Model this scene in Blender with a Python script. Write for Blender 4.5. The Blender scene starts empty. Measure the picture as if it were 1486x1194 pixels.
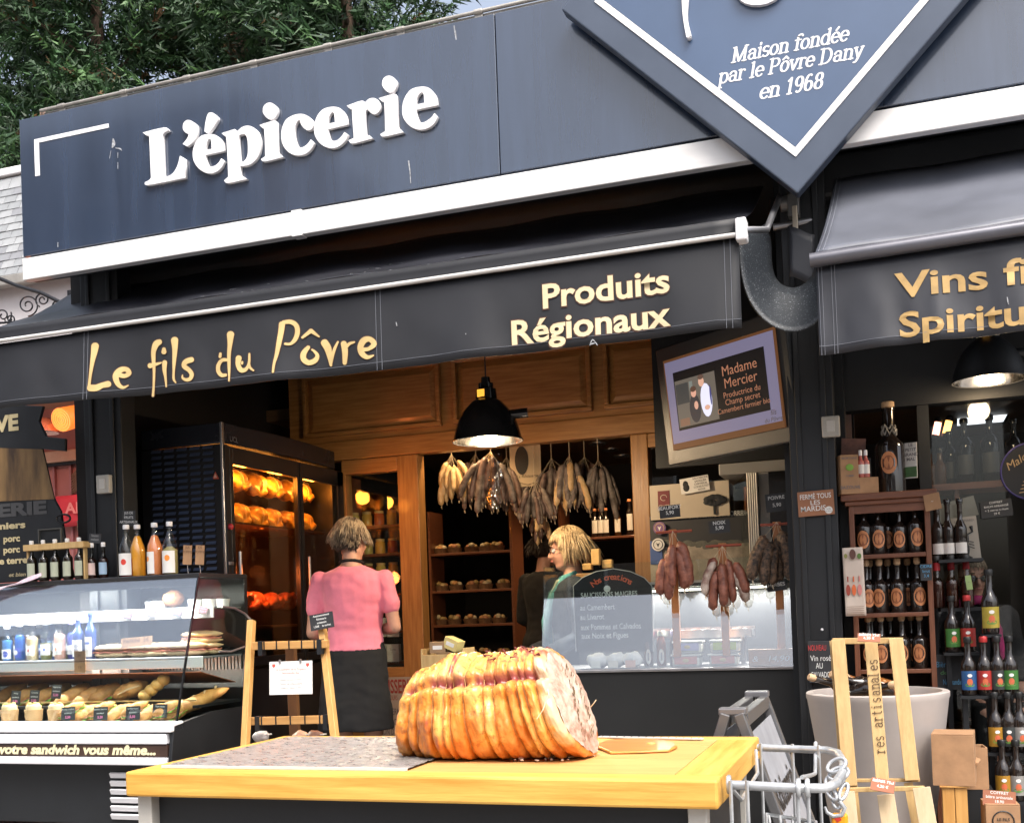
import bpy, bmesh, math, random
from mathutils import Vector, Matrix, noise
rnd = random.Random(7)
R = math.radians
scene = bpy.context.scene
C = scene.collection

# ---------------------------------------------------------------- camera, sky, sun, exposure
IW, IH, FPX = 1486.0, 1194.0, 1600.0
YAW, PITCH, ROLL = R(18.9), R(1.0), 0.037
CX, CY = 743.0, 861.0
CAM = Vector((0, 0, 1.10))
f0 = Vector((-math.sin(YAW)*math.cos(PITCH), math.cos(YAW)*math.cos(PITCH), math.sin(PITCH)))
r0 = Vector((math.cos(YAW), math.sin(YAW), 0)); u0 = r0.cross(f0)
rr = math.cos(ROLL)*r0 - math.sin(ROLL)*u0
uu = math.sin(ROLL)*r0 + math.cos(ROLL)*u0
cd = bpy.data.cameras.new('camera'); cam = bpy.data.objects.new('camera', cd); C.objects.link(cam)
mw = Matrix((rr, uu, -f0)).transposed().to_4x4(); mw.translation = CAM; cam.matrix_world = mw
cd.sensor_fit = 'HORIZONTAL'; cd.sensor_width = 36.0; cd.lens = 36.0*FPX/IW
cd.shift_y = (CY-IH/2)/IW; cd.clip_start = 0.05; cd.clip_end = 2000
scene.camera = cam

SUN_EL, SUN_AZ = R(58), math.atan2(0.55, -0.65)      # azimuth: direction the light comes from (x, y) = (.55,-.65)
world = bpy.data.worlds.new('World'); scene.world = world; world.use_nodes = True
wn = world.node_tree; bg = wn.nodes['Background']
sky = wn.nodes.new('ShaderNodeTexSky'); sky.sky_type = 'NISHITA'; sky.sun_disc = False
sky.sun_elevation = SUN_EL; sky.sun_rotation = SUN_AZ
sky.air_density = 1.0; sky.dust_density = 6; sky.ozone_density = 1.0
hs = wn.nodes.new('ShaderNodeHueSaturation'); hs.inputs['Saturation'].default_value = .60      # pale hazy cover
wn.links.new(sky.outputs[0], hs.inputs['Color']); wn.links.new(hs.outputs[0], bg.inputs[0]); bg.inputs[1].default_value = 0.13
sl = bpy.data.lights.new('sun', 'SUN'); sl.energy = 1.5; sl.angle = R(35); sl.color = (1.0, .95, .87)
so = bpy.data.objects.new('sun', sl); C.objects.link(so)
sdir = Vector((math.sin(SUN_AZ)*math.cos(SUN_EL), math.cos(SUN_AZ)*math.cos(SUN_EL), math.sin(SUN_EL)))
so.rotation_euler = sdir.to_track_quat('Z', 'Y').to_euler(); so.location = (2, -4, 9)
scene.view_settings.view_transform = 'Standard'; scene.view_settings.look = 'None'
scene.view_settings.exposure = 1.35; scene.view_settings.gamma = 1.0
scene.cycles.use_denoising = True
scene.cycles.max_bounces = 6; scene.cycles.transparent_max_bounces = 16
scene.cycles.glossy_bounces = 3; scene.cycles.diffuse_bounces = 3
scene.cycles.caustics_reflective = False; scene.cycles.caustics_refractive = False
scene.cycles.sample_clamp_indirect = 4.0

# ---------------------------------------------------------------- pixel -> place helpers
def ray(x, y): return f0 + rr*((x-CX)/FPX) - uu*((y-CY)/FPX)
def P(x, y, Y):
    d = ray(x, y); return CAM + d*(Y/d.y)
def PZ(x, y, z):
    d = ray(x, y); return CAM + d*((z-CAM.z)/d.z)
def PX(x, y, X):
    d = ray(x, y); return CAM + d*(X/d.x)

# ---------------------------------------------------------------- object helpers
MWORLD = {}
def thing(name, label, cat, loc=(0, 0, 0), rz=0, group=None, rot=None):
    o = bpy.data.objects.new(name, None); C.objects.link(o)
    o.empty_display_size = .1
    o.location = loc; o.rotation_euler = rot if rot else (0, 0, rz)
    MWORLD[o] = Matrix.LocRotScale(o.location, o.rotation_euler, None)
    tag(o, label, cat, group); return o
def tag(o, label=None, cat=None, group=None, kind=None):
    if label: o['label'] = label
    if cat: o['category'] = cat
    if group: o['group'] = group
    if kind: o['kind'] = kind
    return o
def frame_axes(ux, uz):
    ux = Vector(ux).normalized(); uz = Vector(uz); uz = (uz-ux*uz.dot(ux)).normalized()
    return ux, ux.cross(uz), uz        # x, normal towards the viewer (x right, z up), z

class G:
    def __init__(s): s.v = []; s.f = []; s.m = []
    def add(s, vs, fs, m=0):
        b = len(s.v); s.v += [Vector(p) for p in vs]
        for q in fs: s.f.append([b+i for i in q]); s.m.append(m)
        return s
    def box(s, c, d, R_=None, m=0):
        c = Vector(c); vs = []
        for i in range(8):
            p = Vector(((i & 1)-.5, ((i >> 1) & 1)-.5, ((i >> 2) & 1)-.5)); p = Vector((p.x*d[0], p.y*d[1], p.z*d[2]))
            vs.append(c+(R_ @ p if R_ else p))
        return s.add(vs, [(0, 2, 3, 1), (4, 5, 7, 6), (0, 1, 5, 4), (2, 6, 7, 3), (0, 4, 6, 2), (1, 3, 7, 5)], m)
    def b2(s, x0, x1, y0, y1, z0, z1, m=0):
        return s.box(((x0+x1)/2, (y0+y1)/2, (z0+z1)/2), (x1-x0, y1-y0, z1-z0), None, m)
    def bar(s, p0, p1, w, d, up=(0, 0, 1), m=0):      # rectangular bar p0->p1, w across, d along 'up'
        p0 = Vector(p0); p1 = Vector(p1); ax = (p1-p0); L = ax.length; ax.normalize()
        up = Vector(up); up = (up-ax*up.dot(ax)).normalized(); sd = ax.cross(up)
        return s.box((p0+p1)/2, (L, w, d), Matrix((ax, sd, up)).transposed(), m)
    def tube(s, pts, r, n=8, caps=True, closed=False, m=0, flat=None):
        pts = [Vector(p) for p in pts]; N = len(pts)
        rs = r if isinstance(r, (list, tuple)) else [r]*N
        t0 = (pts[1]-pts[0]).normalized(); a = t0.orthogonal().normalized(); b = len(s.v)
        for i, p in enumerate(pts):
            if closed: t = (pts[(i+1) % N]-pts[i-1])
            else: t = (pts[min(i+1, N-1)]-pts[max(i-1, 0)])
            t.normalize(); a = (a-t*a.dot(t)).normalized(); c = t.cross(a)
            for k in range(n):
                th = 2*math.pi*k/n
                s.v.append(p+a*(math.cos(th)*rs[i])+c*(math.sin(th)*rs[i]))
        for i in range(N if closed else N-1):
            j = (i+1) % N
            for k in range(n):
                l = (k+1) % n; s.f.append([b+i*n+k, b+i*n+l, b+j*n+l, b+j*n+k]); s.m.append(m)
        if caps and not closed:
            s.f.append([b+k for k in range(n)][::-1]); s.m.append(m)
            s.f.append([b+(N-1)*n+k for k in range(n)]); s.m.append(m)
        return s
    def cyl(s, p0, p1, r0_, r1=None, n=12, m=0): return s.tube([p0, p1], [r0_, r0_ if r1 is None else r1], n, True, False, m)
    def lathe(s, prof, c=(0, 0, 0), n=14, R_=None, m=0, mseg=None, caps=True):
        c = Vector(c); b = len(s.v)
        for (r, z) in prof:
            for k in range(n):
                th = 2*math.pi*k/n; p = Vector((r*math.cos(th), r*math.sin(th), z)); s.v.append(c+(R_ @ p if R_ else p))
        for i in range(len(prof)-1):
            for k in range(n):
                l = (k+1) % n; s.f.append([b+i*n+k, b+i*n+l, b+(i+1)*n+l, b+(i+1)*n+k]); s.m.append(mseg[i] if mseg else m)
        if caps and prof[0][0] > 1e-5: s.f.append([b+k for k in range(n)][::-1]); s.m.append(m)
        if caps and prof[-1][0] > 1e-5: s.f.append([b+(len(prof)-1)*n+k for k in range(n)]); s.m.append(mseg[-1] if mseg else m)
        return s
    def sph(s, c, r, n=10, k=7, R_=None, m=0):
        if not hasattr(r, '__len__'): r = (r, r, r)
        c = Vector(c); vs = []; fs = []
        for i in range(1, k):
            a = math.pi*i/k
            for j in range(n):
                t = 2*math.pi*j/n; p = Vector((r[0]*math.sin(a)*math.cos(t), r[1]*math.sin(a)*math.sin(t), r[2]*math.cos(a)))
                vs.append(c+(R_ @ p if R_ else p))
        p = Vector((0, 0, r[2])); vs.append(c+(R_ @ p if R_ else p)); p = -p; vs.append(c+(R_ @ p if R_ else p))
        T = len(vs)-2; B = T+1
        for i in range(k-2):
            for j in range(n): l = (j+1) % n; fs.append((i*n+j, (i+1)*n+j, (i+1)*n+l, i*n+l))
        for j in range(n):
            l = (j+1) % n; fs.append((T, j, l)); fs.append((B, (k-2)*n+l, (k-2)*n+j))
        return s.add(vs, fs, m)
    def prism(s, poly, o, ux, uz, d, m=0, mside=None):      # polygon in plane (ux,uz), pushed d along outward normal
        o = Vector(o); ux, nn, uz = frame_axes(ux, uz); n = len(poly)
        fr = [o+ux*p[0]+uz*p[1]+nn*d for p in poly]; bk = [o+ux*p[0]+uz*p[1] for p in poly]
        ar = sum(poly[i][0]*poly[(i+1) % n][1]-poly[(i+1) % n][0]*poly[i][1] for i in range(n))
        idx = list(range(n)) if ar > 0 else list(range(n))[::-1]
        b = len(s.v); s.v += fr+bk
        s.f.append([b+i for i in idx]); s.m.append(m); s.f.append([b+n+i for i in idx[::-1]]); s.m.append(m)
        for a in range(n):
            i, j = idx[a], idx[(a+1) % n]; s.f.append([b+i, b+n+i, b+n+j, b+j]); s.m.append(m if mside is None else mside)
        return s
    def quad(s, a, b, c, d, m=0): return s.add([a, b, c, d], [(0, 1, 2, 3)], m)
    def grid(s, fn, nu, nv, m=0, wrap=False):
        vs = [fn(i/nu, j/nv) for i in range(nu+1) for j in range(nv+1)]; fs = []
        for i in range(nu):
            for j in range(nv): a = i*(nv+1)+j; fs.append((a, a+1, a+nv+2, a+nv+1))
        return s.add(vs, fs, m)
    def build(s, name, mat, parent=None, smooth=None, bevel=0, solid=0, seg=2, merge=False, local=False):
        inv = MWORLD[parent].inverted() if (parent is not None and not local) else None
        me = bpy.data.meshes.new(name)
        me.from_pydata([tuple(inv @ p) if inv else tuple(p) for p in s.v], [], s.f)
        mats = mat if isinstance(mat, (list, tuple)) else [mat]
        for k in mats: me.materials.append(k)
        if len(mats) > 1: me.polygons.foreach_set('material_index', s.m)
        if merge:
            bm = bmesh.new(); bm.from_mesh(me); bmesh.ops.remove_doubles(bm, verts=bm.verts, dist=1e-5); bm.to_mesh(me); bm.free()
        if smooth:
            me.polygons.foreach_set('use_smooth', [True]*len(me.polygons))
            if smooth < 179: me.set_sharp_from_angle(angle=R(smooth))
        me.update(); me.validate()
        return link(name, me, parent, bevel, solid, seg)
def link(name, me, parent=None, bevel=0, solid=0, seg=2):
    o = bpy.data.objects.new(name, me); C.objects.link(o)
    if parent is not None: o.parent = parent; MWORLD[o] = MWORLD[parent]
    else: MWORLD[o] = Matrix.Identity(4)
    if solid: md = o.modifiers.new('solid', 'SOLIDIFY'); md.thickness = solid; md.offset = 0
    if bevel: md = o.modifiers.new('bevel', 'BEVEL'); md.width = bevel; md.segments = seg; md.limit_method = 'ANGLE'; md.angle_limit = R(40)
    return o
def dup(root, loc, rz=0, label=None, group=None, scale=1, rot=None):
    r = root.copy(); C.objects.link(r); r.location = loc; r.rotation_euler = rot if rot else (0, 0, rz); r.scale = (scale,)*3
    if label: r['label'] = label
    if group: r['group'] = group
    for ch in list(root.children):
        c = ch.copy(); C.objects.link(c); c.parent = r
        for g in list(ch.children):
            d = g.copy(); C.objects.link(d); d.parent = c
    return r
class Stamp:                    # first place() moves the prototype itself, later ones copy it
    def __init__(s, root): s.root = root; s.used = False
    def place(s, loc, rz=0, label=None, group=None, scale=1, rot=None):
        if s.used: return dup(s.root, loc, rz, label, group, scale, rot)
        s.used = True; o = s.root; o.location = loc; o.rotation_euler = rot if rot else (0, 0, rz); o.scale = (scale,)*3
        if label: o['label'] = label
        if group: o['group'] = group
        return o

# ---------------------------------------------------------------- materials
MATS = {}
def mat(name, col, rough=.5, metal=0, var=0., vs=6, stretch=(1, 1, 1), bump=0., bs=60, spec=.5, coat=0, emit=None, es=0, col2=None, lo=.35, hi=.65, rot=(0, 0, 0), detail=6, sheen=0):
    if name in MATS: return MATS[name]
    m = bpy.data.materials.new(name); m.use_nodes = True; nt = m.node_tree; b = nt.nodes['Principled BSDF']
    b.inputs['Roughness'].default_value = rough; b.inputs['Metallic'].default_value = metal
    b.inputs['Specular IOR Level'].default_value = spec; b.inputs['Coat Weight'].default_value = coat
    b.inputs['Coat Roughness'].default_value = .08
    if sheen: b.inputs['Sheen Weight'].default_value = sheen
    if emit: b.inputs['Emission Color'].default_value = (*emit, 1); b.inputs['Emission Strength'].default_value = es
    b.inputs['Base Color'].default_value = (*col, 1)
    if var or col2 or bump:
        tc = nt.nodes.new('ShaderNodeTexCoord'); mp = nt.nodes.new('ShaderNodeMapping')
        mp.inputs['Scale'].default_value = stretch; mp.inputs['Rotation'].default_value = rot
        nt.links.new(tc.outputs['Object'], mp.inputs[0])
    if var or col2:
        n = nt.nodes.new('ShaderNodeTexNoise'); n.inputs['Scale'].default_value = vs; n.inputs['Detail'].default_value = detail
        n.inputs['Roughness'].default_value = .62
        cr = nt.nodes.new('ShaderNodeValToRGB'); e = cr.color_ramp.elements
        e[0].position = lo; e[1].position = hi
        e[0].color = (*[min(1, c*(1-var)) for c in col], 1)
        e[1].color = (*(col2 if col2 else [min(1, c*(1+var)) for c in col]), 1)
        nt.links.new(mp.outputs[0], n.inputs['Vector']); nt.links.new(n.outputs[0], cr.inputs[0]); nt.links.new(cr.outputs[0], b.inputs['Base Color'])
        mr = nt.nodes.new('ShaderNodeMapRange'); mr.inputs[3].default_value = max(0, rough-.08); mr.inputs[4].default_value = min(1, rough+.1)
        nt.links.new(n.outputs[0], mr.inputs[0]); nt.links.new(mr.outputs[0], b.inputs['Roughness'])
    if bump:
        n2 = nt.nodes.new('ShaderNodeTexNoise'); n2.inputs['Scale'].default_value = bs; n2.inputs['Detail'].default_value = 5
        nt.links.new(mp.outputs[0], n2.inputs['Vector'])
        bp = nt.nodes.new('ShaderNodeBump'); bp.inputs['Strength'].default_value = bump; bp.inputs['Distance'].default_value = .01
        nt.links.new(n2.outputs[0], bp.inputs['Height']); nt.links.new(bp.outputs[0], b.inputs['Normal'])
    MATS[name] = m; return m
def wood(name, c1, c2, axis='z', vs=5, rough=.5, bump=.15, coat=0, k=14):
    st = {'x': (1, k, k), 'y': (k, 1, k), 'z': (k, k, 1)}[axis]
    return mat(name, c1, rough, 0, .0, vs, st, bump, vs*2, col2=c2, lo=.3, hi=.72, coat=coat, detail=8)
def glass(name, tint=(1, 1, 1), refl=1.0, rough=.015, base=.02):
    if name in MATS: return MATS[name]
    m = bpy.data.materials.new(name); m.use_nodes = True; nt = m.node_tree; nt.nodes.clear()
    o = nt.nodes.new('ShaderNodeOutputMaterial'); mx = nt.nodes.new('ShaderNodeMixShader')
    tr = nt.nodes.new('ShaderNodeBsdfTransparent'); tr.inputs[0].default_value = (*tint, 1)
    gl = nt.nodes.new('ShaderNodeBsdfGlossy'); gl.inputs['Roughness'].default_value = rough
    lw = nt.nodes.new('ShaderNodeFresnel'); lw.inputs[0].default_value = 1.5
    ge = nt.nodes.new('ShaderNodeNewGeometry'); io = nt.nodes.new('ShaderNodeMapRange')     # same index from both sides of the pane
    io.inputs[3].default_value = 1.5; io.inputs[4].default_value = 1/1.5
    nt.links.new(ge.outputs['Backfacing'], io.inputs[0]); nt.links.new(io.outputs[0], lw.inputs[0])
    ma = nt.nodes.new('ShaderNodeMath'); ma.operation = 'MULTIPLY_ADD'; ma.inputs[1].default_value = refl; ma.inputs[2].default_value = base
    ma.use_clamp = True
    nt.links.new(lw.outputs[0], ma.inputs[0]); nt.links.new(ma.outputs[0], mx.inputs[0])
    nt.links.new(tr.outputs[0], mx.inputs[1]); nt.links.new(gl.outputs[0], mx.inputs[2]); nt.links.new(mx.outputs[0], o.inputs[0])
    MATS[name] = m; return m
def emis(name, col, s): return mat(name, col, emit=col, es=s)

# ---------------------------------------------------------------- lettering
def curve_mesh(fn):
    o = bpy.data.objects.new('tmp', fn); me = bpy.data.meshes.new_from_object(o); bpy.data.objects.remove(o); bpy.data.curves.remove(fn); return me
def text_mesh(s, bold=0, spacing=1, line=1., align='LEFT', shear=0, depth=0):
    c = bpy.data.curves.new('t', 'FONT'); c.body = s; c.resolution_u = 3; c.offset = bold; c.space_character = spacing
    c.space_line = line; c.align_x = align; c.shear = shear; c.extrude = depth
    return curve_mesh(c)
CAPH = None
def text(s, o, ux, uz, cap, mat_, parent, width=None, lift=.002, bold=0, spacing=1, line=1., align='LEFT', shear=0, depth=0, name='lettering'):
    global CAPH
    if CAPH is None:
        t = text_mesh('H'); CAPH = max(v.co.y for v in t.vertices); bpy.data.meshes.remove(t)
    me = text_mesh(s, bold, spacing, line, align, shear, depth)
    xs = [v.co.x for v in me.vertices]; x0, x1 = min(xs), max(xs)
    k = cap/CAPH; kx = width/(x1-x0) if width else k
    sh = x0 if (width and align == 'LEFT') else 0
    ux, nn, uz = frame_axes(ux, uz); o = Vector(o); inv = MWORLD[parent].inverted()
    for v in me.vertices:
        v.co = inv @ (o+ux*((v.co.x-sh)*kx)+uz*(v.co.y*k)+nn*(lift+v.co.z*k))
    me.materials.clear(); me.materials.append(mat_); me.name = name
    return link(name, me, parent)
def smooth_poly(pts, corner=48, sub=4):
    n = len(pts); V = [Vector((p[0], p[1])) for p in pts]; cor = []
    for i in range(n):
        a = V[i]-V[i-1]; b = V[(i+1) % n]-V[i]
        cor.append(a.angle(b, 0) > R(corner))
    out = []
    for i in range(n):
        p1, p2 = V[i], V[(i+1) % n]; j = (i+1) % n
        p0 = V[i-1] if not cor[i] else p1-(p2-p1)*.6; p3 = V[(i+2) % n] if not cor[j] else p2+(p2-p1)*.6
        for k in range(sub):
            t = k/sub
            q = .5*((2*p1)+(p2-p0)*t+(2*p0-5*p1+4*p2-p3)*t*t+(3*p1-p0-3*p2+p3)*t**3)
            out.append((q.x, q.y))
            if cor[i] and cor[j]: break
    return out
def outline_mesh(loops, depth, bevel=0):      # loops of (x,y): first outer rings, holes by even-odd
    c = bpy.data.curves.new('g', 'CURVE'); c.dimensions = '2D'; c.fill_mode = 'BOTH'; c.extrude = depth/2; c.bevel_depth = bevel; c.bevel_resolution = 1
    for lp in loops:
        sp = c.splines.new('POLY'); sp.points.add(len(lp)-1); sp.use_cyclic_u = True
        for q, p in zip(sp.points, lp): q.co = (p[0], p[1], 0, 1)
    return curve_mesh(c)
def ribbon(g, pts, place, k, m=0):             # pts (x,y,w): brush stroke with round ends laid through place(x,y,k)
    P2 = []; n = len(pts)
    for i in range(n-1):                        # smooth resample
        a = pts[max(i-1, 0)]; b = pts[i]; c = pts[i+1]; d = pts[min(i+2, n-1)]
        for q in range(4):
            t = q/4; P2.append([.5*(2*b[z]+(c[z]-a[z])*t+(2*a[z]-5*b[z]+4*c[z]-d[z])*t*t+(3*b[z]-a[z]-3*c[z]+d[z])*t**3) for z in range(3)])
    P2.append(list(pts[-1])); N = len(P2); L = []; Rr = []
    for i in range(N):
        a = Vector(P2[max(i-1, 0)][:2]); b = Vector(P2[min(i+1, N-1)][:2]); t = (b-a)
        t = t.normalized() if t.length > 1e-6 else Vector((0, 1)); nv = Vector((-t.y, t.x)); w = P2[i][2]/2; c = Vector(P2[i][:2])
        L.append(c+nv*w); Rr.append(c-nv*w)
        if i in (0, N-1): 
            e = []; sg = -1 if i == 0 else 1
            for h in range(1, 6):
                th = math.pi*h/6; e.append(c+nv*(w*math.cos(th))+t*(sg*w*math.sin(th)*.9))
            if i == 0: e0 = e
            else: e1 = e
    loop = L+e1+Rr[::-1]+e0[::-1]
    b = len(g.v); g.v += [place(p.x, p.y, k) for p in L+Rr]
    for i in range(N-1): g.f.append([b+i, b+N+i, b+N+i+1, b+i+1]); g.m.append(m)
    if math.hypot(pts[0][0]-pts[-1][0], pts[0][1]-pts[-1][1]) < 1e-6: return      # closed ring: no end caps
    for e, i in ((e0, 0), (e1, N-1)):
        b2 = len(g.v); g.v += [place(p.x, p.y, k) for p in e]
        g.f.append([b+i]+[b2+h for h in range(5)]+[b+N+i]); g.m.append(m)
# a nib alphabet: skeleton strokes, thick where they run upright and thin where they run level (x-height .68, capital 1)
def arc(cx, cy, rx, ry, a0, a1, n=12): return [(cx+rx*math.cos(R(a0+(a1-a0)*i/n)), cy+ry*math.sin(R(a0+(a1-a0)*i/n))) for i in range(n+1)]
def bowl(cx=.32): return arc(cx, .34, .24, .32, 0, 360, 20)
SF = lambda x, y, w=.15: [(x-w, y), (x+w, y)]
NIB = {
 'a': (.66, [[(.1, .52)]+arc(.3, .46, .2, .2, 130, 0, 8)+[(.5, .1), (.62, .03)], arc(.3, .2, .2, .18, 60, 340, 14)]),
 'c': (.56, [arc(.32, .34, .24, .32, 45, 315)]), 'e': (.6, [[(.08, .36), (.55, .36)], arc(.32, .34, .24, .32, 3, 315, 16)]),
 'd': (.68, [bowl(), [(.54, 1), (.54, .02)], SF(.5, .98, .09), SF(.6, .02, .07)]),
 'f': (.42, [[(.5, .9)]+arc(.35, .82, .15, .18, 60, 180, 8)+[(.2, .02)], SF(.22, .66, .2), SF(.2, .02)]),
 'i': (.36, [[(.18, .66), (.18, .02)], SF(.13, .66, .09), SF(.18, .02), [(.18, .86), (.18, .94)]]),
 'l': (.36, [[(.18, 1), (.18, .02)], SF(.13, .98, .09), SF(.18, .02)]),
 'n': (.72, [[(.16, .66), (.16, .02)], SF(.1, .66, .08), SF(.16, .02), [(.16, .45)]+arc(.36, .46, .2, .2, 150, 0, 8)+[(.56, .02)], SF(.56, .02)]),
 'o': (.64, [bowl()]), 'p': (.68, [bowl(.36), [(.14, .66), (.14, -.28)], SF(.08, .66, .08), SF(.14, -.28)]),
 'r': (.5, [[(.16, .66), (.16, .02)], SF(.1, .66, .08), SF(.16, .02), [(.16, .42)]+arc(.34, .48, .17, .18, 150, 45, 6)]),
 's': (.5, [arc(.26, .5, .18, .17, 40, 250, 8)+arc(.25, .18, .19, .17, 70, -150, 8)]),
 't': (.42, [[(.2, .9), (.2, .15)]+arc(.34, .15, .14, .14, 180, 310, 6), SF(.2, .66, .18)]),
 'u': (.7, [[(.14, .66), (.14, .22)]+arc(.34, .22, .2, .2, 180, 340, 8), [(.54, .66), (.54, .02)], SF(.1, .66, .08), SF(.5, .66, .08), SF(.6, .02, .07)]),
 'v': (.6, [[(.08, .66), (.3, .02)], [(.3, .02), (.54, .66)], SF(.1, .66, .12), SF(.52, .66, .1)]),
 'y': (.6, [[(.08, .66), (.32, .02)], [(.54, .66), (.3, -.05), (.18, -.24), (.05, -.26)], SF(.1, .66, .12), SF(.52, .66, .1)]),
 'L': (.7, [[(.18, 1), (.18, 0)], SF(.18, .98), SF(.35, .02, .3), [(.62, .02), (.64, .22)]]),
 'M': (1.1, [[(.16, .98), (.16, .02)], [(.16, .98), (.52, .06)], [(.52, .06), (.9, .98)], [(.9, .98), (.9, .02)], SF(.12, .98, .12), SF(.94, .98, .12), SF(.16, .02), SF(.9, .02)]),
 'P': (.78, [[(.18, .98), (.18, .02)], SF(.18, .02), SF(.1, .98, .1), [(.18, .97), (.42, .97)]+arc(.42, .72, .24, .25, 90, -90, 10)+[(.18, .47)]]),
 'D': (.9, [[(.18, .98), (.18, .02)], SF(.1, .98, .1), SF(.1, .02, .1), [(.18, .97), (.4, .97)]+arc(.4, .5, .36, .47, 90, -90, 14)+[(.18, .03)]]),
 '1': (.5, [[(.26, .96), (.26, .02)], SF(.26, .02), [(.1, .82), (.26, .96)]]),
 '9': (.62, [arc(.3, .68, .2, .28, 0, 360, 18), [(.5, .68)]+arc(.3, .5, .2, .48, 0, -120, 10)]),
 '6': (.62, [arc(.3, .3, .2, .28, 0, 360, 18), [(.1, .3)]+arc(.3, .5, .2, .48, 180, 60, 10)]),
 '8': (.62, [arc(.3, .73, .18, .23, 0, 360, 18), arc(.3, .26, .21, .25, 0, 360, 18)]),
 ' ': (.34, []), "'": (.25, [[(.12, .98), (.08, .75)]]),
 'é': (.6, [[(.08, .36), (.55, .36)], arc(.32, .34, .24, .32, 3, 315, 16), [(.3, .8), (.44, .97)]]),
 'ô': (.64, [bowl(), [(.14, .8), (.32, .96)], [(.32, .96), (.5, .8)]]),
}
def nib_text(s, o, ux, uz, cap, mat_, parent, width=None, thick=.13, thin=.04, shear=.2, lift=.003, mono=None, name='lettering', align='LEFT'):
    adv = 0; strokes = []
    for ch in s:
        a, st = NIB[ch]
        for q in st: strokes.append([(x+adv, y) for x, y in q])
        adv += a if mono is None else mono
    ux, nn, uz = frame_axes(ux, uz); o = Vector(o); kx = width/adv if width else cap
    g = G()
    for n_, q in enumerate(strokes):
        pts = []
        for i in range(len(q)):
            a = q[max(i-1, 0)]; b = q[min(i+1, len(q)-1)]; dx, dy = b[0]-a[0], b[1]-a[1]; l = math.hypot(dx, dy) or 1
            w = thin+(thick-thin)*abs(dy/l)**1.4; pts.append((q[i][0], q[i][1], w))
        ribbon(g, pts, lambda x, y, k: o+ux*((x+shear*y)*kx)+uz*(y*cap)+nn*(lift+k*.00015), n_ % 8)
    return g.build(name, mat_, parent)
# ================================================================ materials in common
m_navy = mat('navy_panel_lacquer', (.024, .038, .070), .22, 0, .16, 1.6, (5, 5, .5), bump=.035, bs=1.1, spec=.9, coat=1.0)
m_white = mat('white_paint', (.80, .79, .80), .42, 0, .05, 5)
m_strip = mat('white_metal_strip', (.76, .75, .74), .4, 0, .05, 3, (1, 1, 6))
m_black = mat('black_paint', (.008, .0095, .012), .5, 0, .25, 3, bump=.04, bs=90)
m_blackg = mat('black_gloss', (.012, .012, .013), .14, 0, .1, 3, coat=.4)
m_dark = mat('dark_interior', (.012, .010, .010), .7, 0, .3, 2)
m_zinc = mat('zinc_sheet', (.36, .34, .31), .5, .55, .18, 7, (1, 1, 1), .05, 30)
m_steel = mat('brushed_steel', (.42, .42, .44), .32, .9, .1, 9)
m_galv = mat('galvanised_wire', (.50, .52, .54), .38, .55, .15, 25, bump=.03, bs=80)
m_oak = wood('oak_varnish', (.27, .115, .032), (.48, .24, .075), 'x', 4, .38, .12, .15)
m_oakz = wood('oak_varnish_upright', (.27, .115, .032), (.48, .24, .075), 'z', 4, .38, .12, .15)
m_pine = wood('pine_raw', (.40, .25, .10), (.55, .38, .17), 'z', 3.2, .55, .1)
m_ladder = wood('ladder_wood', (.46, .24, .07), (.62, .36, .13), 'z', 4, .45, .08, .15)
m_ladderx = wood('ladder_wood_level', (.40, .20, .06), (.56, .31, .11), 'x', 4, .45, .08, .15)
m_red_wood = wood('mahogany', (.115, .038, .018), (.20, .072, .034), 'z', 4, .4, .1, .2)
m_red_woodx = wood('mahogany_level', (.115, .038, .018), (.20, .072, .034), 'x', 4, .4, .1, .2)
m_kraft = mat('kraft_card', (.33, .185, .095), .75, 0, .14, 14, bump=.05, bs=60)
m_slate = mat('slate_card', (.022, .023, .026), .6, 0, .25, 9)
m_chalk = mat('chalk_white', (.72, .72, .70), .8)
m_paper = mat('white_paper', (.74, .72, .69), .7, 0, .04, 6)
m_gold = mat('gold_print', (.56, .41, .18), .55, 0, .1, 14)
m_goldpale = mat('pale_gold_print', (.66, .54, .34), .55, 0, .06, 14)
m_glass = glass('clear_pane', (.93, .97, .95), .95)
m_lamp_warm = emis('lamp_warm', (1.0, .62, .28), 9)

# ================================================================ ground
g = G(); g.b2(-120, 120, -120, 120, -.3, 0)
ground = tag(g.build('ground', mat('paving_grey', (.20, .19, .18), .8, 0, .25, 5, bump=.12, bs=45)), kind='structure')

YF = 4.75
ZB = P(728, 252, YF).z; ZT = P(717, 20, YF).z
XL = P(31, 283, YF).x; XS = P(722, 140, YF).x; XR = 1.9
# ================================================================ the shop's own shell
shop = thing('shop_building', 'dark food shop with an open timber front under a navy fascia', 'building', (-2.5, 6.7, 0))
YW = 6.70                                   # timber front
XI0, XI1 = -6.2, 2.4
g = G(); g.b2(XL+.12, XR, YF+.30, 11.0, ZB+.10, ZT-.02)
g.build('roof', mat('roof_felt', (.05, .05, .055), .85, 0, .2, 4), shop)
g = G(); g.b2(XL+.05, XR, YF+.035, YF+.30, ZB+.06, ZT-.03); g.build('fascia_backing', m_black, shop)
g = G(); g.b2(XL+.10, XR, YF+.06, 7.0, ZB-.02, ZB+.055); g.build('soffit', m_black, shop)
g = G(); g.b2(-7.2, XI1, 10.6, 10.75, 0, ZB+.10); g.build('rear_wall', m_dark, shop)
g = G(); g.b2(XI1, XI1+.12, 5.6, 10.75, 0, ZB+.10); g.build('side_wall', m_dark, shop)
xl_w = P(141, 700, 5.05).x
g = G(); g.b2(xl_w-.14, xl_w, 5.05, 10.6, 0, ZB-.03); g.build('side_wall', m_dark, shop)
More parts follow.
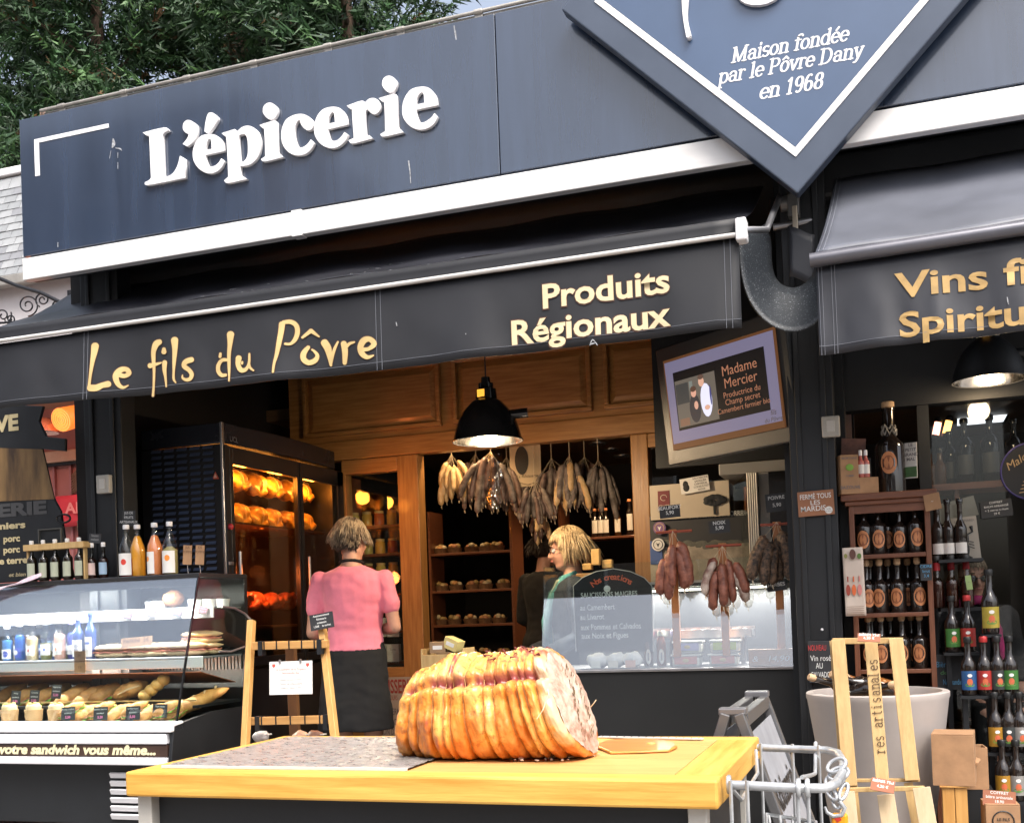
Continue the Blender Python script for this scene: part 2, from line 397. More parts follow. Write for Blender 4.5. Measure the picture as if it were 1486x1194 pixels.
g = G(); g.b2(xl_w, XI1, 6.85, 10.6, 2.52, 2.60); g.build('ceiling', mat('ceiling_brown', (.12, .07, .035), .6, 0, .2, 3), shop)
fl = G(); fl.b2(xl_w, XI1, 5.1, 10.6, .0, .006)
tag(fl.build('floor', mat('shop_floor', (.07, .055, .045), .5, 0, .3, 4)), kind='structure')
def pillar(x0p, x1p, y0, y1, yref=750):
    g = G(); a = P(x0p, yref, y0).x; b = P(x1p, yref, y0).x
    g.b2(a, b, y0, y1, 0, ZB-.025)
    for k in (.22, .78):
        xx = a+(b-a)*k; g.b2(xx-.012, xx+.012, y0-.012, y0, 0, ZB-.03)
    return g.build('pillar', m_black, shop, bevel=.004)
pillar(126, 180, 4.98, 5.10)
pillar(1150, 1216, 4.98, 5.16)
# dark cladding between the counter's end and the timber front
xr = P(1150, 750, 5.1).x
g = G(); g.b2(xr-.03, xr+.24, 5.17, 6.6, 0, ZB-.03); g.build('partition', m_black, shop)
for (px, py, Y, w, h) in ((155, 703, 4.975, .085, .10), (1206, 620, 4.975, .075, .09)):
    p = P(px, py, Y); t = thing('switch_box', 'small pale switch box high on the black pillar beside the '+('rotisserie oven' if px < 500 else 'bottle shelf'), 'switch box', p)
    g = G(); g.box(p-Vector((0, .018, 0)), (w, .036, h)); g.build('cover', mat('switch_plastic', (.42, .40, .36), .5, 0, .08, 9), t, bevel=.006)
    g = G(); g.box(p+Vector((.0, -.038, .0)), (w*.45, .005, h*.55)); g.build('rocker', mat('switch_plastic_light', (.55, .53, .49), .45), t, bevel=.002)

# ================================================================ timber shop front
front = thing('timber_front', 'varnished oak shop front with raised panels above the open doorway', 'shop front', (-2.4, YW, 0))
zl = P(750, 645, YW).z                      # underside of lintel
def ox(px, py=700): return P(px, py, YW).x
xa, xb = ox(420), ox(968)
g = G(); g.b2(xa, xb, YW, YW+.10, zl, zl+.13); g.build('lintel', m_oak, front, bevel=.008)
g = G(); g.b2(xa, xb, YW+.03, YW+.09, zl+.13, ZB-.03); g.build('upper_wall', m_oak, front)
za, zb = zl+.17, zl+.60
cuts = [ox(505, 560), ox(638, 560), ox(656, 560), ox(858, 560), ox(876, 560), ox(972, 560)]
for a, b in ((cuts[0]-.35, cuts[1]), (cuts[2], cuts[3]), (cuts[4], cuts[5])):
    g = G()
    for (x0, x1, z0, z1) in ((a, b, za, za+.03), (a, b, zb-.03, zb), (a, a+.03, za+.03, zb-.03), (b-.03, b, za+.03, zb-.03)):
        g.b2(x0, x1, YW-.012, YW+.03, z0, z1)
    fr = g.build('panel_moulding', m_oak, front, bevel=.006)
    g = G(); d = .075
    i0, i1, j0, j1 = a+d, b-d, za+d, zb-d
    V = [(a+.032, YW+.028, za+.032), (b-.032, YW+.028, za+.032), (b-.032, YW+.028, zb-.032), (a+.032, YW+.028, zb-.032), (i0, YW+.004, j0), (i1, YW+.004, j0), (i1, YW+.004, j1), (i0, YW+.004, j1)]
    g.add(V, [(4, 5, 6, 7), (0, 1, 5, 4), (1, 2, 6, 5), (2, 3, 7, 6), (3, 0, 4, 7)])
    g.build('raised_panel', m_oak, front)
g = G(); g.b2(xa, xb, YW-.02, YW+.04, zb+.10, zb+.15); g.build('moulding', m_oak, front, bevel=.01)
for a, b in ((577, 607), (917, 942)):
    g = G(); g.b2(ox(a), ox(b), YW-.004, YW+.11, 0, zl-.003); g.build('door_jamb', m_oakz, front, bevel=.006)
# left side light: frame, pane, shelf behind
w0, w1 = ox(496), ox(577)
zs = P(545, 975, YW).z
for nm, bx in (('window_rail', (w0, w1, YW, YW+.09, zl-.10, zl-.004)), ('window_rail', (w0, w1, YW, YW+.09, zs-.05, zs+.03)),):
    g = G(); g.b2(*bx); g.build(nm, m_oak, front, bevel=.005)
g = G(); g.b2(w0-.05, w0+.03, YW, YW+.09, zs-.05, zl-.1); g.build('window_stile', m_oakz, front, bevel=.005)
g = G(); g.b2(w0+.03, w1, YW+.04, YW+.046, zs+.03, zl-.1); g.build('pane', m_glass, front)
g = G(); g.b2(w0-.05, w1, YW+.01, YW+.08, .0, zs-.05); g.build('lower_panel', m_oak, front)
# right side light
w2, w3 = ox(942), ox(1010)
g = G(); g.b2(w2, w3+.4, YW, YW+.09, zl-.09, zl-.004); g.build('window_rail', m_oak, front, bevel=.005)
g = G(); g.b2(w2, w3+.4, YW+.02, YW+.09, 0, .9); g.build('lower_panel', m_oak, front)
g = G(); g.b2(w2, w3+.4, YW+.04, YW+.046, .9, zl-.09); g.build('pane', m_glass, front)

# ================================================================ fascia sign
sign = thing('fascia_sign', 'long navy shop fascia with raised white letters reading L\'épicerie', 'sign', ((XL+XR)/2, YF, ZB))
for a, b in ((XL, XS-.002), (XS+.002, XR)):
    g = G(); g.b2(a, b, YF, YF+.03, ZB, ZT); g.build('panel', m_navy, sign, bevel=.003)
zs0 = P(1000, 247-6, YF-.02).z
xj = P(435, 325, YF).x
zb_s = P(728, 292, YF-.03).z
for a, b in ((XL+.02, xj-.02), (xj+.02, XR)):
    g = G(); g.b2(a, b, YF-.03, YF+.02, zb_s, ZB-.022); g.build('trim_strip', m_strip, sign, bevel=.004)
g = G(); g.b2(xj-.028, xj+.028, YF-.034, YF+.02, zb_s-.006, ZB-.016); g.build('trim_joint', m_strip, sign, bevel=.003)
g = G(); g.b2(XL+.03, XR, YF+.022, YF+.06, zb_s+.01, ZB+.02); g.build('shadow_gap', m_black, sign)
# the white corner line
def L2(px, py, Y): return P(px, py, Y)
a = P(50, 203, YF); b = P(158, 180, YF); c = P(53, 256, YF)
g = G(); g.b2(a.x, b.x, YF-.003, YF-.0005, a.z-.022, a.z); g.b2(a.x, a.x+.030, YF-.003, YF-.0005, c.z, a.z-.022)
g.build('corner_line', m_white, sign)
# raised letters, outlines measured in two enlarged views
K = 6.7545
LET = [
 (0, [[(52,222),(258,174),(298,198),(262,218),(243,240),(247,420),(257,660),(300,650),(350,615),(390,545),(415,452),(460,478),(466,662),(110,732),(70,710),(110,690),(131,665),(122,450),(113,250),(88,248)]]),
 (0, [[(443,165),(450,130),(475,105),(505,102),(540,118),(575,150),(582,200),(575,250),(550,300),(515,335),(482,355),(443,332),(475,295),(497,255),(500,235),(470,220),(448,195)]]),
 (0, [[(540,430),(550,365),(580,300),(625,255),(690,238),(760,248),(810,285),(838,335),(846,400),(660,440),(668,490),(690,550),(720,558),(760,545),(795,515),(820,478),(848,500),(825,550),(790,590),(740,615),(690,618),(630,595),(580,550),(548,490)],
      [(660,398),(668,340),(690,290),(708,280),(720,300),(725,383)], [(655,210),(662,140),(680,60),(695,32),(720,26),(750,40),(782,68),(780,100),(740,165),(692,230)]]),
 (0, [[(826,228),(950,190),(975,212),(1020,172),(1075,156),(1130,172),(1175,215),(1200,280),(1205,340),(1190,420),(1155,485),(1100,530),(1040,546),(1003,545),(1005,640),(1030,652),(1065,675),(885,714),(848,690),(888,655),(885,560),(878,400),(868,262),(850,250)],
      [(988,270),(1010,240),(1045,230),(1070,265),(1080,330),(1080,420),(1065,475),(1035,508),(1010,510),(1000,480)]]),
 (0, [[(1196,148),(1335,107),(1362,125),(1366,250),(1375,425),(1395,437),(1420,460),(1245,502),(1210,482),(1250,455),(1248,320),(1240,180),(1215,168)],
      [(x+317, y-209) for x, y in ((910,215),(918,175),(945,148),(980,140),(1015,155),(1045,185),(1050,225),(1035,270),(1005,295),(970,297),(935,270),(915,240))]]),
 (1, [[(-78,725),(-70,650),(-40,580),(0,545),(60,520),(125,515),(180,535),(220,570),(235,605),(225,645),(205,668),(175,668),(140,645),(112,605),(105,565),(75,585),(52,640),(48,700),(58,770),(85,835),(110,845),(150,830),(185,800),(210,765),(242,795),(220,840),(180,885),(130,910),(70,915),(10,895),(-40,850),(-70,790)]]),
 (1, [[(243,650),(255,580),(285,515),(335,465),(410,445),(480,452),(530,490),(560,545),(568,615),(375,660),(385,710),(400,760),(430,778),(470,770),(510,735),(540,692),(572,715),(550,765),(510,810),(460,838),(405,845),(340,825),(285,780),(250,715)],
      [(372,612),(382,550),(405,505),(425,492),(440,510),(448,595)]]),
 (1, [[(567,432),(705,385),(738,408),(775,370),(820,358),(865,378),(892,430),(880,480),(850,510),(815,508),(785,485),(768,462),(748,480),(740,520),(742,620),(750,725),(780,725),(812,750),(720,775),(615,800),(580,770),(620,755),(632,735),(622,600),(615,462),(590,455)]]),
 (1, [[(880,358),(1025,316),(1048,338),(1055,500),(1065,655),(1085,662),(1113,690),(928,732),(893,710),(940,685),(938,550),(932,390),(908,385)],
      [(910,215),(918,175),(945,148),(980,140),(1015,155),(1045,185),(1050,225),(1035,270),(1005,295),(970,297),(935,270),(915,240)]]),
 (1, [[(1107,470),(1118,390),(1155,315),(1210,265),(1300,247),(1365,260),(1410,300),(1438,350),(1450,425),(1240,468),(1250,530),(1275,590),(1310,598),(1350,580),(1395,545),(1422,508),(1448,535),(1425,590),(1380,635),(1320,660),(1265,663),(1200,640),(1145,590),(1113,530)],
      [(1236,425),(1245,365),(1270,315),(1300,297),(1318,320),(1325,405)]]),
]
m_letter = mat('letter_white', (.84, .83, .84), .38)
for crop, loops in LET:
    ox_, oy_ = ((200, 160), (420, 90))[crop]; LL = []
    for lp in loops:
        LL.append(smooth_poly([(lambda q: (q.x, q.z))(P(ox_+x/K, oy_+y/K, YF-.02)) for x, y in lp]))
    me = outline_mesh(LL, .018, .0015); inv = MWORLD[sign].inverted()
    for v in me.vertices: v.co = inv @ Vector((v.co.x, YF-.011-v.co.z, v.co.y))
    me.flip_normals(); me.materials.append(m_letter); me.name = 'letter'; link('letter', me, sign)
# droppings and scratches
g = G()
def drop(pts):
    ribbon(g, pts, lambda x, y, k: P(x, y, YF-.001-k*.0003), rnd.randint(0, 4))
m_drop = mat('dropping', (.30, .31, .33), .8, 0, .5, 90)
for pts in ([(164, 202, 2), (165, 209, 5), (163, 214, 2)], [(168, 215, 1.2), (174, 216, 2), (177, 219, .8)], [(171, 222, 1), (171, 229, .7)], [(171, 236, .8), (171, 245, 1)], [(161, 219, .8), (159, 230, .7)],
            [(593, 234, 2), (595, 250, 1.5), (596, 266, 1)], [(659, 38, 1.5), (661, 50, 2.5), (662, 58, 1)], [(84, 352, 1), (84, 358, 1.5)]):
    drop(pts)
g.build('bird_dropping', m_drop, sign)

# ================================================================ gutter
YG = 4.80
gut = thing('roof_gutter', 'weathered zinc gutter with strap brackets along the top of the fascia', 'gutter', (0, YG, ZT))
gx0 = P(62, 160, YG-.04).x
g = G(); prof = [(.07, .02), (.07, .085)]
zg0, zg1 = ZT-.01, P(62, 158, YG-.04).z
n = 14
pts = [(YG-.045, zg0), (YG-.055, zg1-.012), (YG+.02, zg1), (YG+.10, zg1-.01), (YG+.10, zg0)]
g.b2(gx0, XR, YG-.035, YG+.10, zg0, zg1-.015)
g.build('trough', m_zinc, gut, bevel=.01)
g = G(); g.cyl((gx0-.01, YG-.045, zg1-.012), (XR, YG-.045, zg1-.012), .009, n=10); g.build('rolled_edge', m_zinc, gut, smooth=40)
g = G(); g.prism([(0, -.14), (.13, -.14), (.13, 0), (0, .0)], (gx0-.012, YG+.095, zg1), (0, -1, 0), (0, 0, 1), .012); g.build('end_cap', mat('zinc_rust', (.30, .20, .15), .6, .3, .3, 9), gut)
for px in (90, 180, 272, 368, 476, 581, 694):
    x = P(px, 155-(px-60)*.235, YG-.04).x
    g = G(); g.b2(x-.02, x+.02, YG-.044, YG-.036, zg0, zg1-.01); g.cyl((x-.021, YG-.045, zg1-.012), (x+.021, YG-.045, zg1-.012), .0125, n=10)
    g.build('strap', m_zinc, gut, bevel=.002)

# ================================================================ diamond sign
YD = YF-.105
tip = P(1157, 281, YD); lc = P(810, 20, YD)
hd = ((tip.x-lc.x)+(lc.z-tip.z))/2; dc = Vector((tip.x, YD, tip.z+hd))
dia = thing('diamond_sign', 'large navy diamond plaque with white border fixed over the fascia', 'sign', (dc.x, YD, dc.z))
m_nav2 = mat('navy_plaque', (.042, .078, .155), .3, 0, .08, 1.5, spec=.7, coat=.6)
m_rim = mat('plaque_rim', (.070, .088, .125), .3, .1, .08, 3)
def dpoly(r): return [(0, -r), (r, 0), (0, r), (-r, 0)]
g = G(); g.prism(dpoly(hd), (dc.x, YF-.036, dc.z), (1, 0, 0), (0, 0, 1), YF-.036-YD); g.build('rim', m_rim, dia, bevel=.006)
def dring(r0_, r1, y0, d):
    g = G(); a = dpoly(r0_); b = dpoly(r1)
    for i in range(4):
        j = (i+1) % 4; g.prism([a[i], a[j], b[j], b[i]], (dc.x, y0, dc.z), (1, 0, 0), (0, 0, 1), d)
    return g
dring(hd*.845, hd*.805, YD-.0005, .004).build('border', m_white, dia)
g = G(); g.prism(dpoly(hd*.803), (dc.x, YD-.0005, dc.z), (1, 0, 0), (0, 0, 1), .003); g.build('face', m_nav2, dia)
ex = Vector((1, 0, 0)); ez = Vector((0, 0, 1))
YT = YD-.0045
for s, (x0, y0), (x1, y1), cap in (("Maison fondée", (1061, 90), (1236, 60), 22), ("par le Pôvre Dany", (1042, 120), (1258, 84), 22), ("en 1968", (1101, 143), (1197, 129), 23)):
    o = P(x0, y0, YT); e = P(x1, y1, YT); zc = .5*(P(x0, y0, YT).z+P(x1, y1-(0), YT).z)
    o.z = P((x0+x1)/2, (y0+y1)/2, YT).z
    ch = (P((x0+x1)/2, (y0+y1)/2-cap, YT).z-o.z)
    nib_text(s, o, ex, ez, ch, m_white, dia, width=(e.x-o.x)*.97, thick=.165, thin=.085, shear=.22, lift=.0)
# the big brush letters, cut by the top of the picture
g = G(); kk = .30/100
def bigp(x, y, k): return Vector((dc.x+x*kk, YT-.012-k*.0003, dc.z+y*kk))
ox0 = (P(1000, 60, YT).x-dc.x)/kk; oz0 = (P(1000, 60, YT).z-dc.z)/kk
for k, st in enumerate(([(8, 175, 22), (2, 120, 17), (-2, 60, 10), (-3, 30, 6), (1, 3, 7)], [(5, 170, 12), (45, 178, 14), (62, 140, 15), (42, 100, 11), (12, 92, 8)],
           [(100, 105, 14), (76, 66, 20), (86, 42, 22), (116, 38, 20), (138, 66, 18), (126, 98, 12), (104, 108, 8)], [(90, 128, 8), (112, 158, 14), (136, 130, 7)],
           [(165, 112, 22), (180, 74, 18), (190, 44, 8)], [(190, 46, 8), (204, 84, 10), (218, 116, 7)])):
    ribbon(g, [(ox0+x, oz0+y, w) for x, y, w in st], bigp, k)
g.build('brush_letters', m_letter, dia, solid=.02)
# ================================================================ awnings
m_fab = mat('awning_fabric', (.0105, .0115, .0155), .6, 0, .22, 2, bump=.06, bs=14)
m_fabtop = mat('awning_top_fabric', (.022, .023, .030), .34, 0, .35, 1.2, (1, 3, 3), .05, 9, spec=.6)
m_fabr = mat('awning_fabric_grey', (.024, .026, .034), .5, 0, .25, 1.5, bump=.1, bs=5)
m_stitch = mat('stitching', (.16, .17, .20), .8)
m_bar = mat('awning_bar', (.62, .60, .58), .35, .2, .08, 8)
def valance(root, A, B, zt, zb_, mat_, seams, y_wave=.022):
    # A,B: ends (x,y); hangs from zt(x) to zb_(x)
    N = 110
    def fn(u, v):
        x = A[0]+(B[0]-A[0])*u; y = A[1]+(B[1]-A[1])*u
        z = zt(u)+(zb_(u)-zt(u))*v
        return Vector((x, y-v*.01+y_wave*v*(math.sin(u*23+1)*.5+.35*math.sin(u*51)+.5*noise.noise(Vector((u*30, v*1.5, 3)))), z))
    g = G(); g.grid(fn, N, 10); o = g.build('valance', mat_, root, smooth=180, solid=.004)
    g = G()
    for u in seams:
        for d in (0, .006):
            g.tube([fn(u+d, v/6)+Vector((0, -.004, 0)) for v in range(7)], .0011, 4)
    g.tube([fn(u/40, .90)+Vector((0, -.004, 0)) for u in range(41)], .0011, 4)
    g.build('stitching', m_stitch, o)
    return o, fn
def drape(o, fn, xa, xb, zt_, zb__, yref, parent):      # lay a flat print onto the hanging cloth
    M = MWORLD[parent]; Mi = M.inverted()
    for v in o.data.vertices:
        p = M @ v.co; u = min(1, max(0, (p.x-xa)/(xb-xa))); k = min(1, max(0, (zt_(u)-p.z)/(zt_(u)-zb__(u))))
        p.y = fn(u, k).y+(p.y-yref)-.0055; v.co = Mi @ p
    return o
YV = 4.40
# ---- left awning
aw = thing('shop_awning', 'black fabric awning lettered Le fils du Pôvre above the open shop front', 'awning', (-2.5, YV, 2.3))
def zof(px, py, Y): return P(px, py, Y).z
xA = P(-60, 500, YV).x; xB = P(1075, 420, YV).x
def lerp_px(px, tab):
    for (a, ya), (b, yb) in zip(tab, tab[1:]):
        if px <= b: return ya+(yb-ya)*(px-a)/(b-a)
    return yb
topt = [(-60, 508), (0, 499), (300, 457), (550, 421), (800, 385), (1075, 345)]
bott = [(-60, 602), (0, 593), (300, 565), (550, 538), (800, 508), (1072, 477)]
def u2px(u): 
    X = xA+(xB-xA)*u; lo, hi = -200, 1400
    for _ in range(30):
        md = (lo+hi)/2
        if P(md, 480, YV).x < X: lo = md
        else: hi = md
    return lo
UP = [u2px(i/40) for i in range(41)]
def pxu(u): i = min(39, max(0, int(u*40))); return UP[i]+(UP[i+1]-UP[i])*(u*40-i)
ztl = lambda u: P(pxu(u), lerp_px(pxu(u), topt), YV).z
zbl = lambda u: P(pxu(u), lerp_px(pxu(u), bott), YV).z
def ux_of(px): return (P(px, 480, YV).x-xA)/(xB-xA)
val, vfn = valance(aw, (xA, YV), (xB, YV), ztl, zbl, m_fab, [ux_of(123), ux_of(547), ux_of(1056)])
# sloping top, sagging slightly between front bar and roller
xB2 = P(1120, 300, 5.15).x
def ftop(u, v):
    x = xA+(xB-xA)*u+(.03*v*u); y = YV-.01+(5.22-YV)*v
    zf = ztl(u)+.075; zr = ZB-.07
    sag = -.05*math.sin(math.pi*v)*(1+.25*math.sin(u*9))+.012*noise.noise(Vector((u*14, v*5, 1)))*math.sin(math.pi*v)
    return Vector((x, y, zf+(zr-zf)*v+sag+.006*math.sin(u*37+v*5)))
g = G(); g.grid(ftop, 60, 14); g.build('canopy', m_fabtop, aw, smooth=180, solid=.004)
g = G(); g.grid(lambda u, v: Vector((xA+(xB-xA)*u, YV-.012+.004*math.sin(v*3), ztl(u)+.072*v+.004)), 40, 3); g.build('front_hem', m_fab, aw, smooth=180, solid=.004)
g = G(); g.tube([Vector((xA+(xB+.0-xA)*u/40, YV-.02, ztl(u/40)+.008)) for u in range(41)], .0105, 8); g.build('front_bar', m_bar, aw, smooth=60)
e = P(1079, 340, YV)
g = G(); g.b2(xB-.008, xB+.035, YV-.04, YV+.03, ztl(1)-.02, ztl(1)+.07); g.build('end_cap', m_white, aw, bevel=.008)
g = G(); g.tube([(xB+.02, YV, ztl(1)+.03), (xB+.10, YV+.10, ztl(1)+.05), (xB+.12, 5.1, ZB-.15)], .014, 8); g.build('folding_arm', m_steel, aw, smooth=60)
g = G(); g.tube([(-2.6, YV+.02, ztl(.5)+.0), (-3.1, 4.8, ztl(.5)+.12), (-2.5, 5.15, ZB-.15)], .016, 8); g.build('folding_arm', m_black, aw, smooth=60)
# brush lettering traced on the valance
S3, S4 = 6.461, 5.715
T3 = [[(160,200,70),(155,260,58),(145,340,42),(135,450,30),(128,560,26),(125,600,32)], [(135,600,62),(190,600,60),(240,575,50),(290,560,58)],
 [(385,470,44),(430,480,40),(470,455,42),(450,420,45),(400,420,50),(360,460,55),(355,510,50),(380,565,40),(420,590,28),(465,570,10)],
 [(760,160,50),(725,180,60),(700,250,45),(700,340,35),(705,430,25),(700,560,20),(690,665,22)], [(665,383,48),(720,370,30),(775,355,14)],
 [(802,228,36),(802,255,50)], [(810,355,50),(808,420,40),(818,500,24),(825,580,15)],
 [(905,145,70),(910,230,50),(905,340,35),(900,440,22),(900,510,22),(920,545,12)],
 [(1070,330,50),(1015,350,50),(1000,390,45),(1050,430,40),(1075,470,40),(1060,510,35),(1020,520,30),(985,500,20),(985,475,12)]]
T4 = [[(180,195,62),(178,270,42),(172,360,32),(175,450,28),(180,540,18),(180,585,14)], [(155,408,25),(110,410,30),(80,450,35),(80,500,35),(110,535,32),(150,535,25)], [(95,355,22),(93,380,26)],
 [(258,395,50),(255,450,40),(280,495,40),(320,490,30),(345,440,22),(347,360,16)], [(345,440,20),(355,475,20),(385,500,14)], [(288,428,18),(288,442,18)],
 [(610,110,50),(605,170,45),(590,270,40),(575,370,30),(560,440,22),(555,515,18)], [(620,95,30),(680,90,36),(725,120,38),(735,180,38),(715,240,34),(680,275,22),(640,275,20)],
 [(825,300,30),(790,350,45),(790,400,45),(830,430,42),(880,410,40),(898,370,30),(880,340,22),(855,320,15)], [(775,220,20),(845,162,34)], [(845,162,34),(910,210,14)],
 [(955,260,60),(985,310,60),(1000,380,40),(1010,450,20)], [(1010,440,20),(1035,330,26),(1070,255,16)], [(1120,270,50),(1130,340,48),(1125,430,34)], [(1135,300,30),(1170,270,24),(1210,258,14)],
 [(1275,320,36),(1330,315,30),(1375,275,45),(1340,235,42),(1290,245,52),(1260,300,50),(1275,355,48),(1320,385,34),(1370,370,12)]]
YL = YV-.026
g = G(); g2 = G()
def pl(px, py, k, Y=YL): return P(px, py, Y-.00025*k)
for k, st in enumerate([[(110+x/S3, 470+y/S3, w/S3) for x, y, w in s] for s in T3]+[[(300+x/S4, 450+y/S4, w/S4) for x, y, w in s] for s in T4]):
    ribbon(g, st, pl, k % 7)
    ribbon(g2, [(x, y, w+2.2) for x, y, w in st], lambda a, b, c: P(a, b, YL+.0022-.00025*c), k % 7)
DL = lambda o: drape(o, vfn, xA, xB, ztl, zbl, YL, val)
DL(g.build('lettering', m_gold, val)); DL(g2.build('lettering_outline', mat('brown_print', (.07, .03, .02), .6), val))
def px_text(s, pl_, pr_, cap, Y, mat_, parent, bold=.0, **kw):
    o = P(*pl_, Y); e = P(*pr_, Y); mx, my = (pl_[0]+pr_[0])/2, (pl_[1]+pr_[1])/2
    o.z = P(mx, my, Y).z; ch = P(mx, my-cap, Y).z-o.z
    return text(s, o, (1, 0, 0), (0, 0, 1), ch, mat_, parent, width=e.x-o.x, bold=bold, lift=0, **kw)
for s, a, b, c in (('Produits', (786, 447), (971, 420), 34), ('Régionaux', (741, 499), (973, 470), 34)):
    DL(px_text(s, a, b, c, YL-.001, m_goldpale, val, .024)); DL(px_text(s, (a[0]-1, a[1]+1), (b[0]+1, b[1]+1), c+1.5, YL+.0008, MATS['brown_print'], val, .045))
g = G()
for pts in ([(855, 500, 1.2), (859, 492, 1.5), (866, 500, 1.2)], [(857, 498, 2), (862, 497, 1.2)], [(572, 466, 1), (573, 471, 1.5)], [(676, 484, 1), (676, 485, 1)]):
    ribbon(g, pts, lambda x, y, k: P(x, y, YL-.001), 0)
DL(g.build('bird_dropping', m_drop, val))
g = G()
for i in range(26):
    u = rnd.random(); v = rnd.uniform(.05, .55); p = ftop(u, v)+Vector((0, -.003, .004)); s = rnd.uniform(.003, .012)
    g.sph(p, (s*rnd.uniform(.6, 2), s*.6, .0015), 6, 4)
g.build('bird_dropping', m_drop, aw)

# ---- speckled fabric gusset that sags between the two awnings
gus = thing('sagging_awning_gusset', 'speckled black fabric gusset sagging between the two awnings under the diamond', 'awning gusset', P(1135, 480, 4.7))
m_speck = mat('speckled_fabric', (.014, .018, .024), .55, 0, 0, 160, col2=(.30, .33, .36), lo=.60, hi=.74, detail=2)
gp = [(1072, 330), (1074, 385), (1085, 430), (1108, 463), (1140, 480), (1172, 476), (1196, 452), (1206, 415)]
gq = [(1110, 325), (1118, 350), (1120, 385), (1128, 408), (1146, 418), (1165, 414), (1180, 398), (1186, 370)]
def gfn(u, v):
    i = min(int(u*7), 6); t = u*7-i
    def cr(L):
        a, b, c, d = L[max(i-1, 0)], L[i], L[i+1], L[min(i+2, 7)]
        return [.5*(2*b[z]+(c[z]-a[z])*t+(2*a[z]-5*b[z]+4*c[z]-d[z])*t*t+(3*b[z]-a[z]-3*c[z]+d[z])*t**3) for z in (0, 1)]
    a = P(*cr(gp), 4.48); b = P(*cr(gq), 4.78)
    return a.lerp(b, v)+Vector((0, 0, -.02*math.sin(math.pi*v)))
g = G(); g.grid(gfn, 28, 6); g.build('fabric', m_speck, gus, smooth=180, solid=.006)
g = G(); g.grid(lambda u, v: P(1146+u*36, 335+v*72-6*math.cos(u*3.1), 4.86), 6, 6); g.build('inner_fold', m_fabr, gus, smooth=180, solid=.006)

# ---- bracket under the diamond tip
br = thing('awning_bracket', 'metal awning bracket hanging from the soffit under the diamond point', 'bracket', P(1152, 300, 5.0))
g = G(); c = P(1152, 300, 4.95)
g.box(c, (.05, .06, .10)); g.build('block', mat('bracket_grey', (.10, .10, .10), .45, .3), br, bevel=.006)
g = G(); g.box(P(1154, 318, 4.93), (.022, .03, .11)); g.build('tongue', mat('bracket_brass', (.42, .36, .28), .4, .5), br, bevel=.003)
g = G(); g.cyl(P(1133, 297, 4.97), P(1145, 295, 4.97), .035, n=14); g.build('pulley', mat('bracket_grey2', (.16, .16, .16), .4, .5), br, smooth=40, bevel=.004)
g = G(); g.cyl(P(1122, 330, 4.97), P(1190, 318, 5.0), .016, n=10); g.build('roller_end', m_steel, br, smooth=40)
g = G(); g.b2(c.x-.02, c.x+.02, 4.94, 4.98, c.z+.04, ZB-.02); g.build('stem', m_black, br)

# ---- right awning
YV2 = 4.30
aw2 = thing('shop_awning', 'grey-black awning lettered Vins fins Spiritueux beside the bottle shelves', 'awning', (.6, YV2, 2.2))
x2A = P(1186, 430, YV2).x; x2B = 1.75
topr = [(1186, 389), (1486, 343), (1800, 295)]
botr = [(1197, 516), (1486, 482), (1800, 445)]
def u2px2(u):
    X = x2A+(x2B-x2A)*u; lo, hi = 1000, 2600
    for _ in range(30):
        md = (lo+hi)/2
        if P(md, 430, YV2).x < X: lo = md
        else: hi = md
    return lo
UP2 = [u2px2(i/40) for i in range(41)]
def pxu2(u): i = min(39, max(0, int(u*40))); return UP2[i]+(UP2[i+1]-UP2[i])*(u*40-i)
zt2 = lambda u: P(pxu2(u), 389-(pxu2(u)-1186)*.1505, YV2).z
zb2 = lambda u: P(pxu2(u), 516-(pxu2(u)-1186)*.118, YV2).z
xs2 = lambda px: (P(px, 430, YV2).x-x2A)/(x2B-x2A)
val2, vfn2 = valance(aw2, (x2A, YV2), (x2B, YV2), zt2, zb2, m_fabr, [.004, xs2(1208)], .026)
def ftop2(u, v):
    x = x2A+(x2B-x2A)*u+.06*v*(1-u); y = YV2-.02+(5.05-YV2)*v
    zf = zt2(u)+.05; zr = ZB-.16
    return Vector((x, y, zf+(zr-zf)*v-.03*math.sin(math.pi*v)+.004*math.sin(u*21)))
m_fabtop2 = mat('awning_top_sheen', (.12, .128, .155), .36, 0, .25, 1.2, bump=.05, bs=6)  # lighter blue-grey base colour stands in for sheen on the top cloth
g = G(); g.grid(ftop2, 40, 12); o = g.build('canopy', m_fabtop2, aw2, smooth=180, solid=.004)
g = G()
for u in (.006, .014, .55, .56): g.tube([ftop2(u, v/12)+Vector((0, -.002, .004)) for v in range(13)], .0012, 4)
g.build('stitching', m_stitch, o)
g = G(); g.tube([Vector((x2A-.02+(x2B-x2A)*u/20, YV2-.02, zt2(u/20)+.025)) for u in range(21)], .027, 12); g.build('front_bar', mat('grey_bar', (.12, .12, .14), .3, .4, .1, 5), aw2, smooth=50)
YL2 = YV2-.045
m_gold2 = mat('ochre_print', (.42, .27, .10), .6, 0, .15, 20)
o_ = P(1299, 427, YL2)
for s, a, cap, rpx in (('Vins fins', (1299, 429), 36, 1571), ('Spiritueux', (1306, 488), 36, 1610)):
    drape(px_text(s, a, (rpx, a[1]-(rpx-a[0])*.118), cap, YL2, m_gold2, val2, .022), vfn2, x2A, x2B, zt2, zb2, YL2, val2)
g = G(); ribbon(g, [(1463, 428, 1), (1464, 434, 2), (1465, 438, 1)], lambda x, y, k: P(x, y, YL2-.001), 0); drape(g.build('bird_dropping', m_drop, val2), vfn2, x2A, x2B, zt2, zb2, YL2, val2)
g = G(); g.b2(x2A-.05, XR, 5.02, 5.25, ZB-.24, ZB-.05); g.build('cassette', m_black, aw2, bevel=.02)
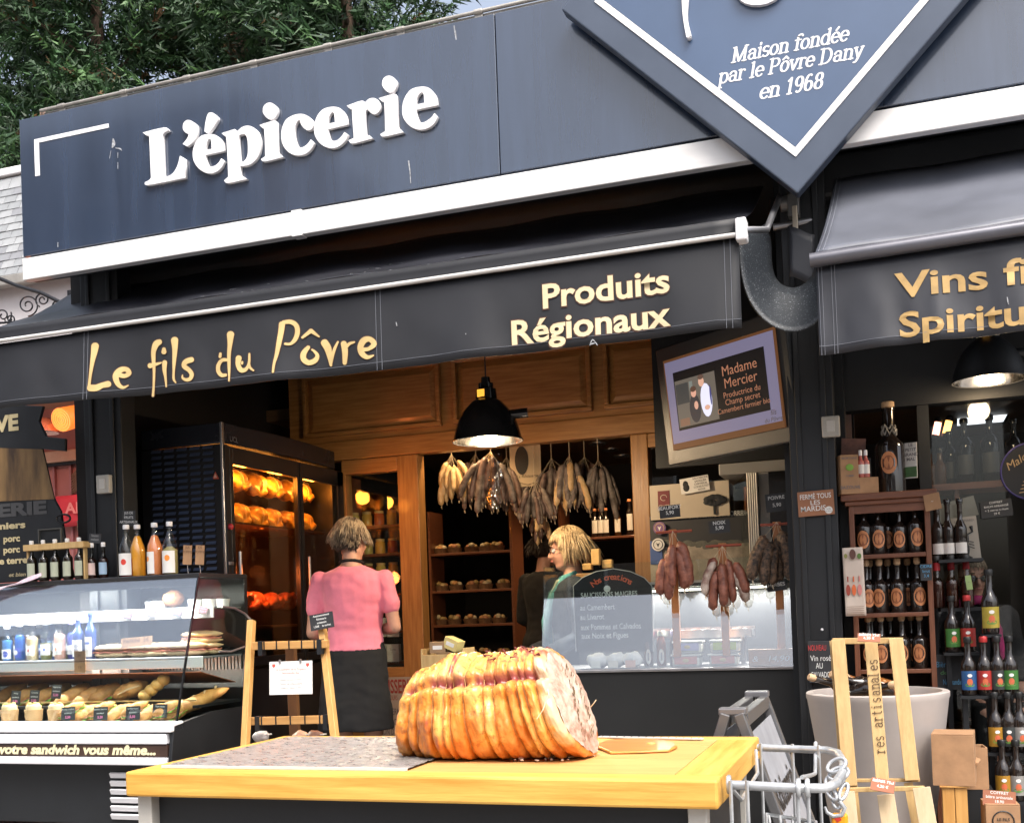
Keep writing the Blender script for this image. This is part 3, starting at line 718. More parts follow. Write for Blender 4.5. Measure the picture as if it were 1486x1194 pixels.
# ================================================================ trees behind the roof
m_bark = mat('bark', (.10, .065, .045), .9, 0, .3, 8, (3, 3, .6), .5, 12)
m_leafs = [mat('needle_dark', (.020, .050, .018), .6, 0, .35, 1.6), mat('needle_mid', (.034, .088, .028), .6, 0, .35, 1.6), mat('needle_light', (.065, .14, .042), .6, 0, .3, 2), mat('needle_dry', (.12, .06, .02), .7, 0, .3, 2)]
def spray(g, p, d, L, rng, m):
    d = d.normalized(); a = d.orthogonal().normalized(); a.rotate(Matrix.Rotation(rng.uniform(0, 6.28), 3, d)); b = d.cross(a)
    for i in range(8):
        t = (i+rng.random())/8
        for s in (-1, 1):
            base = p+d*(L*t); q = (d*rng.uniform(.5, 1.1)+a*s*rng.uniform(.35, .9)+b*rng.uniform(-.6, .6)-Vector((0, 0, rng.uniform(.05, .45)))).normalized()
            ll = L*(.50-.30*t)*rng.uniform(.45, 1.35); w = (b*rng.uniform(-1, 1)+a*.5).normalized()*(L*.048)
            k = len(g.v); g.v += [base-w, base+w, base+q*ll]; g.f.append([k, k+1, k+2]); g.m.append(m)
def conifer(name, label, loc, h, rad, seed, lo=2.0, n=1500):
    rng = random.Random(seed); loc = Vector(loc)
    t = thing(name, label, 'tree', loc, group='conifers behind the shop roof')
    g = G(); lean = Vector((rng.uniform(-.03, .03), rng.uniform(-.03, .03), 0))
    g.tube([loc+lean*z+Vector((0, 0, z)) for z in (0, h*.3, h*.6, h*.95)], [.24, .18, .12, .03], 10)
    limbs = []
    for i in range(46):
        z = lo+(h-lo)*(i+.5)/46; th = i*2.4+rng.uniform(-.3, .3); r = rad*(1-((z-lo)/(h-lo))**1.7)*rng.uniform(.7, 1.1)+.25
        a = loc+lean*z+Vector((0, 0, z)); e = a+Vector((math.cos(th)*r, math.sin(th)*r, .25*r+rng.uniform(-.2, .25)))
        md = a.lerp(e, .55)+Vector((0, 0, -.08*r)); g.tube([a, md, e], [.035, .022, .008], 5, False); limbs.append((a, md, e, r))
    g.build('trunk', m_bark, t, smooth=60)
    g = G()
    for i in range(int(n*1.5)):
        a, md, e, r = limbs[rng.randrange(46)]; u = rng.random()**.6
        p = (a.lerp(md, u*2) if u < .5 else md.lerp(e, u*2-1))+Vector((rng.gauss(0, .22), rng.gauss(0, .22), rng.gauss(0, .20)))
        out = (p-(loc+Vector((0, 0, p.z)))); out.z = .1; d = out.normalized()+Vector((rng.gauss(0, .5), rng.gauss(0, .5), rng.gauss(.1, .4)))
        q = rng.random(); m = 3 if q < .03 else 0 if (q < .45) else 1 if q < .82 else 2
        spray(g, p, d, rng.uniform(.24, .54), rng, m)
    g.build('crown', m_leafs, t)
for i, (x, y, h, r_, lab, n) in enumerate((
    (-12.6, 13.2, 13, 2.1, 'dark feathery conifer rising over the slate-roofed house', 3600),
    (-10.0, 12.4, 12.5, 1.9, 'green feathery conifer behind the corner-lined end of the fascia', 3800),
    (-7.9, 12.8, 13, 1.9, 'broad conifer with dry brown twigs behind the raised shop letters', 3800),
    (-5.9, 12.2, 11, 1.7, 'lighter green conifer behind the plain middle of the fascia', 3200),
    (-9.2, 15.4, 14, 2.3, 'tall dark conifer standing behind the front row of conifers', 2600))):
    conifer('conifer_tree', lab, (x, y, 0), h, r_, 11+i, 3.0, n)

# ================================================================ slate-roofed neighbour
YN = 9.0
nb = thing('neighbour_house', 'pale house with a grey slate roof just past the fascia end', 'house', P(10, 700, YN).xy.to_3d())
rt, rb = P(16, 254, 9.5), P(16, 398, 9.0)
m_slt = [mat('roof_slate%d' % i, c, .55, 0, .12, 6) for i, c in enumerate(((.22, .23, .24), (.27, .28, .29), (.19, .195, .21)))]
nX0, nX1 = rb.x-2.2, rb.x+1.3
sl = Vector((0, rt.y-rb.y, rt.z-rb.z)); sn = Vector((1, 0, 0)).cross(sl).normalized(); su = sl.normalized()
g = G(); g.quad(Vector((nX0, rb.y+.02, rb.z)), Vector((nX1, rb.y+.02, rb.z)), Vector((nX1, rt.y+.02, rt.z)), Vector((nX0, rt.y+.02, rt.z)))
roof = g.build('roof', m_slt[2], nb, solid=.02)
tile = G(); tile.box((0, 0, 0), (.155, .007, .165)); tm = []
for k in range(3):
    me = tile.build('slate', m_slt[k]); tm.append(me.data); bpy.data.objects.remove(me)
rows = int(sl.length/.098)
R3 = Matrix((Vector((1, 0, 0)), -sn, su)).transposed().to_4x4()
ninv = MWORLD[nb].inverted()
for r_ in range(rows):
    for k in range(11):
        x = rb.x-.62+k*.16+(.08 if r_ % 2 else 0)
        o = link('slate', tm[rnd.randrange(3)], roof); c = Vector((x, rb.y, rb.z))+su*(r_*.098+.06)+sn*(.012+rnd.uniform(0, .004))
        o.matrix_local = ninv @ (Matrix.Translation(c) @ R3 @ Matrix.Rotation(R(-4)+rnd.uniform(-.01, .01), 4, 'X') @ Matrix.Rotation(rnd.uniform(-.02, .02), 4, 'Y'))
g = G(); g.b2(nX0, nX1, rt.y-.06, rt.y+.1, rt.z-.02, rt.z+.06); g.build('ridge_flashing', m_white, nb, bevel=.01)
g = G(); g.b2(nX0+.1, nX1-.1, rb.y+.12, rb.y+3, 0, rb.z); g.build('wall', mat('pale_render', (.55, .53, .54), .8, 0, .06, 3), nb)
g = G(); g.b2(nX0, nX1, rb.y-.05, rb.y+.06, rb.z-.12, rb.z-.02); g.build('eaves_gutter', m_zinc, nb, bevel=.01)

# ================================================================ wrought-iron scroll bracket at the shop's far end
ws = thing('iron_scroll_bracket', 'black wrought-iron scroll bracket past the far end of the awning', 'bracket', P(40, 455, 6.2))
m_iron = mat('wrought_iron', (.015, .015, .018), .4, .3)
def scroll(cx, cy, r, turns, a0, sgn=1, Y=6.2):
    pts = []
    for i in range(40):
        t = i/39; a = a0+sgn*turns*2*math.pi*t; q = r*(1-.82*t); pts.append(P(cx+q*math.cos(a), cy+q*math.sin(a), Y))
    return pts
for i, (cx, cy, r, tu, a0, sg) in enumerate(((40, 443, 16, 1.8, 1.5, -1), (62, 435, 11, 1.7, 2.0, 1), (4, 458, 13, 1.7, -.4, 1), (15, 463, 8, 1.5, 3, -1), (83, 443, 8, 1.6, 1.0, 1))):
    g = G(); g.tube(scroll(cx, cy, r, tu, a0, sg), .0055, 6); g.build('scroll', m_iron, ws, smooth=60)
g = G(); g.tube([P(-30, 392, 6.2), P(25, 415, 6.2), P(60, 425, 6.2), P(100, 445, 6.2)], .014, 8); g.build('arm', m_iron, ws, smooth=60)
g = G(); g.tube([P(-20, 470, 6.2), P(40, 466, 6.2), P(104, 452, 6.2)], .008, 8); g.build('lower_rail', m_iron, ws, smooth=60)
g = G(); g.box(P(104, 448, 6.25), (.03, .05, .25)); g.build('wall_plate', m_iron, ws, bevel=.004)

# ================================================================ neighbour stall beyond the left pillar
YS = 7.6
st = thing('neighbour_stall', 'warm pink-lit market stall seen beyond the menu board', 'market stall', P(60, 1000, YS).xy.to_3d())
xs0, xs1 = P(-40, 700, YS).x, P(150, 700, YS).x
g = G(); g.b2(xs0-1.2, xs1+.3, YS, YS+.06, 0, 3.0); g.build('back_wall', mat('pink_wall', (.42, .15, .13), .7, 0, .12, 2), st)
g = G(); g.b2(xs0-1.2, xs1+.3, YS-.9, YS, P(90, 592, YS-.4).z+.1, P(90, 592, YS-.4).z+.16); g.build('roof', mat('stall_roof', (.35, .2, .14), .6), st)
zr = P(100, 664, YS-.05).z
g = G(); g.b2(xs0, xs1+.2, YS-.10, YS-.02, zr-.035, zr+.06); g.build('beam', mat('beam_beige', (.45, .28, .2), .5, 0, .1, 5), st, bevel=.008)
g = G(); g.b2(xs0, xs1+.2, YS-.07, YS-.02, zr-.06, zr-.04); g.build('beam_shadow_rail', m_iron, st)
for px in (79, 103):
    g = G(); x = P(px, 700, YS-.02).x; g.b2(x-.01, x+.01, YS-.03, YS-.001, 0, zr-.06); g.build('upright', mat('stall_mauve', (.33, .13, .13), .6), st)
bn = thing('red_banner', 'red cloth banner with pale capitals hanging at the pink stall', 'banner', P(105, 760, YS-.08))
a, b = P(81, 720, YS-.08), P(150, 760, YS-.08)
g = G(); g.grid(lambda u, v: Vector((a.x+(b.x-a.x)*u, YS-.08+.012*math.sin(u*7), b.z+(a.z-b.z)*v)), 10, 4); g.build('cloth', mat('banner_red', (.62, .035, .05), .7, 0, .08, 4), bn, smooth=180, solid=.003)
px_text('AIS', (94, 745), (125, 743), 15, YS-.1, mat('banner_print', (.75, .22, .2), .7), bn, .03)
pm = thing('palm_poster', 'brown palm leaf poster on the pink stall wall', 'poster', P(114, 695, YS-.01))
g = G()
for i in range(8):
    q = i/7; ribbon(g, [(104, 716-q*26, 1.5), (116, 706-q*28, 2.4), (126, 690-q*22, 1)], lambda x, y, k: P(x, y, YS-.03-.001*k), i % 4)
g.build('leaf', mat('palm_brown', (.16, .085, .045), .7), pm, solid=.003)
sp = thing('stall_spotlight', 'glowing orange drum spotlight hung in the neighbouring stall', 'spotlight', P(105, 608, YS-.45))
ca = P(89, 609, YS-.55); cb = P(122, 601, YS-.30); ax = (cb-ca).normalized()
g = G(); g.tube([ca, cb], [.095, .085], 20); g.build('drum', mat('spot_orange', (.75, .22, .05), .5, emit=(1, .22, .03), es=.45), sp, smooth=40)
g = G(); ra = []
for i, rr_ in enumerate((.088, .068, .048, .028, .012)):
    o1 = ax.orthogonal().normalized(); o2 = ax.cross(o1)
    g.tube([ca-ax*.006+o1*(rr_*math.cos(t*.3142))+o2*(rr_*math.sin(t*.3142)) for t in range(20)], .004, 4, closed=True)
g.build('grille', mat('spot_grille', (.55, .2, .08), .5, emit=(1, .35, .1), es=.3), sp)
g = G(); g.cyl(cb, cb+Vector((0, 0, .35)), .01); g.build('stem', m_iron, sp)
L = bpy.data.lights.new('spot_glow', 'POINT'); L.energy = 3.5; L.color = (1, .38, .16); L.shadow_soft_size = .08
lo = bpy.data.objects.new('bulb_light', L); C.objects.link(lo); lo.parent = sp; lo.location = MWORLD[sp].inverted() @ (ca-ax*.15+Vector((0, -.1, 0)))
sc_ = thing('steel_dome', 'shiny pink-lit metal dome edge under the stall spotlight', 'fitting', P(66, 620, YS-.5))
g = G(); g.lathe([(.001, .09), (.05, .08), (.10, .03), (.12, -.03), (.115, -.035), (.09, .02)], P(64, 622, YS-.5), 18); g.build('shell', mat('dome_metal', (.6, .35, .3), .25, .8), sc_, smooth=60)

# ================================================================ menu board (cut-out black panel)
YM = 4.93
mb = thing('menu_board', 'black cut-out menu board with gold lettering and a painted panel', 'menu board', P(40, 840, YM))
out = [(-60, 585), (66, 590), (60, 612), (70, 634), (98, 637), (98, 655), (64, 652), (80, 722), (91, 742), (98, 790), (110, 838), (-60, 850)]
o0 = P(0, 700, YM)
pts = [(P(x, y, YM).x-o0.x, P(x, y, YM).z-o0.z) for x, y in out]
g = G(); g.prism(pts, o0, (1, 0, 0), (0, 0, 1), .02); g.build('board', m_black, mb, bevel=.003)
YMf = YM-.021
pic = [(-60, 648), (62, 652), (79, 724), (-60, 730)]
g = G(); g.prism([(P(x, y, YMf).x-o0.x, P(x, y, YMf).z-o0.z) for x, y in pic], Vector((o0.x, YMf, o0.z)), (1, 0, 0), (0, 0, 1), .003)
g.build('painted_panel', mat('painted_panel', (.085, .045, .022), .6, 0, .5, 9, (1, 1, .2), col2=(.22, .13, .05), rot=(0, R(20), 0)), mb)
m_mgold = mat('menu_gold', (.50, .42, .24), .6, 0, .1, 9)
px_text('VE', (-8, 625), (27, 624), 21, YMf-.002, m_mgold, mb, .05)
px_text('TISSERIE', (-70, 750), (68, 749), 17, YMf-.002, mat('menu_dim', (.06, .06, .062), .5), mb, .05)
for s, x0, x1, y in (('fermiers', -28, 37, 768), ('porc', 5, 29, 786), ('porc', 5, 29, 802), ('de terre', -8, 40, 818)):
    px_text(s, (x0, y), (x1, y-1), 9, YMf-.002, m_mgold, mb, .04)
px_text('et bien plus', (13, 836), (55, 835), 5.5, YMf-.002, mat('menu_gold_dim', (.3, .25, .15), .6), mb, .03, shear=.2)
g = G(); g.tube([P(92+10*math.cos(t*.35), 752+6*math.sin(t*.35), YMf-.02) for t in range(18)], .006, 6, closed=True); g.build('hook_ring', m_iron, mb, smooth=60)
g = G()
a, b = P(57, 768, YMf), P(91, 790, YMf)
for (x0, x1, z0, z1) in ((a.x, b.x, a.z-.006, a.z), (a.x, a.x+.006, b.z, a.z-.006), (b.x-.006, b.x, b.z, a.z-.006)): g.b2(x0, x1, YMf-.012, YMf, z0, z1)
g.build('card_holder', mat('holder_grey', (.12, .12, .11), .4, .4), mb)
cl = thing('clamp_box', 'small beige box clipped beside the menu board', 'box', P(121, 765, 5.3))
g = G(); g.box(P(121, 764, 5.4), (.05, .05, .055)); g.build('body', mat('clamp_beige', (.5, .38, .24), .6), cl, bevel=.004)
g = G(); g.box(P(121, 757, 5.4), (.054, .054, .012)); g.build('lid', mat('clamp_beige2', (.42, .30, .19), .6), cl, bevel=.003)

# ================================================================ houses on the far side of the street, seen only in reflections
def house(x, y, w, d, h, wallc, label):
    t = thing('street_house', label, 'house', (x, y, 0))
    mw_ = mat('render_%s' % int(x*10), wallc, .8, 0, .1, .8)
    g = G(); g.b2(x-w/2, x+w/2, y-d, y, 0, h); g.build('wall', mw_, t)
    g = G(); g.prism([(-d/2-.3, 0), (d/2+.3, 0), (0, d*.45)], (x-w/2-.2, y-d/2, h), (0, 1, 0), (0, 0, 1), -(w+.4)); g.build('roof', mat('far_slate', (.10, .105, .12), .6, 0, .2, 3), t)
    for fl_ in range(int(h/2.8)):
        for k in range(int(w/2.2)):
            cx = x-w/2+1.1+k*2.2; z = .9+fl_*2.8
            g = G(); g.b2(cx-.5, cx+.5, y-.02, y+.03, z, z+1.5); wi = g.build('window', m_white, t)
            g = G(); g.b2(cx-.42, cx+.42, y+.031, y+.04, z+.08, z+1.42); g.build('pane', m_blackg, wi)
house(-19.5, -11, 14, 8, 12.5, (.16, .13, .11), 'tall brown brick house added across the street to darken the fascia reflection')  # unseen; height and place shaped to darken the fascia's left-hand reflections
house(-3.5, -15, 9, 7, 5.6, (.36, .30, .26), 'brown rendered house across the street from the shop')
house(8, -14, 10, 7, 6.0, (.50, .48, .44), 'pale rendered house across the street from the shop')
# ================================================================ shared makers
ORD = ['first', 'second', 'third', 'fourth', 'fifth', 'sixth', 'seventh', 'eighth', 'ninth', 'tenth']
def blob_mesh(g, voxel=.008, smooth_it=6):
    me = bpy.data.meshes.new('blob'); me.from_pydata([tuple(p) for p in g.v], [], g.f); me.update()
    o = bpy.data.objects.new('blob', me); sc = bpy.data.scenes.new('blob_work'); sc.collection.objects.link(o)
    md = o.modifiers.new('r', 'REMESH'); md.mode = 'VOXEL'; md.voxel_size = voxel
    if smooth_it: ms = o.modifiers.new('s', 'SMOOTH'); ms.iterations = smooth_it; ms.factor = .5
    vl = sc.view_layers[0]; vl.update(); dg = vl.depsgraph
    out = bpy.data.meshes.new_from_object(o.evaluated_get(dg)); bpy.data.objects.remove(o); bpy.data.meshes.remove(me); bpy.data.scenes.remove(sc)
    out.polygons.foreach_set('use_smooth', [True]*len(out.polygons)); return out
def part_mesh(name, me, mt, parent, local=True):
    me.materials.clear()
    for k in (mt if isinstance(mt, (list, tuple)) else [mt]): me.materials.append(k)
    me.name = name
    if not local:
        inv = MWORLD[parent].inverted(); me.transform(inv)
    return link(name, me, parent)
def capsule(g, pts, rs, n=10):
    g.tube(pts, rs, n); g.sph(pts[0], rs[0], n, 6); g.sph(pts[-1], rs[-1], n, 6)
def wrap_patch(g, r, z0, z1, half, n=10, m=0, oval=False):
    if oval:
        zc, hz = (z0+z1)/2, (z1-z0)/2; ring = []
        for k in range(20):
            t = 2*math.pi*k/20; a = -math.pi/2+half*math.cos(t); ring.append(Vector((r*math.cos(a), r*math.sin(a), zc+hz*math.sin(t))))
        c = Vector((0, -r-.0004, zc)); g.add([c]+ring, [(0, 1+k, 1+(k+1) % 20) for k in range(20)], m)
    else:
        g.grid(lambda u, v: Vector((r*math.cos(-math.pi/2+half*(2*u-1)), r*math.sin(-math.pi/2+half*(2*u-1)), z0+(z1-z0)*v)), n, 1, m)
def bottle(name, label, group, h, r, gm, cap_m, lab_m=None, lab=(.2, .5), neck=.28, rn=.013, liquid=None, fill=.7, shoulder=.14, oval=False, half=1.0, mark=None, cork=False, cat='bottle', swing=False):
    t = thing(name, label, cat, (0, 0, 0), group=group)
    hn = h*(1-neck); hs = hn-h*shoulder
    prof = [(.001, .003), (r*.85, 0), (r, .006), (r, hs), (r*.93, hs+(hn-hs)*.35), (rn*1.5, hn-.005), (rn, hn+.01), (rn, h*.97), (rn*1.12, h*.975), (rn*1.12, h)]
    g = G(); g.lathe(prof, n=16); g.build('glass', gm, t, smooth=50)
    if liquid:
        g = G(); zf = h*fill; pr = [(.001, .006), (r*.82, .005), (r*.93, .012)]
        for (rr_, zz) in prof[3:]:
            if zz < zf: pr.append((rr_*.93, zz))
        pr.append((pr[-1][0] if zf < hs else rn*.9, zf)); pr.append((.001, zf)); g.lathe(pr, n=14); g.build('liquid', liquid, t, smooth=50)
    g = G()
    if cork: g.lathe([(rn*.85, h-.004), (rn*.85, h+.004), (rn*1.15, h+.005), (rn*1.15, h+.026), (rn*.9, h+.03)], n=12)
    else: g.lathe([(rn*1.25, h-.018), (rn*1.3, h-.016), (rn*1.3, h+.002), (rn*1.1, h+.006)], n=14)
    g.build('cork' if cork else 'cap', cap_m, t, smooth=40)
    if lab_m:
        g = G(); wrap_patch(g, r+.0008, h*lab[0], h*lab[1], half, oval=oval); lo_ = g.build('label', lab_m, t, smooth=180)
        if mark:
            mz = (lab[0]+lab[1])/2*h
            for (mm, dz, hz, ha, ov) in mark:
                g = G(); wrap_patch(g, r+.0014, mz+dz-hz, mz+dz+hz, ha, oval=ov); g.build('label_print', mm, lo_, smooth=180)
    return Stamp(t)
def sign_card(name, label, cat, c, w, h, mt, tilt=0, rz=0, lean=0, lines=(), tm=None, cap=None, group=None, thick=.003, bold=.0):
    # upright little card centred at c; text lines laid on its face
    c = Vector(c); t = thing(name, label, cat, c, rot=(lean, tilt, rz), group=group)
    M = MWORLD[t]; g = G(); g.box((0, 0, 0), (w, thick, h)); g.build('card', mt, t, local=True)
    if lines:
        n = len(lines); cp = cap or h/(n*1.9)
        for i, s in enumerate(lines):
            if not s: continue
            z = h/2-(i+.8)*h/(n+.5)
            o = M @ Vector((0, -thick/2, z)); text(s, o, M.to_3x3() @ Vector((1, 0, 0)), M.to_3x3() @ Vector((0, 0, 1)), cp, tm or m_chalk, t, lift=.0008, align='CENTER', bold=bold)
    return t
def add_light(parent, kind, p, energy, col, size=.05, rot=None, spot=None):
    L = bpy.data.lights.new('lamp_light', kind); L.energy = energy; L.color = col
    if kind == 'AREA': L.shape = 'RECTANGLE'; L.size = size; L.size_y = .012
    else: L.shadow_soft_size = size
    if spot: L.spot_size = spot; L.spot_blend = .6
    o = bpy.data.objects.new('bulb_light', L); C.objects.link(o); o.parent = parent; o.location = MWORLD[parent].inverted() @ Vector(p)
    if rot: o.rotation_euler = rot
    return o

# ================================================================ rotisserie oven
OX1 = P(325, 700, 5.30).x; OX0 = P(206, 700, 5.30).x; OY0, OY1 = 5.30, 6.62; OZ = P(325, 612, 5.30).z
ov = thing('rotisserie_oven', 'tall black rotisserie oven with glowing chickens behind glass doors', 'oven', ((OX0+OX1)/2, (OY0+OY1)/2, 0))
m_oven = mat('oven_enamel', (.016, .016, .018), .3, .2, .15, 4)
m_ovin = mat('oven_inside', (.10, .045, .02), .35, .4, .3, 5)
T = .05
zd0, zd1 = PX(420, 960, OX1).z, PX(345, 676, OX1).z       # opening
for nm, bx in (('side_panel', (OX0, OX1, OY0, OY0+T, .08, OZ-.12)), ('side_panel', (OX0, OX1, OY1-T, OY1, .08, OZ-.12)), ('rear_panel', (OX0, OX0+T, OY0+T, OY1-T, .08, OZ-.12)),
               ('base', (OX0+T, OX1-.02, OY0+T, OY1-T, .08, zd0-.02))):
    g = G(); g.b2(*bx); g.build(nm, m_oven if nm != 'rear_panel' else m_ovin, ov, bevel=.004)
# curved header
g = G(); n = 12
def hd_(u, v): return Vector((OX1+.05*math.sin(math.pi*u), OY0+(OY1-OY0)*u, OZ-.13+v*.13))
poly = [(OX0-OX1, 0)]+[(.04*math.sin(math.pi*i/n), (OY1-OY0)*i/n) for i in range(n+1)]+[(OX0-OX1, OY1-OY0)]
poly[0] = (OX0-OX1, 0); g2 = [Vector((OX1+x, OY0+y, 0)) for x, y in poly]
b = len(g.v); N = len(g2)
g.v += [p+Vector((0, 0, OZ-.115)) for p in g2]+[p+Vector((0, 0, OZ)) for p in g2]
g.f.append([i for i in range(N)][::-1]); g.f.append([N+i for i in range(N)])
for i in range(N): j = (i+1) % N; g.f.append([i, j, N+j, N+i])
g.m += [0]*(N+2); g.build('header', mat('oven_header', (.020, .022, .030), .25, .3, .1, 4), ov, bevel=.006)
g = G(); g.b2(OX1-.012, OX1+.004, OY0-.012, OY0+.012, .08, OZ); g.build('corner_trim', m_steel, ov, bevel=.003)
lx0, lx1 = P(218, 650, OY0).x, P(312, 650, OY0).x
g = G()
zl0, zl1 = P(265, 800, OY0).z-.12, P(265, 652, OY0).z
for c_ in range(5):
    for r_ in range(22):
        x = lx0+(lx1-lx0)*(c_+.5)/5; z = zl1-r_*.036
        g.box((x, OY0-.006, z), (.064, .004, .020), Matrix.Rotation(R(-32), 3, 'X'))
lv = g.build('louvre', mat('louvre_blue_highlight', (.075, .10, .17), .35, .2, .1, 9), ov); lv['kind'] = 'stuff'  # blue highlights on the slats are put into the base colour
g = G()
a = P(313, 690, OY0-.004); g.prism([(-.022, -.02), (.022, -.02), (0, .022)], a, (1, 0, 0), (0, 0, 1), .003); wg = g.build('warning_triangle', mat('warn_red', (.55, .10, .06), .5), ov)
g = G(); g.prism([(-.011, -.012), (.011, -.012), (0, .011)], a+Vector((0, -.0035, 0)), (1, 0, 0), (0, 0, 1), .001); g.build('warning_print', mat('warn_pale', (.75, .45, .35), .5), wg)
a = PX(337, 636, OX1+.006); text('UCL', PX(333, 640, OX1+.02), (0, 1, 0), (0, 0, 1), .03, mat('logo_grey', (.12, .12, .14), .4), ov)
# door frames and panes on the +X side
def oy(px, py=720): return PX(px, py, OX1).y
ys = [OY0+.04, oy(432), oy(503)]
for y0, y1 in ((ys[0], ys[1]), (ys[1]+.012, ys[2])):
    g = G(); w = .035
    for bx in ((OX1-.02, OX1+.015, y0, y0+w, zd0, zd1+.10), (OX1-.02, OX1+.015, y1-w*.6, y1, zd0, zd1+.10), (OX1-.02, OX1+.015, y0+w, y1-w*.6, zd1, zd1+.10), (OX1-.02, OX1+.015, y0+w, y1-w*.6, zd0, zd0+.05)):
        g.b2(*bx)
    d = g.build('door', m_oven, ov, bevel=.003)
    g = G(); g.b2(OX1-.004, OX1+.002, y0+w, y1-w*.6, zd0+.05, zd1); g.build('pane', glass('oven_pane', (.95, .86, .72), .5), d)
    g = G(); g.tube([(OX1+.05, y0+.02, 1.2), (OX1+.05, y0+.02, 1.5)], .01, 8); g.build('handle', m_steel, d, smooth=60)
g = G(); g.b2(OX1-.02, OX1+.015, ys[2], OY1, .1, zd1+.1); g.build('control_panel', m_oven, ov, bevel=.003)
g = G(); g.b2(OX1-.02, OX1+.012, OY0, OY0+.04, .1, zd1+.10); g.build('door_post', m_oven, ov)
for py, c_ in ((645+68, (.35, .03, .03)),):
    pass
zk = PX(345, 766, OX1).z
g = G(); g.sph((OX1+.02, OY0+.02, zk), .018); g.build('knob', mat('knob_red', (.35, .02, .03), .3), ov, smooth=180)
g = G(); g.box((OX1+.017, OY0+.02, PX(342, 818, OX1).z), (.008, .05, .02)); g.build('handle', m_steel, ov, bevel=.003)
# drip trays and spits
for z in (PX(390, 764, OX1-.15).z, PX(390, 905, OX1-.15).z):
    g = G(); g.b2(OX0+.08, OX1-.05, OY0+.08, OY1-.08, z-.02, z-.008); g.build('drip_tray', m_ovin, ov)
spz = [PX(392, 708, OX1-.17).z, PX(392, 753, OX1-.17).z, PX(415, 872, OX1-.17).z]
for z in spz:
    g = G(); g.cyl((OX1-.17, OY0+.05, z), (OX1-.17, OY1-.05, z), .007, n=8); g.build('spit', m_steel, ov, smooth=60)
for z in (zd1+.03,):
    g = G(); g.cyl((OX0+.10, OY0+.08, z), (OX0+.10, OY1-.08, z), .014, n=10); g.build('heating_tube', emis('heat_glow', (1, .36, .06), 3), ov, smooth=60)
for y in (OY0+.25, OY0+.65, OY0+1.05): add_light(ov, 'POINT', (OX1-.06, y, zd1-.03), 2.7, (1, .36, .055), .05)
add_light(ov, 'POINT', (OX1-.10, OY0+.5, spz[2]+.17), 3.0, (1, .25, .08), .05)
# chickens
g = G()
g.sph((0, 0, 0), (.075, .10, .072), 14, 10); g.sph((0, .05, .02), (.06, .06, .055), 12, 8)
for s in (-1, 1):
    capsule(g, [(s*.055, -.05, -.005), (s*.06, -.105, .02)], [.042, .026]); capsule(g, [(s*.06, -.105, .02), (s*.035, -.135, .035)], [.018, .014])
    capsule(g, [(s*.072, .05, .005), (s*.085, .0, -.01)], [.026, .02]); capsule(g, [(s*.085, .0, -.01), (s*.075, .05, -.03)], [.017, .012])
chm = blob_mesh(g, .008, 4)
m_chick = mat('roast_chicken_skin', (.50, .20, .035), .35, 0, .4, 14, bump=.25, bs=60, col2=(.78, .46, .10))
m_chick2 = mat('paprika_chicken_skin', (.42, .06, .015), .4, 0, .4, 14, bump=.25, bs=60, col2=(.6, .16, .05))
ct = thing('roast_chicken', 'golden roast chicken', 'chicken'); part_mesh('body', chm, m_chick, ct)
g = G(); g.tube([Vector((.078*math.cos(t), 0, .075*math.sin(t))) for t in [i*math.pi/8 for i in range(16)]], .003, 4, closed=True); g.build('twine', mat('twine', (.55, .42, .26), .8), ct, local=True)
cs = Stamp(ct)
for r_, (z, lab) in enumerate(((spz[0], 'golden roast chicken on the top spit of the rotisserie oven'), (spz[1], 'golden roast chicken on the second spit of the rotisserie oven'))):
    for k in range(6):
        y = OY0+.17+k*.195
        cs.place((OX1-.17+rnd.uniform(-.01, .01), y, z), 0, ORD[k]+' '+lab.replace(' on the', ' from the steel corner on the', 1).replace(' of the rotisserie oven', ''), 'chickens roasting in the oven', .90, (0, .6+rnd.uniform(-.25, .25), 0))
ct2 = thing('paprika_chicken', 'red spiced chicken', 'chicken'); part_mesh('body', chm.copy(), m_chick2, ct2)
cs2 = Stamp(ct2)
for k in range(5):
    cs2.place((OX1-.17, OY0+.22+k*.17, spz[2]), 0, ORD[k]+' dark red spiced chicken from the steel corner on the lowest spit', 'red chickens on the lowest spit', .8, (0, rnd.uniform(0, 6), 0))

# ================================================================ refrigerated display case on the left
CXs = P(256, 1047, 4.60).x; CY0 = 4.60; cz0 = P(256, 1046, CY0).z
tp = PX(288, 837, CXs); CYT, CZT = tp.y, tp.z
CXL = -5.6; CYB = 5.24
ca_ = thing('display_case', 'refrigerated sandwich display case with sloping glass and a lettered brown strip', 'display case', ((CXs+CXL)/2, 4.9, 0))
zs1_ = P(230, 884, 4.97).z; zs2_ = P(130, 957, 4.86).z
m_pvc = mat('case_white', (.74, .74, .77), .3, 0, .04, 3)
g = G(); g.b2(CXL, CXs+.02, CY0+.05, CYB, .1, cz0-.20); g.build('base', m_black, ca_, bevel=.006)
za_ = [P(200, y, CY0).z for y in (1047, 1061, 1063, 1078, 1079, 1096, 1097, 1108)]
for i, (a, b, mt, yy) in enumerate(((0, 1, m_pvc, .0), (2, 3, m_pvc, .004), (4, 5, mat('brown_strip', (.055, .030, .022), .3, 0, .3, 5), .012), (6, 7, m_pvc, .0))):
    g = G(); g.b2(CXL, CXs-.03*(i > 0), CY0-.05+yy, CY0+.06, za_[b], za_[a]); o = g.build(('bumper_rail', 'bumper_rail', 'lettered_strip', 'bumper_rail')[i], mt, ca_, bevel=.006 if i != 2 else .002)
    if i == 2:
        px_text('ez votre sandwich vous même...', (-22, 1096), (226, 1091), 13, CY0-.041, mat('strip_print', (.72, .66, .42), .5), o, .045, shear=.22)
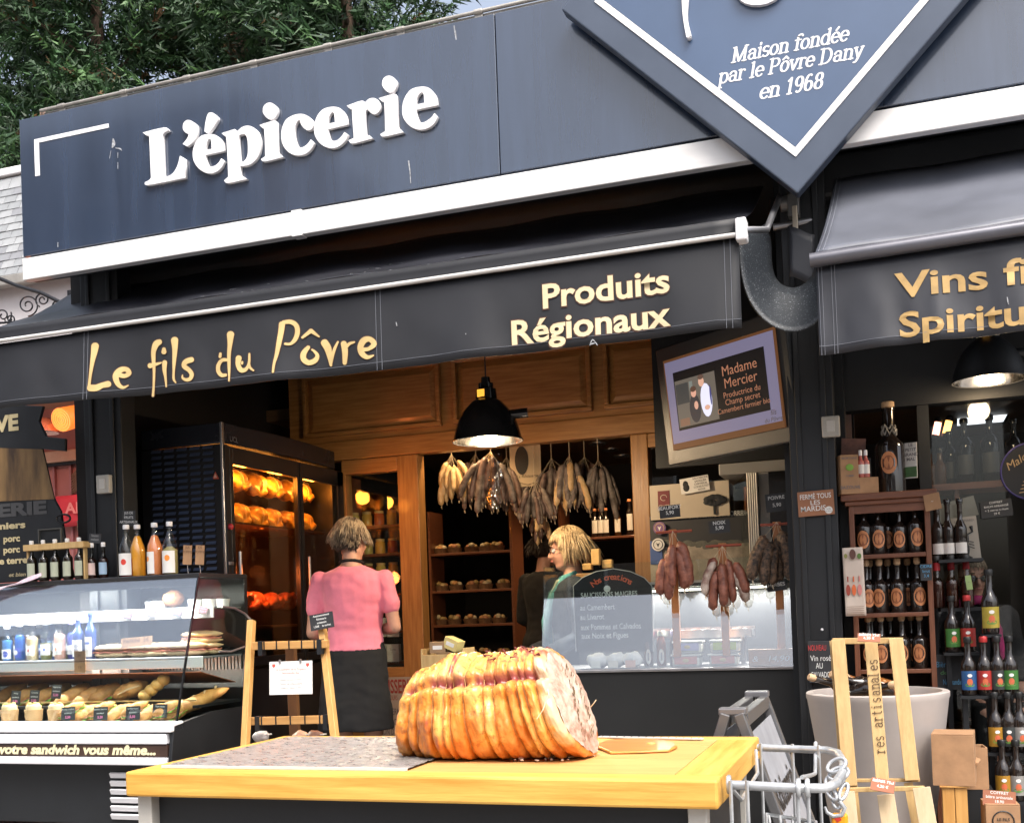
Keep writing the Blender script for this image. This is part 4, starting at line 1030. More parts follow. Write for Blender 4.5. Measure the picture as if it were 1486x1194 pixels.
g = G(); g.b2(CXL, CXs-.002, CY0+.02, CYB, za_[0]-.14, za_[0]-.012); g.build('deck', m_black, ca_)
# end wall (black lower, glass upper)
g = G(); pts = [(CY0-.05, cz0-.20), (CYB, cz0-.20), (CYB, cz0+.02), (CY0+.30, cz0+.02), (CY0-.02, cz0-.02)]
g.prism([(-(y), z) for y, z in pts][::-1], (CXs, 0, 0), (0, -1, 0), (0, 0, 1), .02); g.build('end_panel', m_black, ca_, bevel=.003)
mg_front = glass('case_glass', (.92, .97, .96), 1.3, .012, .03)
kf = .42; ym, zm = CY0+(CYT-CY0)*kf-.012, cz0+(CZT-cz0)*kf
g = G(); g.quad((CXL, CY0, cz0), (CXs, CY0, cz0), (CXs, ym, zm), (CXL, ym, zm)); g.build('front_glass', mg_front, ca_, solid=.006)
g = G(); g.quad((CXL, ym, zm+.001), (CXs, ym, zm+.001), (CXs, CYT, CZT), (CXL, CYT, CZT)); g.build('upper_front_glass', glass('case_glass_upper', (.90, .95, .98), 3.6, .012, .10), ca_, solid=.006)
g = G(); g.add([(CXs, CY0+.006, cz0+.02), (CXs, CYB, cz0+.02), (CXs, CYB, CZT-.01), (CXs, CYT+.004, CZT-.01)], [(0, 1, 2, 3)]); g.build('end_glass', m_glass, ca_, solid=.005)
g = G(); g.b2(CXL, CXs+.01, CYT-.01, CYB+.02, CZT, CZT+.022); g.build('top_slab', mat('case_top', (.03, .03, .032), .2, 0, .1, 3), ca_, bevel=.004)
g = G(); g.bar((CXs, CY0+.003, cz0), (CXs, CYT, CZT), .008, .012); g.build('glass_edge', m_blackg, ca_)
g = G(); g.b2(CXL, CXs, CYB, CYB+.03, .1, CZT); g.build('rear_wall', m_black, ca_)
for (y_, z_) in ((CYT+.045, CZT-.014), (4.882, zs2_-.018)):
    g = G(); g.cyl((CXL+.1, y_, z_), (CXs-.06, y_, z_), .006, n=8); g.build('lamp_tube', emis('case_lamp', (1, .93, .82), 2), ca_, smooth=60)
g = G(); g.b2(CXL, CXs-.006, CYT+.006, CYT+.018, CZT-.045, CZT-.001); g.build('lamp_hood', m_blackg, ca_)
for k in range(3):
    o = add_light(ca_, 'AREA', (CXs-.35-k*.6, CYT+.045, CZT-.024), 9, (1, .94, .84), .5)
    o = add_light(ca_, 'AREA', (CXs-.35-k*.6, 4.882, zs2_-.026), 8, (1, .90, .78), .5)
# vent grille (white slats)
vt = P(185, 1150, CY0+.045)
xv0, xv1 = P(163, 1150, CY0+.045).x, P(222, 1150, CY0+.045).x
for k in range(6):
    z = P(185, 1124+k*12, CY0+.045).z
    g = G(); g.box(((xv0+xv1)/2, CY0+.035, z), (xv1-xv0, .012, .026), Matrix.Rotation(R(25), 3, 'X')); g.build('vent_slat', m_pvc, ca_)
# inner shelves
zs1 = P(230, 884, 4.97).z; zs2 = P(130, 957, 4.86).z
for z, y0, xr_ in ((zs1, 4.97, P(322, 880, 4.97).x), (zs2, 4.86, P(291, 960, 4.86).x)):
    xr_ = CXs-.012
    g = G(); g.b2(CXL, xr_, y0, CYB-.02, z-.008, z); g.build('shelf', mat('shelf_glass_grey', (.20, .22, .24), .15, 0), ca_)
    g = G(); g.b2(CXL, xr_, y0-.012, y0-.001, z-.055, z+.004); g.build('price_rail', m_pvc, ca_, bevel=.003)
g = G(); g.quad((CXL, 4.84, zs2-.075), (CXs-.02, 4.84, zs2-.075), (CXs-.02, 5.16, zs2-.15), (CXL, 5.16, zs2-.15)); g.build('reflector', mat('mirror_reflection_brown', (.30, .11, .055), .3, .3, .35, 3), ca_, solid=.004)  # mirrored panel: its brown reflection of the deck is painted as base colour
zdk = za_[0]-.012
g = G(); g.bar((CXL, 4.80, zdk+.095), (CXs-.02, 4.80, zdk+.10), .006, .008); g.build('deck_rail', mat('brass_rail', (.55, .42, .22), .3, .5), ca_)
g = G(); g.b2(CXL, CXs-.02, 4.80, 5.2, zdk+.06, zdk+.075); g.build('rear_step', m_black, ca_)
g = G()
for k in range(40): g.b2(CXs-.9+k*.022, CXs-.885+k*.022, CYB-.012, CYB-.002, cz0+.22, cz0+.30)
vg = g.build('air_grille', mat('grille_grey', (.07, .07, .075), .4), ca_); vg['kind'] = 'stuff'

# ---- bread, rolls, wraps
m_bread = mat('bread_crust', (.40, .15, .03), .6, 0, .3, 9, bump=.3, bs=40, col2=(.62, .33, .10))
m_crumb = mat('pale_dough', (.60, .44, .25), .7, 0, .12, 12, bump=.2, bs=40)
m_salad = mat('salad_leaf', (.20, .42, .05), .5, 0, .4, 16)
m_ham = mat('ham_slice', (.62, .24, .17), .5, 0, .2, 12)
def loaf(L, r, mt, seed, slashes=True):
    g = G(); n = 14; rg = random.Random(seed)
    pts = [(L*(i/n-.5), .006*math.sin(i*.9+seed), 0) for i in range(n+1)]
    rs = [r*(1-abs(2*i/n-1)**3.2)*(1+.07*math.sin(i*2.2+seed))+.004 for i in range(n+1)]
    g.tube(pts, rs, 12)
    for p in g.v: p.z *= .78
    return g
def sandwich(name, label, group, L=.2, r=.036, seed=1):
    t = thing(name, label, 'sandwich', group=group)
    a = loaf(L, r, None, seed)
    for p in a.v: p.z = max(p.z, -.002)*1.1+.012
    a.build('upper_bread', m_bread, t, smooth=60, local=True)
    b = loaf(L, r, None, seed)
    for p in b.v: p.z = min(p.z, .002)*1.0-.010
    b.build('lower_bread', m_bread, t, smooth=60, local=True)
    rg = random.Random(seed); g = G()
    g.grid(lambda u, v: Vector((L*.46*(2*u-1), (r*1.25)*(2*v-1)*(1-abs(2*u-1)**4*.5)+.006*math.sin(u*19), .004*math.sin(u*31+v*9))), 24, 6); g.build('salad', m_salad, t, solid=.003, local=True)
    g = G(); g.grid(lambda u, v: Vector((L*.43*(2*u-1), (r*1.12)*(2*v-1)*(1-abs(2*u-1)**4*.5)+.004*math.cos(u*23), .007+.003*math.sin(u*17))), 18, 4); g.build('filling', m_ham, t, solid=.004, local=True)
    return Stamp(t)
def XZ(px, Y): return P(px, 900, Y).x
sw = sandwich('filled_baguette', 'filled baguette sandwich', 'sandwiches on the case deck', .22, .042)
for i, (px, Y, dz, rz, sc) in enumerate(((100, 4.88, .11, .9, .95), (128, 4.90, .11, 1.0, 1), (150, 4.93, .12, .9, 1), (120, 4.74, .035, 1.1, .8), (168, 4.72, .035, 1.0, .85), (215, 4.72, .035, .9, .85), (246, 4.74, .035, 1.0, .8), (60, 4.9, .11, 1.0, .9), (30, 4.9, .11, .9, .9))):
    back = Y > 4.8
    sw.place((XZ(px, Y), Y, zdk+dz), rz, ORD[i-3 if not back else (2, 1, 0, 0, 0, 0, 0, 3, 4)[i]]+(' salad baguette from the plump roll on the rear step' if back else ' filled baguette after the wrap cups on the front deck'), 'sandwiches on the case deck', sc, (R(18), R(-25), rz))
for i, px in enumerate((12, 44, 76, 110, 140, 170)):
    sw.place((XZ(px, 5.02), 5.02, zdk+.12), 1.1, ORD[i]+' filled baguette of the rearmost case row', 'sandwiches on the case deck', 1, (R(18), R(-25), 1.1))
for i, px in enumerate((100, 144, 192, 238)):
    sw.place((XZ(px, 4.70), 4.70, zdk+.06), .8, ORD[i]+' small filled roll right behind the front slate cards', 'sandwiches on the case deck', .7, (R(18), R(-25), .8))
lf = thing('crusty_roll', 'plump golden crusty roll leaning on the display deck', 'bread'); loaf(.20, .05, None, 3).build('crust', m_bread, lf, smooth=60)
g = G(); g.tube([(-.06, -.046, .01), (0, -.052, .016), (.06, -.046, .012)], [.003, .007, .003], 6); g.build('slash', m_crumb, lf)
ls = Stamp(lf); ls.place((XZ(186, 4.9), 4.90, zdk+.15), .5, 'plump crusty roll lying among the salad baguettes', None, 1, (R(10), R(-20), .5))
lf2 = thing('twisted_roll', 'lighter twisted roll beside the plump crusty roll', 'bread', (XZ(220, 4.88), 4.88, zdk+.16), rot=(R(10), R(-38), .4))
for i in range(4):
    g = G(); g.sph((-.06+i*.042, 0, 0), (.036, .036, .032), 10, 7, Matrix.Rotation(.5, 3, 'Y')); g.build('lobe', mat('egg_bread', (.62, .36, .10), .5, 0, .25, 9, bump=.2, bs=50), lf2, smooth=180, local=True)
lf3 = thing('long_baguette', 'long crusty baguette lying against the case end glass', 'bread', (CXs-.07, 4.86, zdk+.085), rot=(0, R(-16), R(68)))
a = loaf(.42, .042, None, 5); a.build('crust', m_bread, lf3, smooth=60, local=True)
for i in range(5):
    g = G(); x = -.14+i*.07; g.tube([(x-.02, -.02, .030), (x, 0, .0345), (x+.02, .02, .030)], [.003, .006, .003], 6); g.build('slash', m_crumb, lf3, local=True)
# wraps in paper cups
wt = thing('wrap_in_cup', 'rolled wrap standing in a kraft cup', 'wrap'); g = G(); g.lathe([(.001, .0), (.040, 0), (.047, .07), (.044, .07), (.038, .006)], n=18); g.build('cup', mat('cup_kraft', (.46, .27, .13), .7, 0, .08, 9), wt, smooth=40)
g = G(); g.lathe([(.001, .02), (.036, .02), (.040, .085), (.030, .098), (.001, .095)], n=16); g.build('wrap', m_crumb, wt, smooth=60)
g = G()
for k in range(7): g.sph((.022*math.cos(k*.9), .022*math.sin(k*.9), .098+.004*math.sin(k*2)), (.012, .010, .006), 6, 4)
fl_ = g.build('filling', mat('egg_filling', (.65, .45, .12), .5, 0, .3, 30), wt); fl_['kind'] = 'stuff'
ws_ = Stamp(wt)
for k, px in enumerate((10, 45, 78)): ws_.place((XZ(px, 4.70), 4.70, zdk), px, ORD[2-k]+' rolled wrap in a kraft cup from the slate sandwich cards', 'wraps in cups')
# paninis on shelf two
pt = thing('panini_bread', 'flat pale panini', 'panini'); g = G(); L = .24
for p in loaf(L, .05, None, 2).v: g.v.append(Vector((p.x, p.y, p.z*.5)))
g.f = loaf(L, .05, None, 2).f; g.m = [0]*len(g.f); g.build('upper_bread', m_crumb, pt, smooth=60)
g = G(); g.grid(lambda u, v: Vector((L*.42*(2*u-1), .05*(2*v-1), -.022+.003*math.sin(u*22+v*5))), 16, 4); g.build('filling', m_ham, pt, solid=.006)
g = G()
for p in loaf(L, .05, None, 2).v: g.v.append(Vector((p.x, p.y, p.z*.4-.035)))
g.f = loaf(L, .05, None, 2).f; g.m = [0]*len(g.f); g.build('lower_bread', m_crumb, pt, smooth=60)
ps_ = Stamp(pt)
for k, (px, Y) in enumerate(((165, 4.93), (192, 4.97), (215, 4.95), (240, 4.99), (268, 4.94))): ps_.place((XZ(px, Y), Y, zs2+.058), .12+.1*k, ORD[k]+' pale panini roll after the tall blue bottle on the case shelf', 'paninis on the case shelf')
for k, (px, dz) in enumerate(((285, .055), (283, .115))):
    ps_.place((CXs-.15, 5.05, zs2+dz), .35, ('lower' if k == 0 else 'upper')+' of two stacked plump bread rolls beside the case end glass', None, .95)
# muffin, ramekins on shelf one
mf = thing('chocolate_muffin', 'chocolate-chip muffin on the upper shelf of the display case', 'muffin', (XZ(253, 5.03), 5.03, zs1))
g = G(); g.lathe([(.001, 0), (.035, 0), (.048, .05), (.001, .05)], n=20); g.build('paper_case', mat('muffin_case', (.10, .05, .03), .7), mf, smooth=40)
g = G(); g.sph((0, 0, .055), (.058, .058, .045), 18, 12)
for p in g.v: p += Vector((noise.noise(p*45), noise.noise(p*45+Vector((9, 0, 0))), noise.noise(p*45+Vector((0, 9, 0)))))*.008
g = G(); base = XZ(253, 5.03)
g.sph((base, 5.03, zs1+.055), (.058, .058, .045), 18, 12)
for p in g.v: p += Vector((noise.noise(p*45), noise.noise(p*45+Vector((9, 0, 0))), noise.noise(p*45+Vector((0, 9, 0)))))*.01
g.build('top', mat('muffin_crust', (.20, .085, .035), .7, 0, .5, 25, bump=.5, bs=60), mf, smooth=180)
rm = thing('dessert_ramekin', 'white dessert ramekin', 'ramekin'); g = G(); g.lathe([(.001, 0), (.033, 0), (.040, .045), (.037, .045), (.034, .036), (.001, .036)], n=20); g.build('bowl', m_white, rm, smooth=40)
g = G(); g.lathe([(.034, .037), (.039, .046), (.020, .062), (.001, .066)], n=20); g.build('lid', glass('lid_plastic', (.8, .8, .8), .8), rm, smooth=60)
rs_ = Stamp(rm)
for (px, Y), rl in zip(((222, 5.06), (232, 5.02), (284, 5.04), (304, 5.08), (325, 5.12)), ('farther before the muffin', 'just before the muffin', 'just after the muffin', 'second after the muffin', 'third after the muffin')):
    rs_.place((min(XZ(px, Y), CXs-.06), Y, zs1), 0, 'white lidded dessert ramekin '+rl+' on the upper case shelf', 'ramekins on the upper case shelf', 1.0)
# drinks on shelf two
gb = glass('bottle_blue', (.55, .72, .92), 1.0); gc = glass('bottle_clear', (.93, .95, .94), 1.0)
wl = m_paper
m_juice_y = mat('juice_yellow', (.70, .42, .05), .3); m_juice_o = mat('juice_orange', (.80, .30, .04), .3); m_juice_p = mat('juice_pink', (.75, .24, .14), .3)
m_apple = mat('apple_print', (.6, .05, .03), .5); m_orangep = mat('orange_print', (.85, .28, .05), .5); m_blueprint = mat('blue_print', (.06, .10, .42), .5)
dr = [
 ((10, 4.93), bottle('blue_lemonade_bottle', '', None, .20, .030, gb, m_white, wl, (.08, .34), mark=[(m_blueprint, 0, .018, .5, True)], liquid=mat('water_blue', (.22, .42, .62), .1), fill=.6), 'pale blue lemonade bottle with white label at the end of the case row'),
 ((28, 4.94), bottle('blue_soda_bottle', '', None, .21, .029, gb, m_white, m_blueprint, (.10, .36), mark=[(wl, 0, .014, .4, True)], liquid=mat('water_blue2', (.10, .22, .50), .1), fill=.7), 'deep blue soda bottle with a dark blue label in the case row'),
 ((46, 4.92), bottle('juice_bottle', '', None, .215, .032, gc, m_white, wl, (.14, .40), mark=[(m_apple, .0, .008, .2, True)], liquid=mat('juice_pale', (.72, .52, .30), .3), fill=.62), 'pale yellow juice bottle with a small red fruit on its label'),
 ((66, 4.94), bottle('juice_bottle', '', None, .215, .032, gb, m_white, wl, (.14, .42), mark=[(m_blueprint, .0, .008, .2, True)], liquid=m_juice_y, fill=.45), 'half-yellow juice bottle with blue-dotted label in the case row'),
 ((86, 4.92), bottle('juice_bottle', '', None, .22, .032, gc, m_white, wl, (.14, .42), mark=[(m_orangep, .0, .010, .25, True)], liquid=mat('juice_peach', (.80, .40, .30), .3), fill=.66), 'peach pink juice bottle with an orange fruit on its label'),
 ((104, 4.97), bottle('violet_soda_bottle', '', None, .21, .029, gb, mat('cap_violet', (.25, .2, .5), .4), wl, (.14, .38), liquid=mat('violet_drink', (.16, .12, .40), .2), fill=.7), 'violet soda bottle half hidden behind the tall labelled bottle'),
 ((113, 4.91), bottle('cider_bottle', '', None, .235, .031, mat('deep_blue_glass', (.03, .06, .22), .08, coat=.5), m_white, wl, (.08, .46), mark=[(mat('grey_print', (.3, .28, .3), .5), .0, .022, .5, True)]), 'dark blue bottle with a tall cream label beside the kraft tag'),
 ((131, 4.92), bottle('cider_bottle', '', None, .255, .030, mat('deep_blue_glass', (.03, .06, .22), .08), m_blueprint, wl, (.06, .48), mark=[(m_blueprint, .02, .006, .7, False)]), 'slim tall dark blue bottle with a plain white label next to the paninis'),
]
for (px, Y), s_, lab in dr: s_.place((XZ(px, Y), Y, zs2), rnd.uniform(-.2, .4), lab)
for i, (px, q) in enumerate(((20, 2), (38, 4), (57, 0), (76, 6), (95, 3), (122, 2))): dr[q][1].place((XZ(px, 5.04), 5.04, zs2), .3, ORD[i]+' drink bottle of the rear row on the case shelf', 'rear drink bottles in the case')
# cards on rails and deck
m_pink = mat('chalk_pink', (.75, .2, .4), .8)
SL = ['slate price card with pink chalk '+s for s in ('on the upper case rail farthest from the muffin', 'on the upper case rail just before the muffin', 'on the upper case rail below the muffin', 'on the upper case rail beside the end glass')]
for (px, py), lab in zip(((185, 893), (219, 890), (257, 889), (295, 886)), SL):
    sign_card('slate_price_card', lab, 'price card', P(px, py, 4.95), .058, .042, m_slate, R(12), 0, R(-12), ('Dessert', '3,50 €'), m_pink, .011, thick=.003)
names = ['Poulet crudités', 'Jambon beurre', 'Le Normand', 'Thon mayo', 'Wrap', 'Cocotte', 'Végétarien']
for i, (px, py, Y) in enumerate(((99, 1035, 4.645), (146, 1035, 4.645), (193, 1034, 4.645), (232, 1031, 4.66), (23, 1012, 4.79), (50, 1011, 4.79), (82, 1003, 4.79))):
    c = P(px, py, Y)
    t = sign_card('slate_price_card', (ORD[i]+' black slate sandwich card after the wrap cups on the front deck' if i < 4 else 'black slate card clipped to the brass deck rail above the %s wrap cup' % ('outer', 'middle', 'inner')[i-4]), 'price card', c, .080 if i < 4 else .058, .068 if i < 4 else .075, m_slate, R(-2+i), .1, R(-8), (names[i], 'sandwich', '', ), m_chalk, .008)
    M = MWORLD[t]; text('5,50', M @ Vector((0, -.002, -.024)), M.to_3x3() @ ex, M.to_3x3() @ ez, .012, m_pink, t, align='CENTER', bold=.02)
sign_card('kraft_tag', 'kraft paper tag hanging from the middle case rail', 'tag', P(116, 960, 4.82), .072, .115, m_kraft, R(1), 0, 0, ('Jus', 'artisanaux', '3 €'), mat('ink_brown', (.09, .04, .02), .7), .012)
sign_card('panini_card', 'kraft panini price card lying across the paninis', 'price card', P(198, 931, 4.87), .19, .05, m_kraft, R(-3), .05, R(-10), ('PANINI  5€',), mat('ink_brown', (.09, .04, .02), .7), .022)
cp = thing('patterned_napkin', 'pink and white patterned napkin draped over the case top', 'napkin', P(20, 850, 4.8))
a = P(-40, 884, 4.79)
g = G(); g.grid(lambda u, v: P(-40+u*100, 872-38*u*(1-.2*v)+(8*math.sin(u*9+v*3)*.3), 4.76+.04*v)+Vector((0, 0, .03*v)), 14, 6); g.build('cloth', mat('napkin', (.62, .48, .55), .8, 0, .2, 60), cp, smooth=180, solid=.004)

# ---- on top of the case: sauce bottles in their rack, juices
zct = CZT+.022
rk = thing('bottle_neck_rack', 'pale wooden plank holding a row of small sauce bottles by their necks', 'bottle rack', (XZ(82, 4.86), 4.86, zct))
hk = .150; a, b = P(39, 795, 4.86), P(126, 790, 4.86)
zr_ = (P(82, 793, 4.86)).z
g = G(); g.b2(a.x, b.x, 4.83, 4.89, zr_-.016, zr_+.018); g.build('plank', m_pine, rk, bevel=.003)
for x in (a.x+.012, b.x-.012):
    g = G(); g.b2(x-.006, x+.006, 4.85, 4.87, zct, zr_-.016); g.build('leg', m_pine, rk)
lg = mat('label_sage', (.36, .38, .29), .6, 0, .05, 9)
sb = bottle('sauce_bottle', '', None, zr_-zct+.035, .026, glass('dark_clear', (.35, .36, .33), .9), m_paper, lg, (.10, .46), neck=.34, rn=.009, liquid=mat('sauce', (.10, .055, .03), .3), fill=.6)
for i, px in enumerate((49, 66, 83, 101, 118)):
    sb.place((XZ(px, 4.86), 4.86, zct), .2, ORD[4-i]+' sage-labelled sauce bottle from the pink-labelled one, in the neck rack', 'sauce bottles in the neck rack')
for px, lm, lab in ((136, mat('label_blush', (.62, .46, .42), .6), 'small bottle with a pale pink label beside the neck rack'), (153, mat('label_sky', (.30, .42, .55), .6), 'small bottle with a light blue label beside the neck rack')):
    bb = bottle('sauce_bottle', lab, None, .19, .025, glass('dark_clear', (.35, .36, .33), .9), m_white, lm, (.12, .46), neck=.36, rn=.009, liquid=mat('vinegar', (.14, .03, .02), .3), fill=.6)
    bb.place((XZ(px, 4.90), 4.90, zct), .3, lab)
sign_card('slate_price_card', 'dark slate card leaning on the small sauce bottles', 'price card', P(138, 781, 4.80), .075, .05, m_slate, R(6), 0, 0, ('Sauces', 'maison'), mat('chalk_dim', (.25, .25, .25), .8), .012)
m_jo = mat('juice_bright', (.86, .36, .03), .25); m_jp = mat('juice_coral', (.80, .26, .09), .25); m_jc = mat('juice_cloudy', (.42, .36, .16), .25); m_jr = mat('juice_red', (.35, .02, .02), .25)
for px, jm, fill, lab, mk in ((187, m_jr, .35, 'apple juice bottle with two red apples on its label', [(m_apple, .012, .016, .35, True)]), (203, m_jo, .80, 'bright orange juice bottle on the case top', None),
                             (228, m_jp, .78, 'coral grapefruit juice bottle on the case top', [(m_orangep, .02, .014, .3, True)]), (250, m_jc, .55, 'cloudy pale juice bottle with an orange fruit on its label', [(m_orangep, .02, .016, .35, True)])):
    bb = bottle('juice_bottle', lab, None, .275, .041, gc, m_white, m_paper if mk else None, (.04, .46), neck=.22, rn=.013, shoulder=.30, liquid=jm, fill=fill, mark=mk)
    bb.place((XZ(px, 4.90+.03*(px == 203)), 4.90+.03*(px == 203), zct), -.5 if px == 228 else .2, lab)
sign_card('slate_price_card', 'black chalk card standing behind the juice bottles', 'price card', P(187, 752, 4.96), .085, .085, m_slate, R(3), 0, 0, ('JUS DE', 'FRUITS', 'ARTISANAUX'), m_chalk, .013)
for px, lab in ((272, 'kraft tag on a clip beside the cloudy juice bottle'), (290, 'kraft tag on a clip at the case corner')):
    t = sign_card('kraft_tag', lab, 'tag', P(px, 805, 4.84), .052, .10, m_kraft, R(5), 0, 0, ('JUS', 'POMME', '', ''), mat('ink_brown', (.09, .04, .02), .7), .012)
    g = G(); g.tube([P(px, 820, 4.842), P(px+1, 832, 4.842), Vector((P(px+1, 832, 4.842).x, 4.85, zct))], .002, 5); g.build('clip', m_steel, t)
# refrigerant pipes at the oven side of the case
pp = thing('refrigerant_hose', 'grey bent pipe running from the case end towards the rack', 'pipe', PX(330, 885, CXs+.05))
g = G(); g.tube([PX(322, 880, CXs+.02), PX(340, 882, CXs+.03), PX(355, 890, CXs+.04), PX(363, 898, CXs+.05), PX(366, 920, CXs+.06)], .007, 8); g.build('pipe', m_steel, pp, smooth=60)
g = G(); g.tube([PX(318, 945, CXs+.02), PX(335, 945, CXs+.03), PX(355, 938, CXs+.05)], .006, 8); g.build('lower_pipe', m_steel, pp, smooth=60)

# ================================================================ folding ladder rack
YLd = 4.55
ld = thing('ladder_rack', 'folding wooden ladder rack with black-strapped rungs and a certificate', 'rack', P(422, 1000, YLd).xy.to_3d())
def ext(a, b, z):           # continue the line a->b down to height z
    t = (z-a.z)/(b.z-a.z); return a+(b-a)*t
a0, a1 = P(365, 900, YLd+.12), P(356, 1078, YLd-.02)
b0, b1 = P(468, 912, YLd+.12), P(487, 1078, YLd-.02)
for p, q in ((a0, a1), (b0, b1)):
    g = G(); g.bar(p, ext(p, q, .0), .032, .035, (0, 1, 0)); g.build('rail', m_ladder, ld, bevel=.003)
for y in (937, 1046, 1150):
    l = P(368-(y-930)*.06, y, YLd+.06); r_ = P(476+(y-930)*.1, y-3, YLd+.06)
    g = G(); g.bar(l, r_, .026, .038); rg_ = g.build('rung', m_ladderx, ld, bevel=.003)
    g = G()
    for k in range(1, 6):
        c = l.lerp(r_, k/6); g.box(c, (.007, .029, .041))
    g.build('strap', m_black, rg_)['kind'] = 'stuff'
    for k in (.12, .9):
        g = G(); c = l.lerp(r_, k); g.box(c+Vector((0, -.003, -.012)), (.022, .036, .07)); g.build('hinge_strap', m_black, rg_)
c0 = P(422, 940, YLd+.30)
g = G(); g.bar(P(422, 935, YLd+.12), ext(P(422, 935, YLd+.12), P(428, 1060, YLd+.30), 0), .05, .03, (0, 1, 0)); g.build('prop_leg', mat('prop_wood', (.16, .07, .025), .6, 0, .2, 5), ld, bevel=.003)
cf = sign_card('certificate_paper', 'white certificate sheet clipped to the ladder rack', 'paper', P(422, 983, YLd-.0), .228, .155, m_paper, R(-.5), 0, R(-4), (), thick=.002)
M = MWORLD[cf]; m_inkr = mat('ink_red', (.55, .08, .06), .7); m_ink = mat('ink_grey', (.14, .13, .14), .7)
for s, z, c_, mm in (('La Confrérie de la Tripière', .035, .010, m_inkr), ('Normandie fine', .018, .010, m_inkr), ('médaille attribuée au terroir', -.012, .007, m_ink), ('Maison de Charcuterie', -.032, .009, m_ink), ('catégorie rôtisserie fine', -.050, .008, m_ink)):
    text(s, M @ Vector((0, -.001, z)), M.to_3x3() @ ex, M.to_3x3() @ ez, c_, mm, cf, lift=.0006, align='CENTER', shear=.2)
for x in (-.09, .09):
    g = G(); g.prism([(-.008, .008), (.008, .008), (.008, -.002), (0, -.010), (-.008, -.002)], M @ Vector((x, -.0012, .058)), M.to_3x3() @ ex, M.to_3x3() @ ez, .0006); g.build('crest', m_inkr, cf)
for x in (-.055, .055):
    g = G(); g.box(M @ Vector((x, -.004, .078)), (.008, .010, .016)); g.build('clip', m_steel, cf)
t = sign_card('slate_price_card', 'black chalk card fixed atop the ladder rack rail', 'price card', P(467, 901, YLd+.08), .125, .075, m_slate, R(-8), 0, R(-4), ('Assaisonnement', 'Rôtisserie', 'artisanale', '1,50€    le sachet'), m_chalk, .009, bold=.01)
for i, (px, col, lab) in enumerate(((378, (.55, .5, .48), 'striped grey snack bag lying on the low rung of the rack'), (436, (.65, .38, .25), 'salmon pink snack bag lying on the low rung of the rack'), (457, (.25, .12, .08), 'dark brown snack bag lying on the low rung of the rack'))):
    bgm = thing('snack_bag', lab, 'bag', P(px, 1066, YLd+.15)); g = G(); c = P(px, 1068, YLd+.12)
    g.sph(c, (.045, .03, .028), 12, 8)
    for p in g.v: p += Vector((0, 0, .012*noise.noise(p*40)))
    g.build('pouch', mat('bag%d' % i, col, .35, 0, .5, 22), bgm, smooth=180)
    g = G(); g.box(c+Vector((.045, 0, .01)), (.02, .03, .004)); g.build('seal', m_paper, bgm)
# ================================================================ people
m_skin = mat('skin', (.50, .27, .19), .5, 0, .12, 18, spec=.4)
m_eyew = mat('eye_white', (.7, .68, .66), .2); m_iris = mat('iris', (.05, .04, .03), .2); m_lip = mat('lips', (.42, .14, .12), .45)
def loft(g, rings, n=18):
    b = len(g.v)
    for (z, rx, ry, cx, cy) in rings:
        for k in range(n):
            t = 2*math.pi*k/n; g.v.append(Vector((cx+rx*math.cos(t), cy+ry*math.sin(t), z)))
    for i in range(len(rings)-1):
        for k in range(n): l = (k+1) % n; g.f.append([b+i*n+k, b+i*n+l, b+(i+1)*n+l, b+(i+1)*n+k]); g.m.append(0)
    g.f.append([b+k for k in range(n)][::-1]); g.f.append([b+(len(rings)-1)*n+k for k in range(n)]); g.m += [0, 0]
def hand(g, w, d, side):                     # wrist, direction of fingers
    w = Vector(w); d = Vector(d).normalized(); s = d.cross(Vector((0, 0, 1))).normalized()*side; u = s.cross(d)
    Rm = Matrix((s, d, u)).transposed()
    g.sph(w+d*.045, (.036, .048, .016), 10, 7, Rm)
    for i, (o, L) in enumerate(((-.027, .068), (-.009, .078), (.009, .074), (.026, .058))):
        a = w+d*.085+s*o; b = a+d*(L*.5)-Vector((0, 0, .010)); c = b+d*(L*.4)-Vector((0, 0, .022)); capsule(g, [a, b, c], [.0092, .0085, .0075], 8)
    a = w+d*.03-s*.03; b = a-s*.022+d*.028; c = b+d*.026-Vector((0, 0, .008)); capsule(g, [a, b, c], [.011, .010, .009], 8)
def head(g, R_, c):
    def q(x, y, z): return c+R_ @ Vector((x, y, z))
    g.sph(q(0, .012, .03), (.074, .092, .088), 18, 12, R_)                # cranium
    g.sph(q(0, -.03, -.03), (.058, .058, .075), 16, 10, R_)               # face
    g.sph(q(0, -.055, -.088), (.028, .026, .022), 10, 8, R_)              # chin
    capsule(g, [q(-.048, .0, -.06), q(-.02, -.05, -.09)], [.022, .02], 8); capsule(g, [q(.048, .0, -.06), q(.02, -.05, -.09)], [.022, .02], 8)
    capsule(g, [q(0, -.084, .012), q(0, -.106, -.028)], [.009, .013], 8); g.sph(q(-.011, -.094, -.032), .009, 8, 6); g.sph(q(.011, -.094, -.032), .009, 8, 6)
    g.sph(q(-.03, -.068, -.028), (.020, .018, .018), 8, 6); g.sph(q(.03, -.068, -.028), (.020, .018, .018), 8, 6)
    capsule(g, [q(-.03, -.078, .022), q(.03, -.078, .022)], [.012, .012], 8)          # brow
    g.sph(q(0, -.082, -.056), (.022, .013, .012), 10, 6, R_)               # mouth mound
    for s in (-1, 1): g.sph(q(s*.074, .012, -.012), (.009, .018, .030), 8, 6, R_)
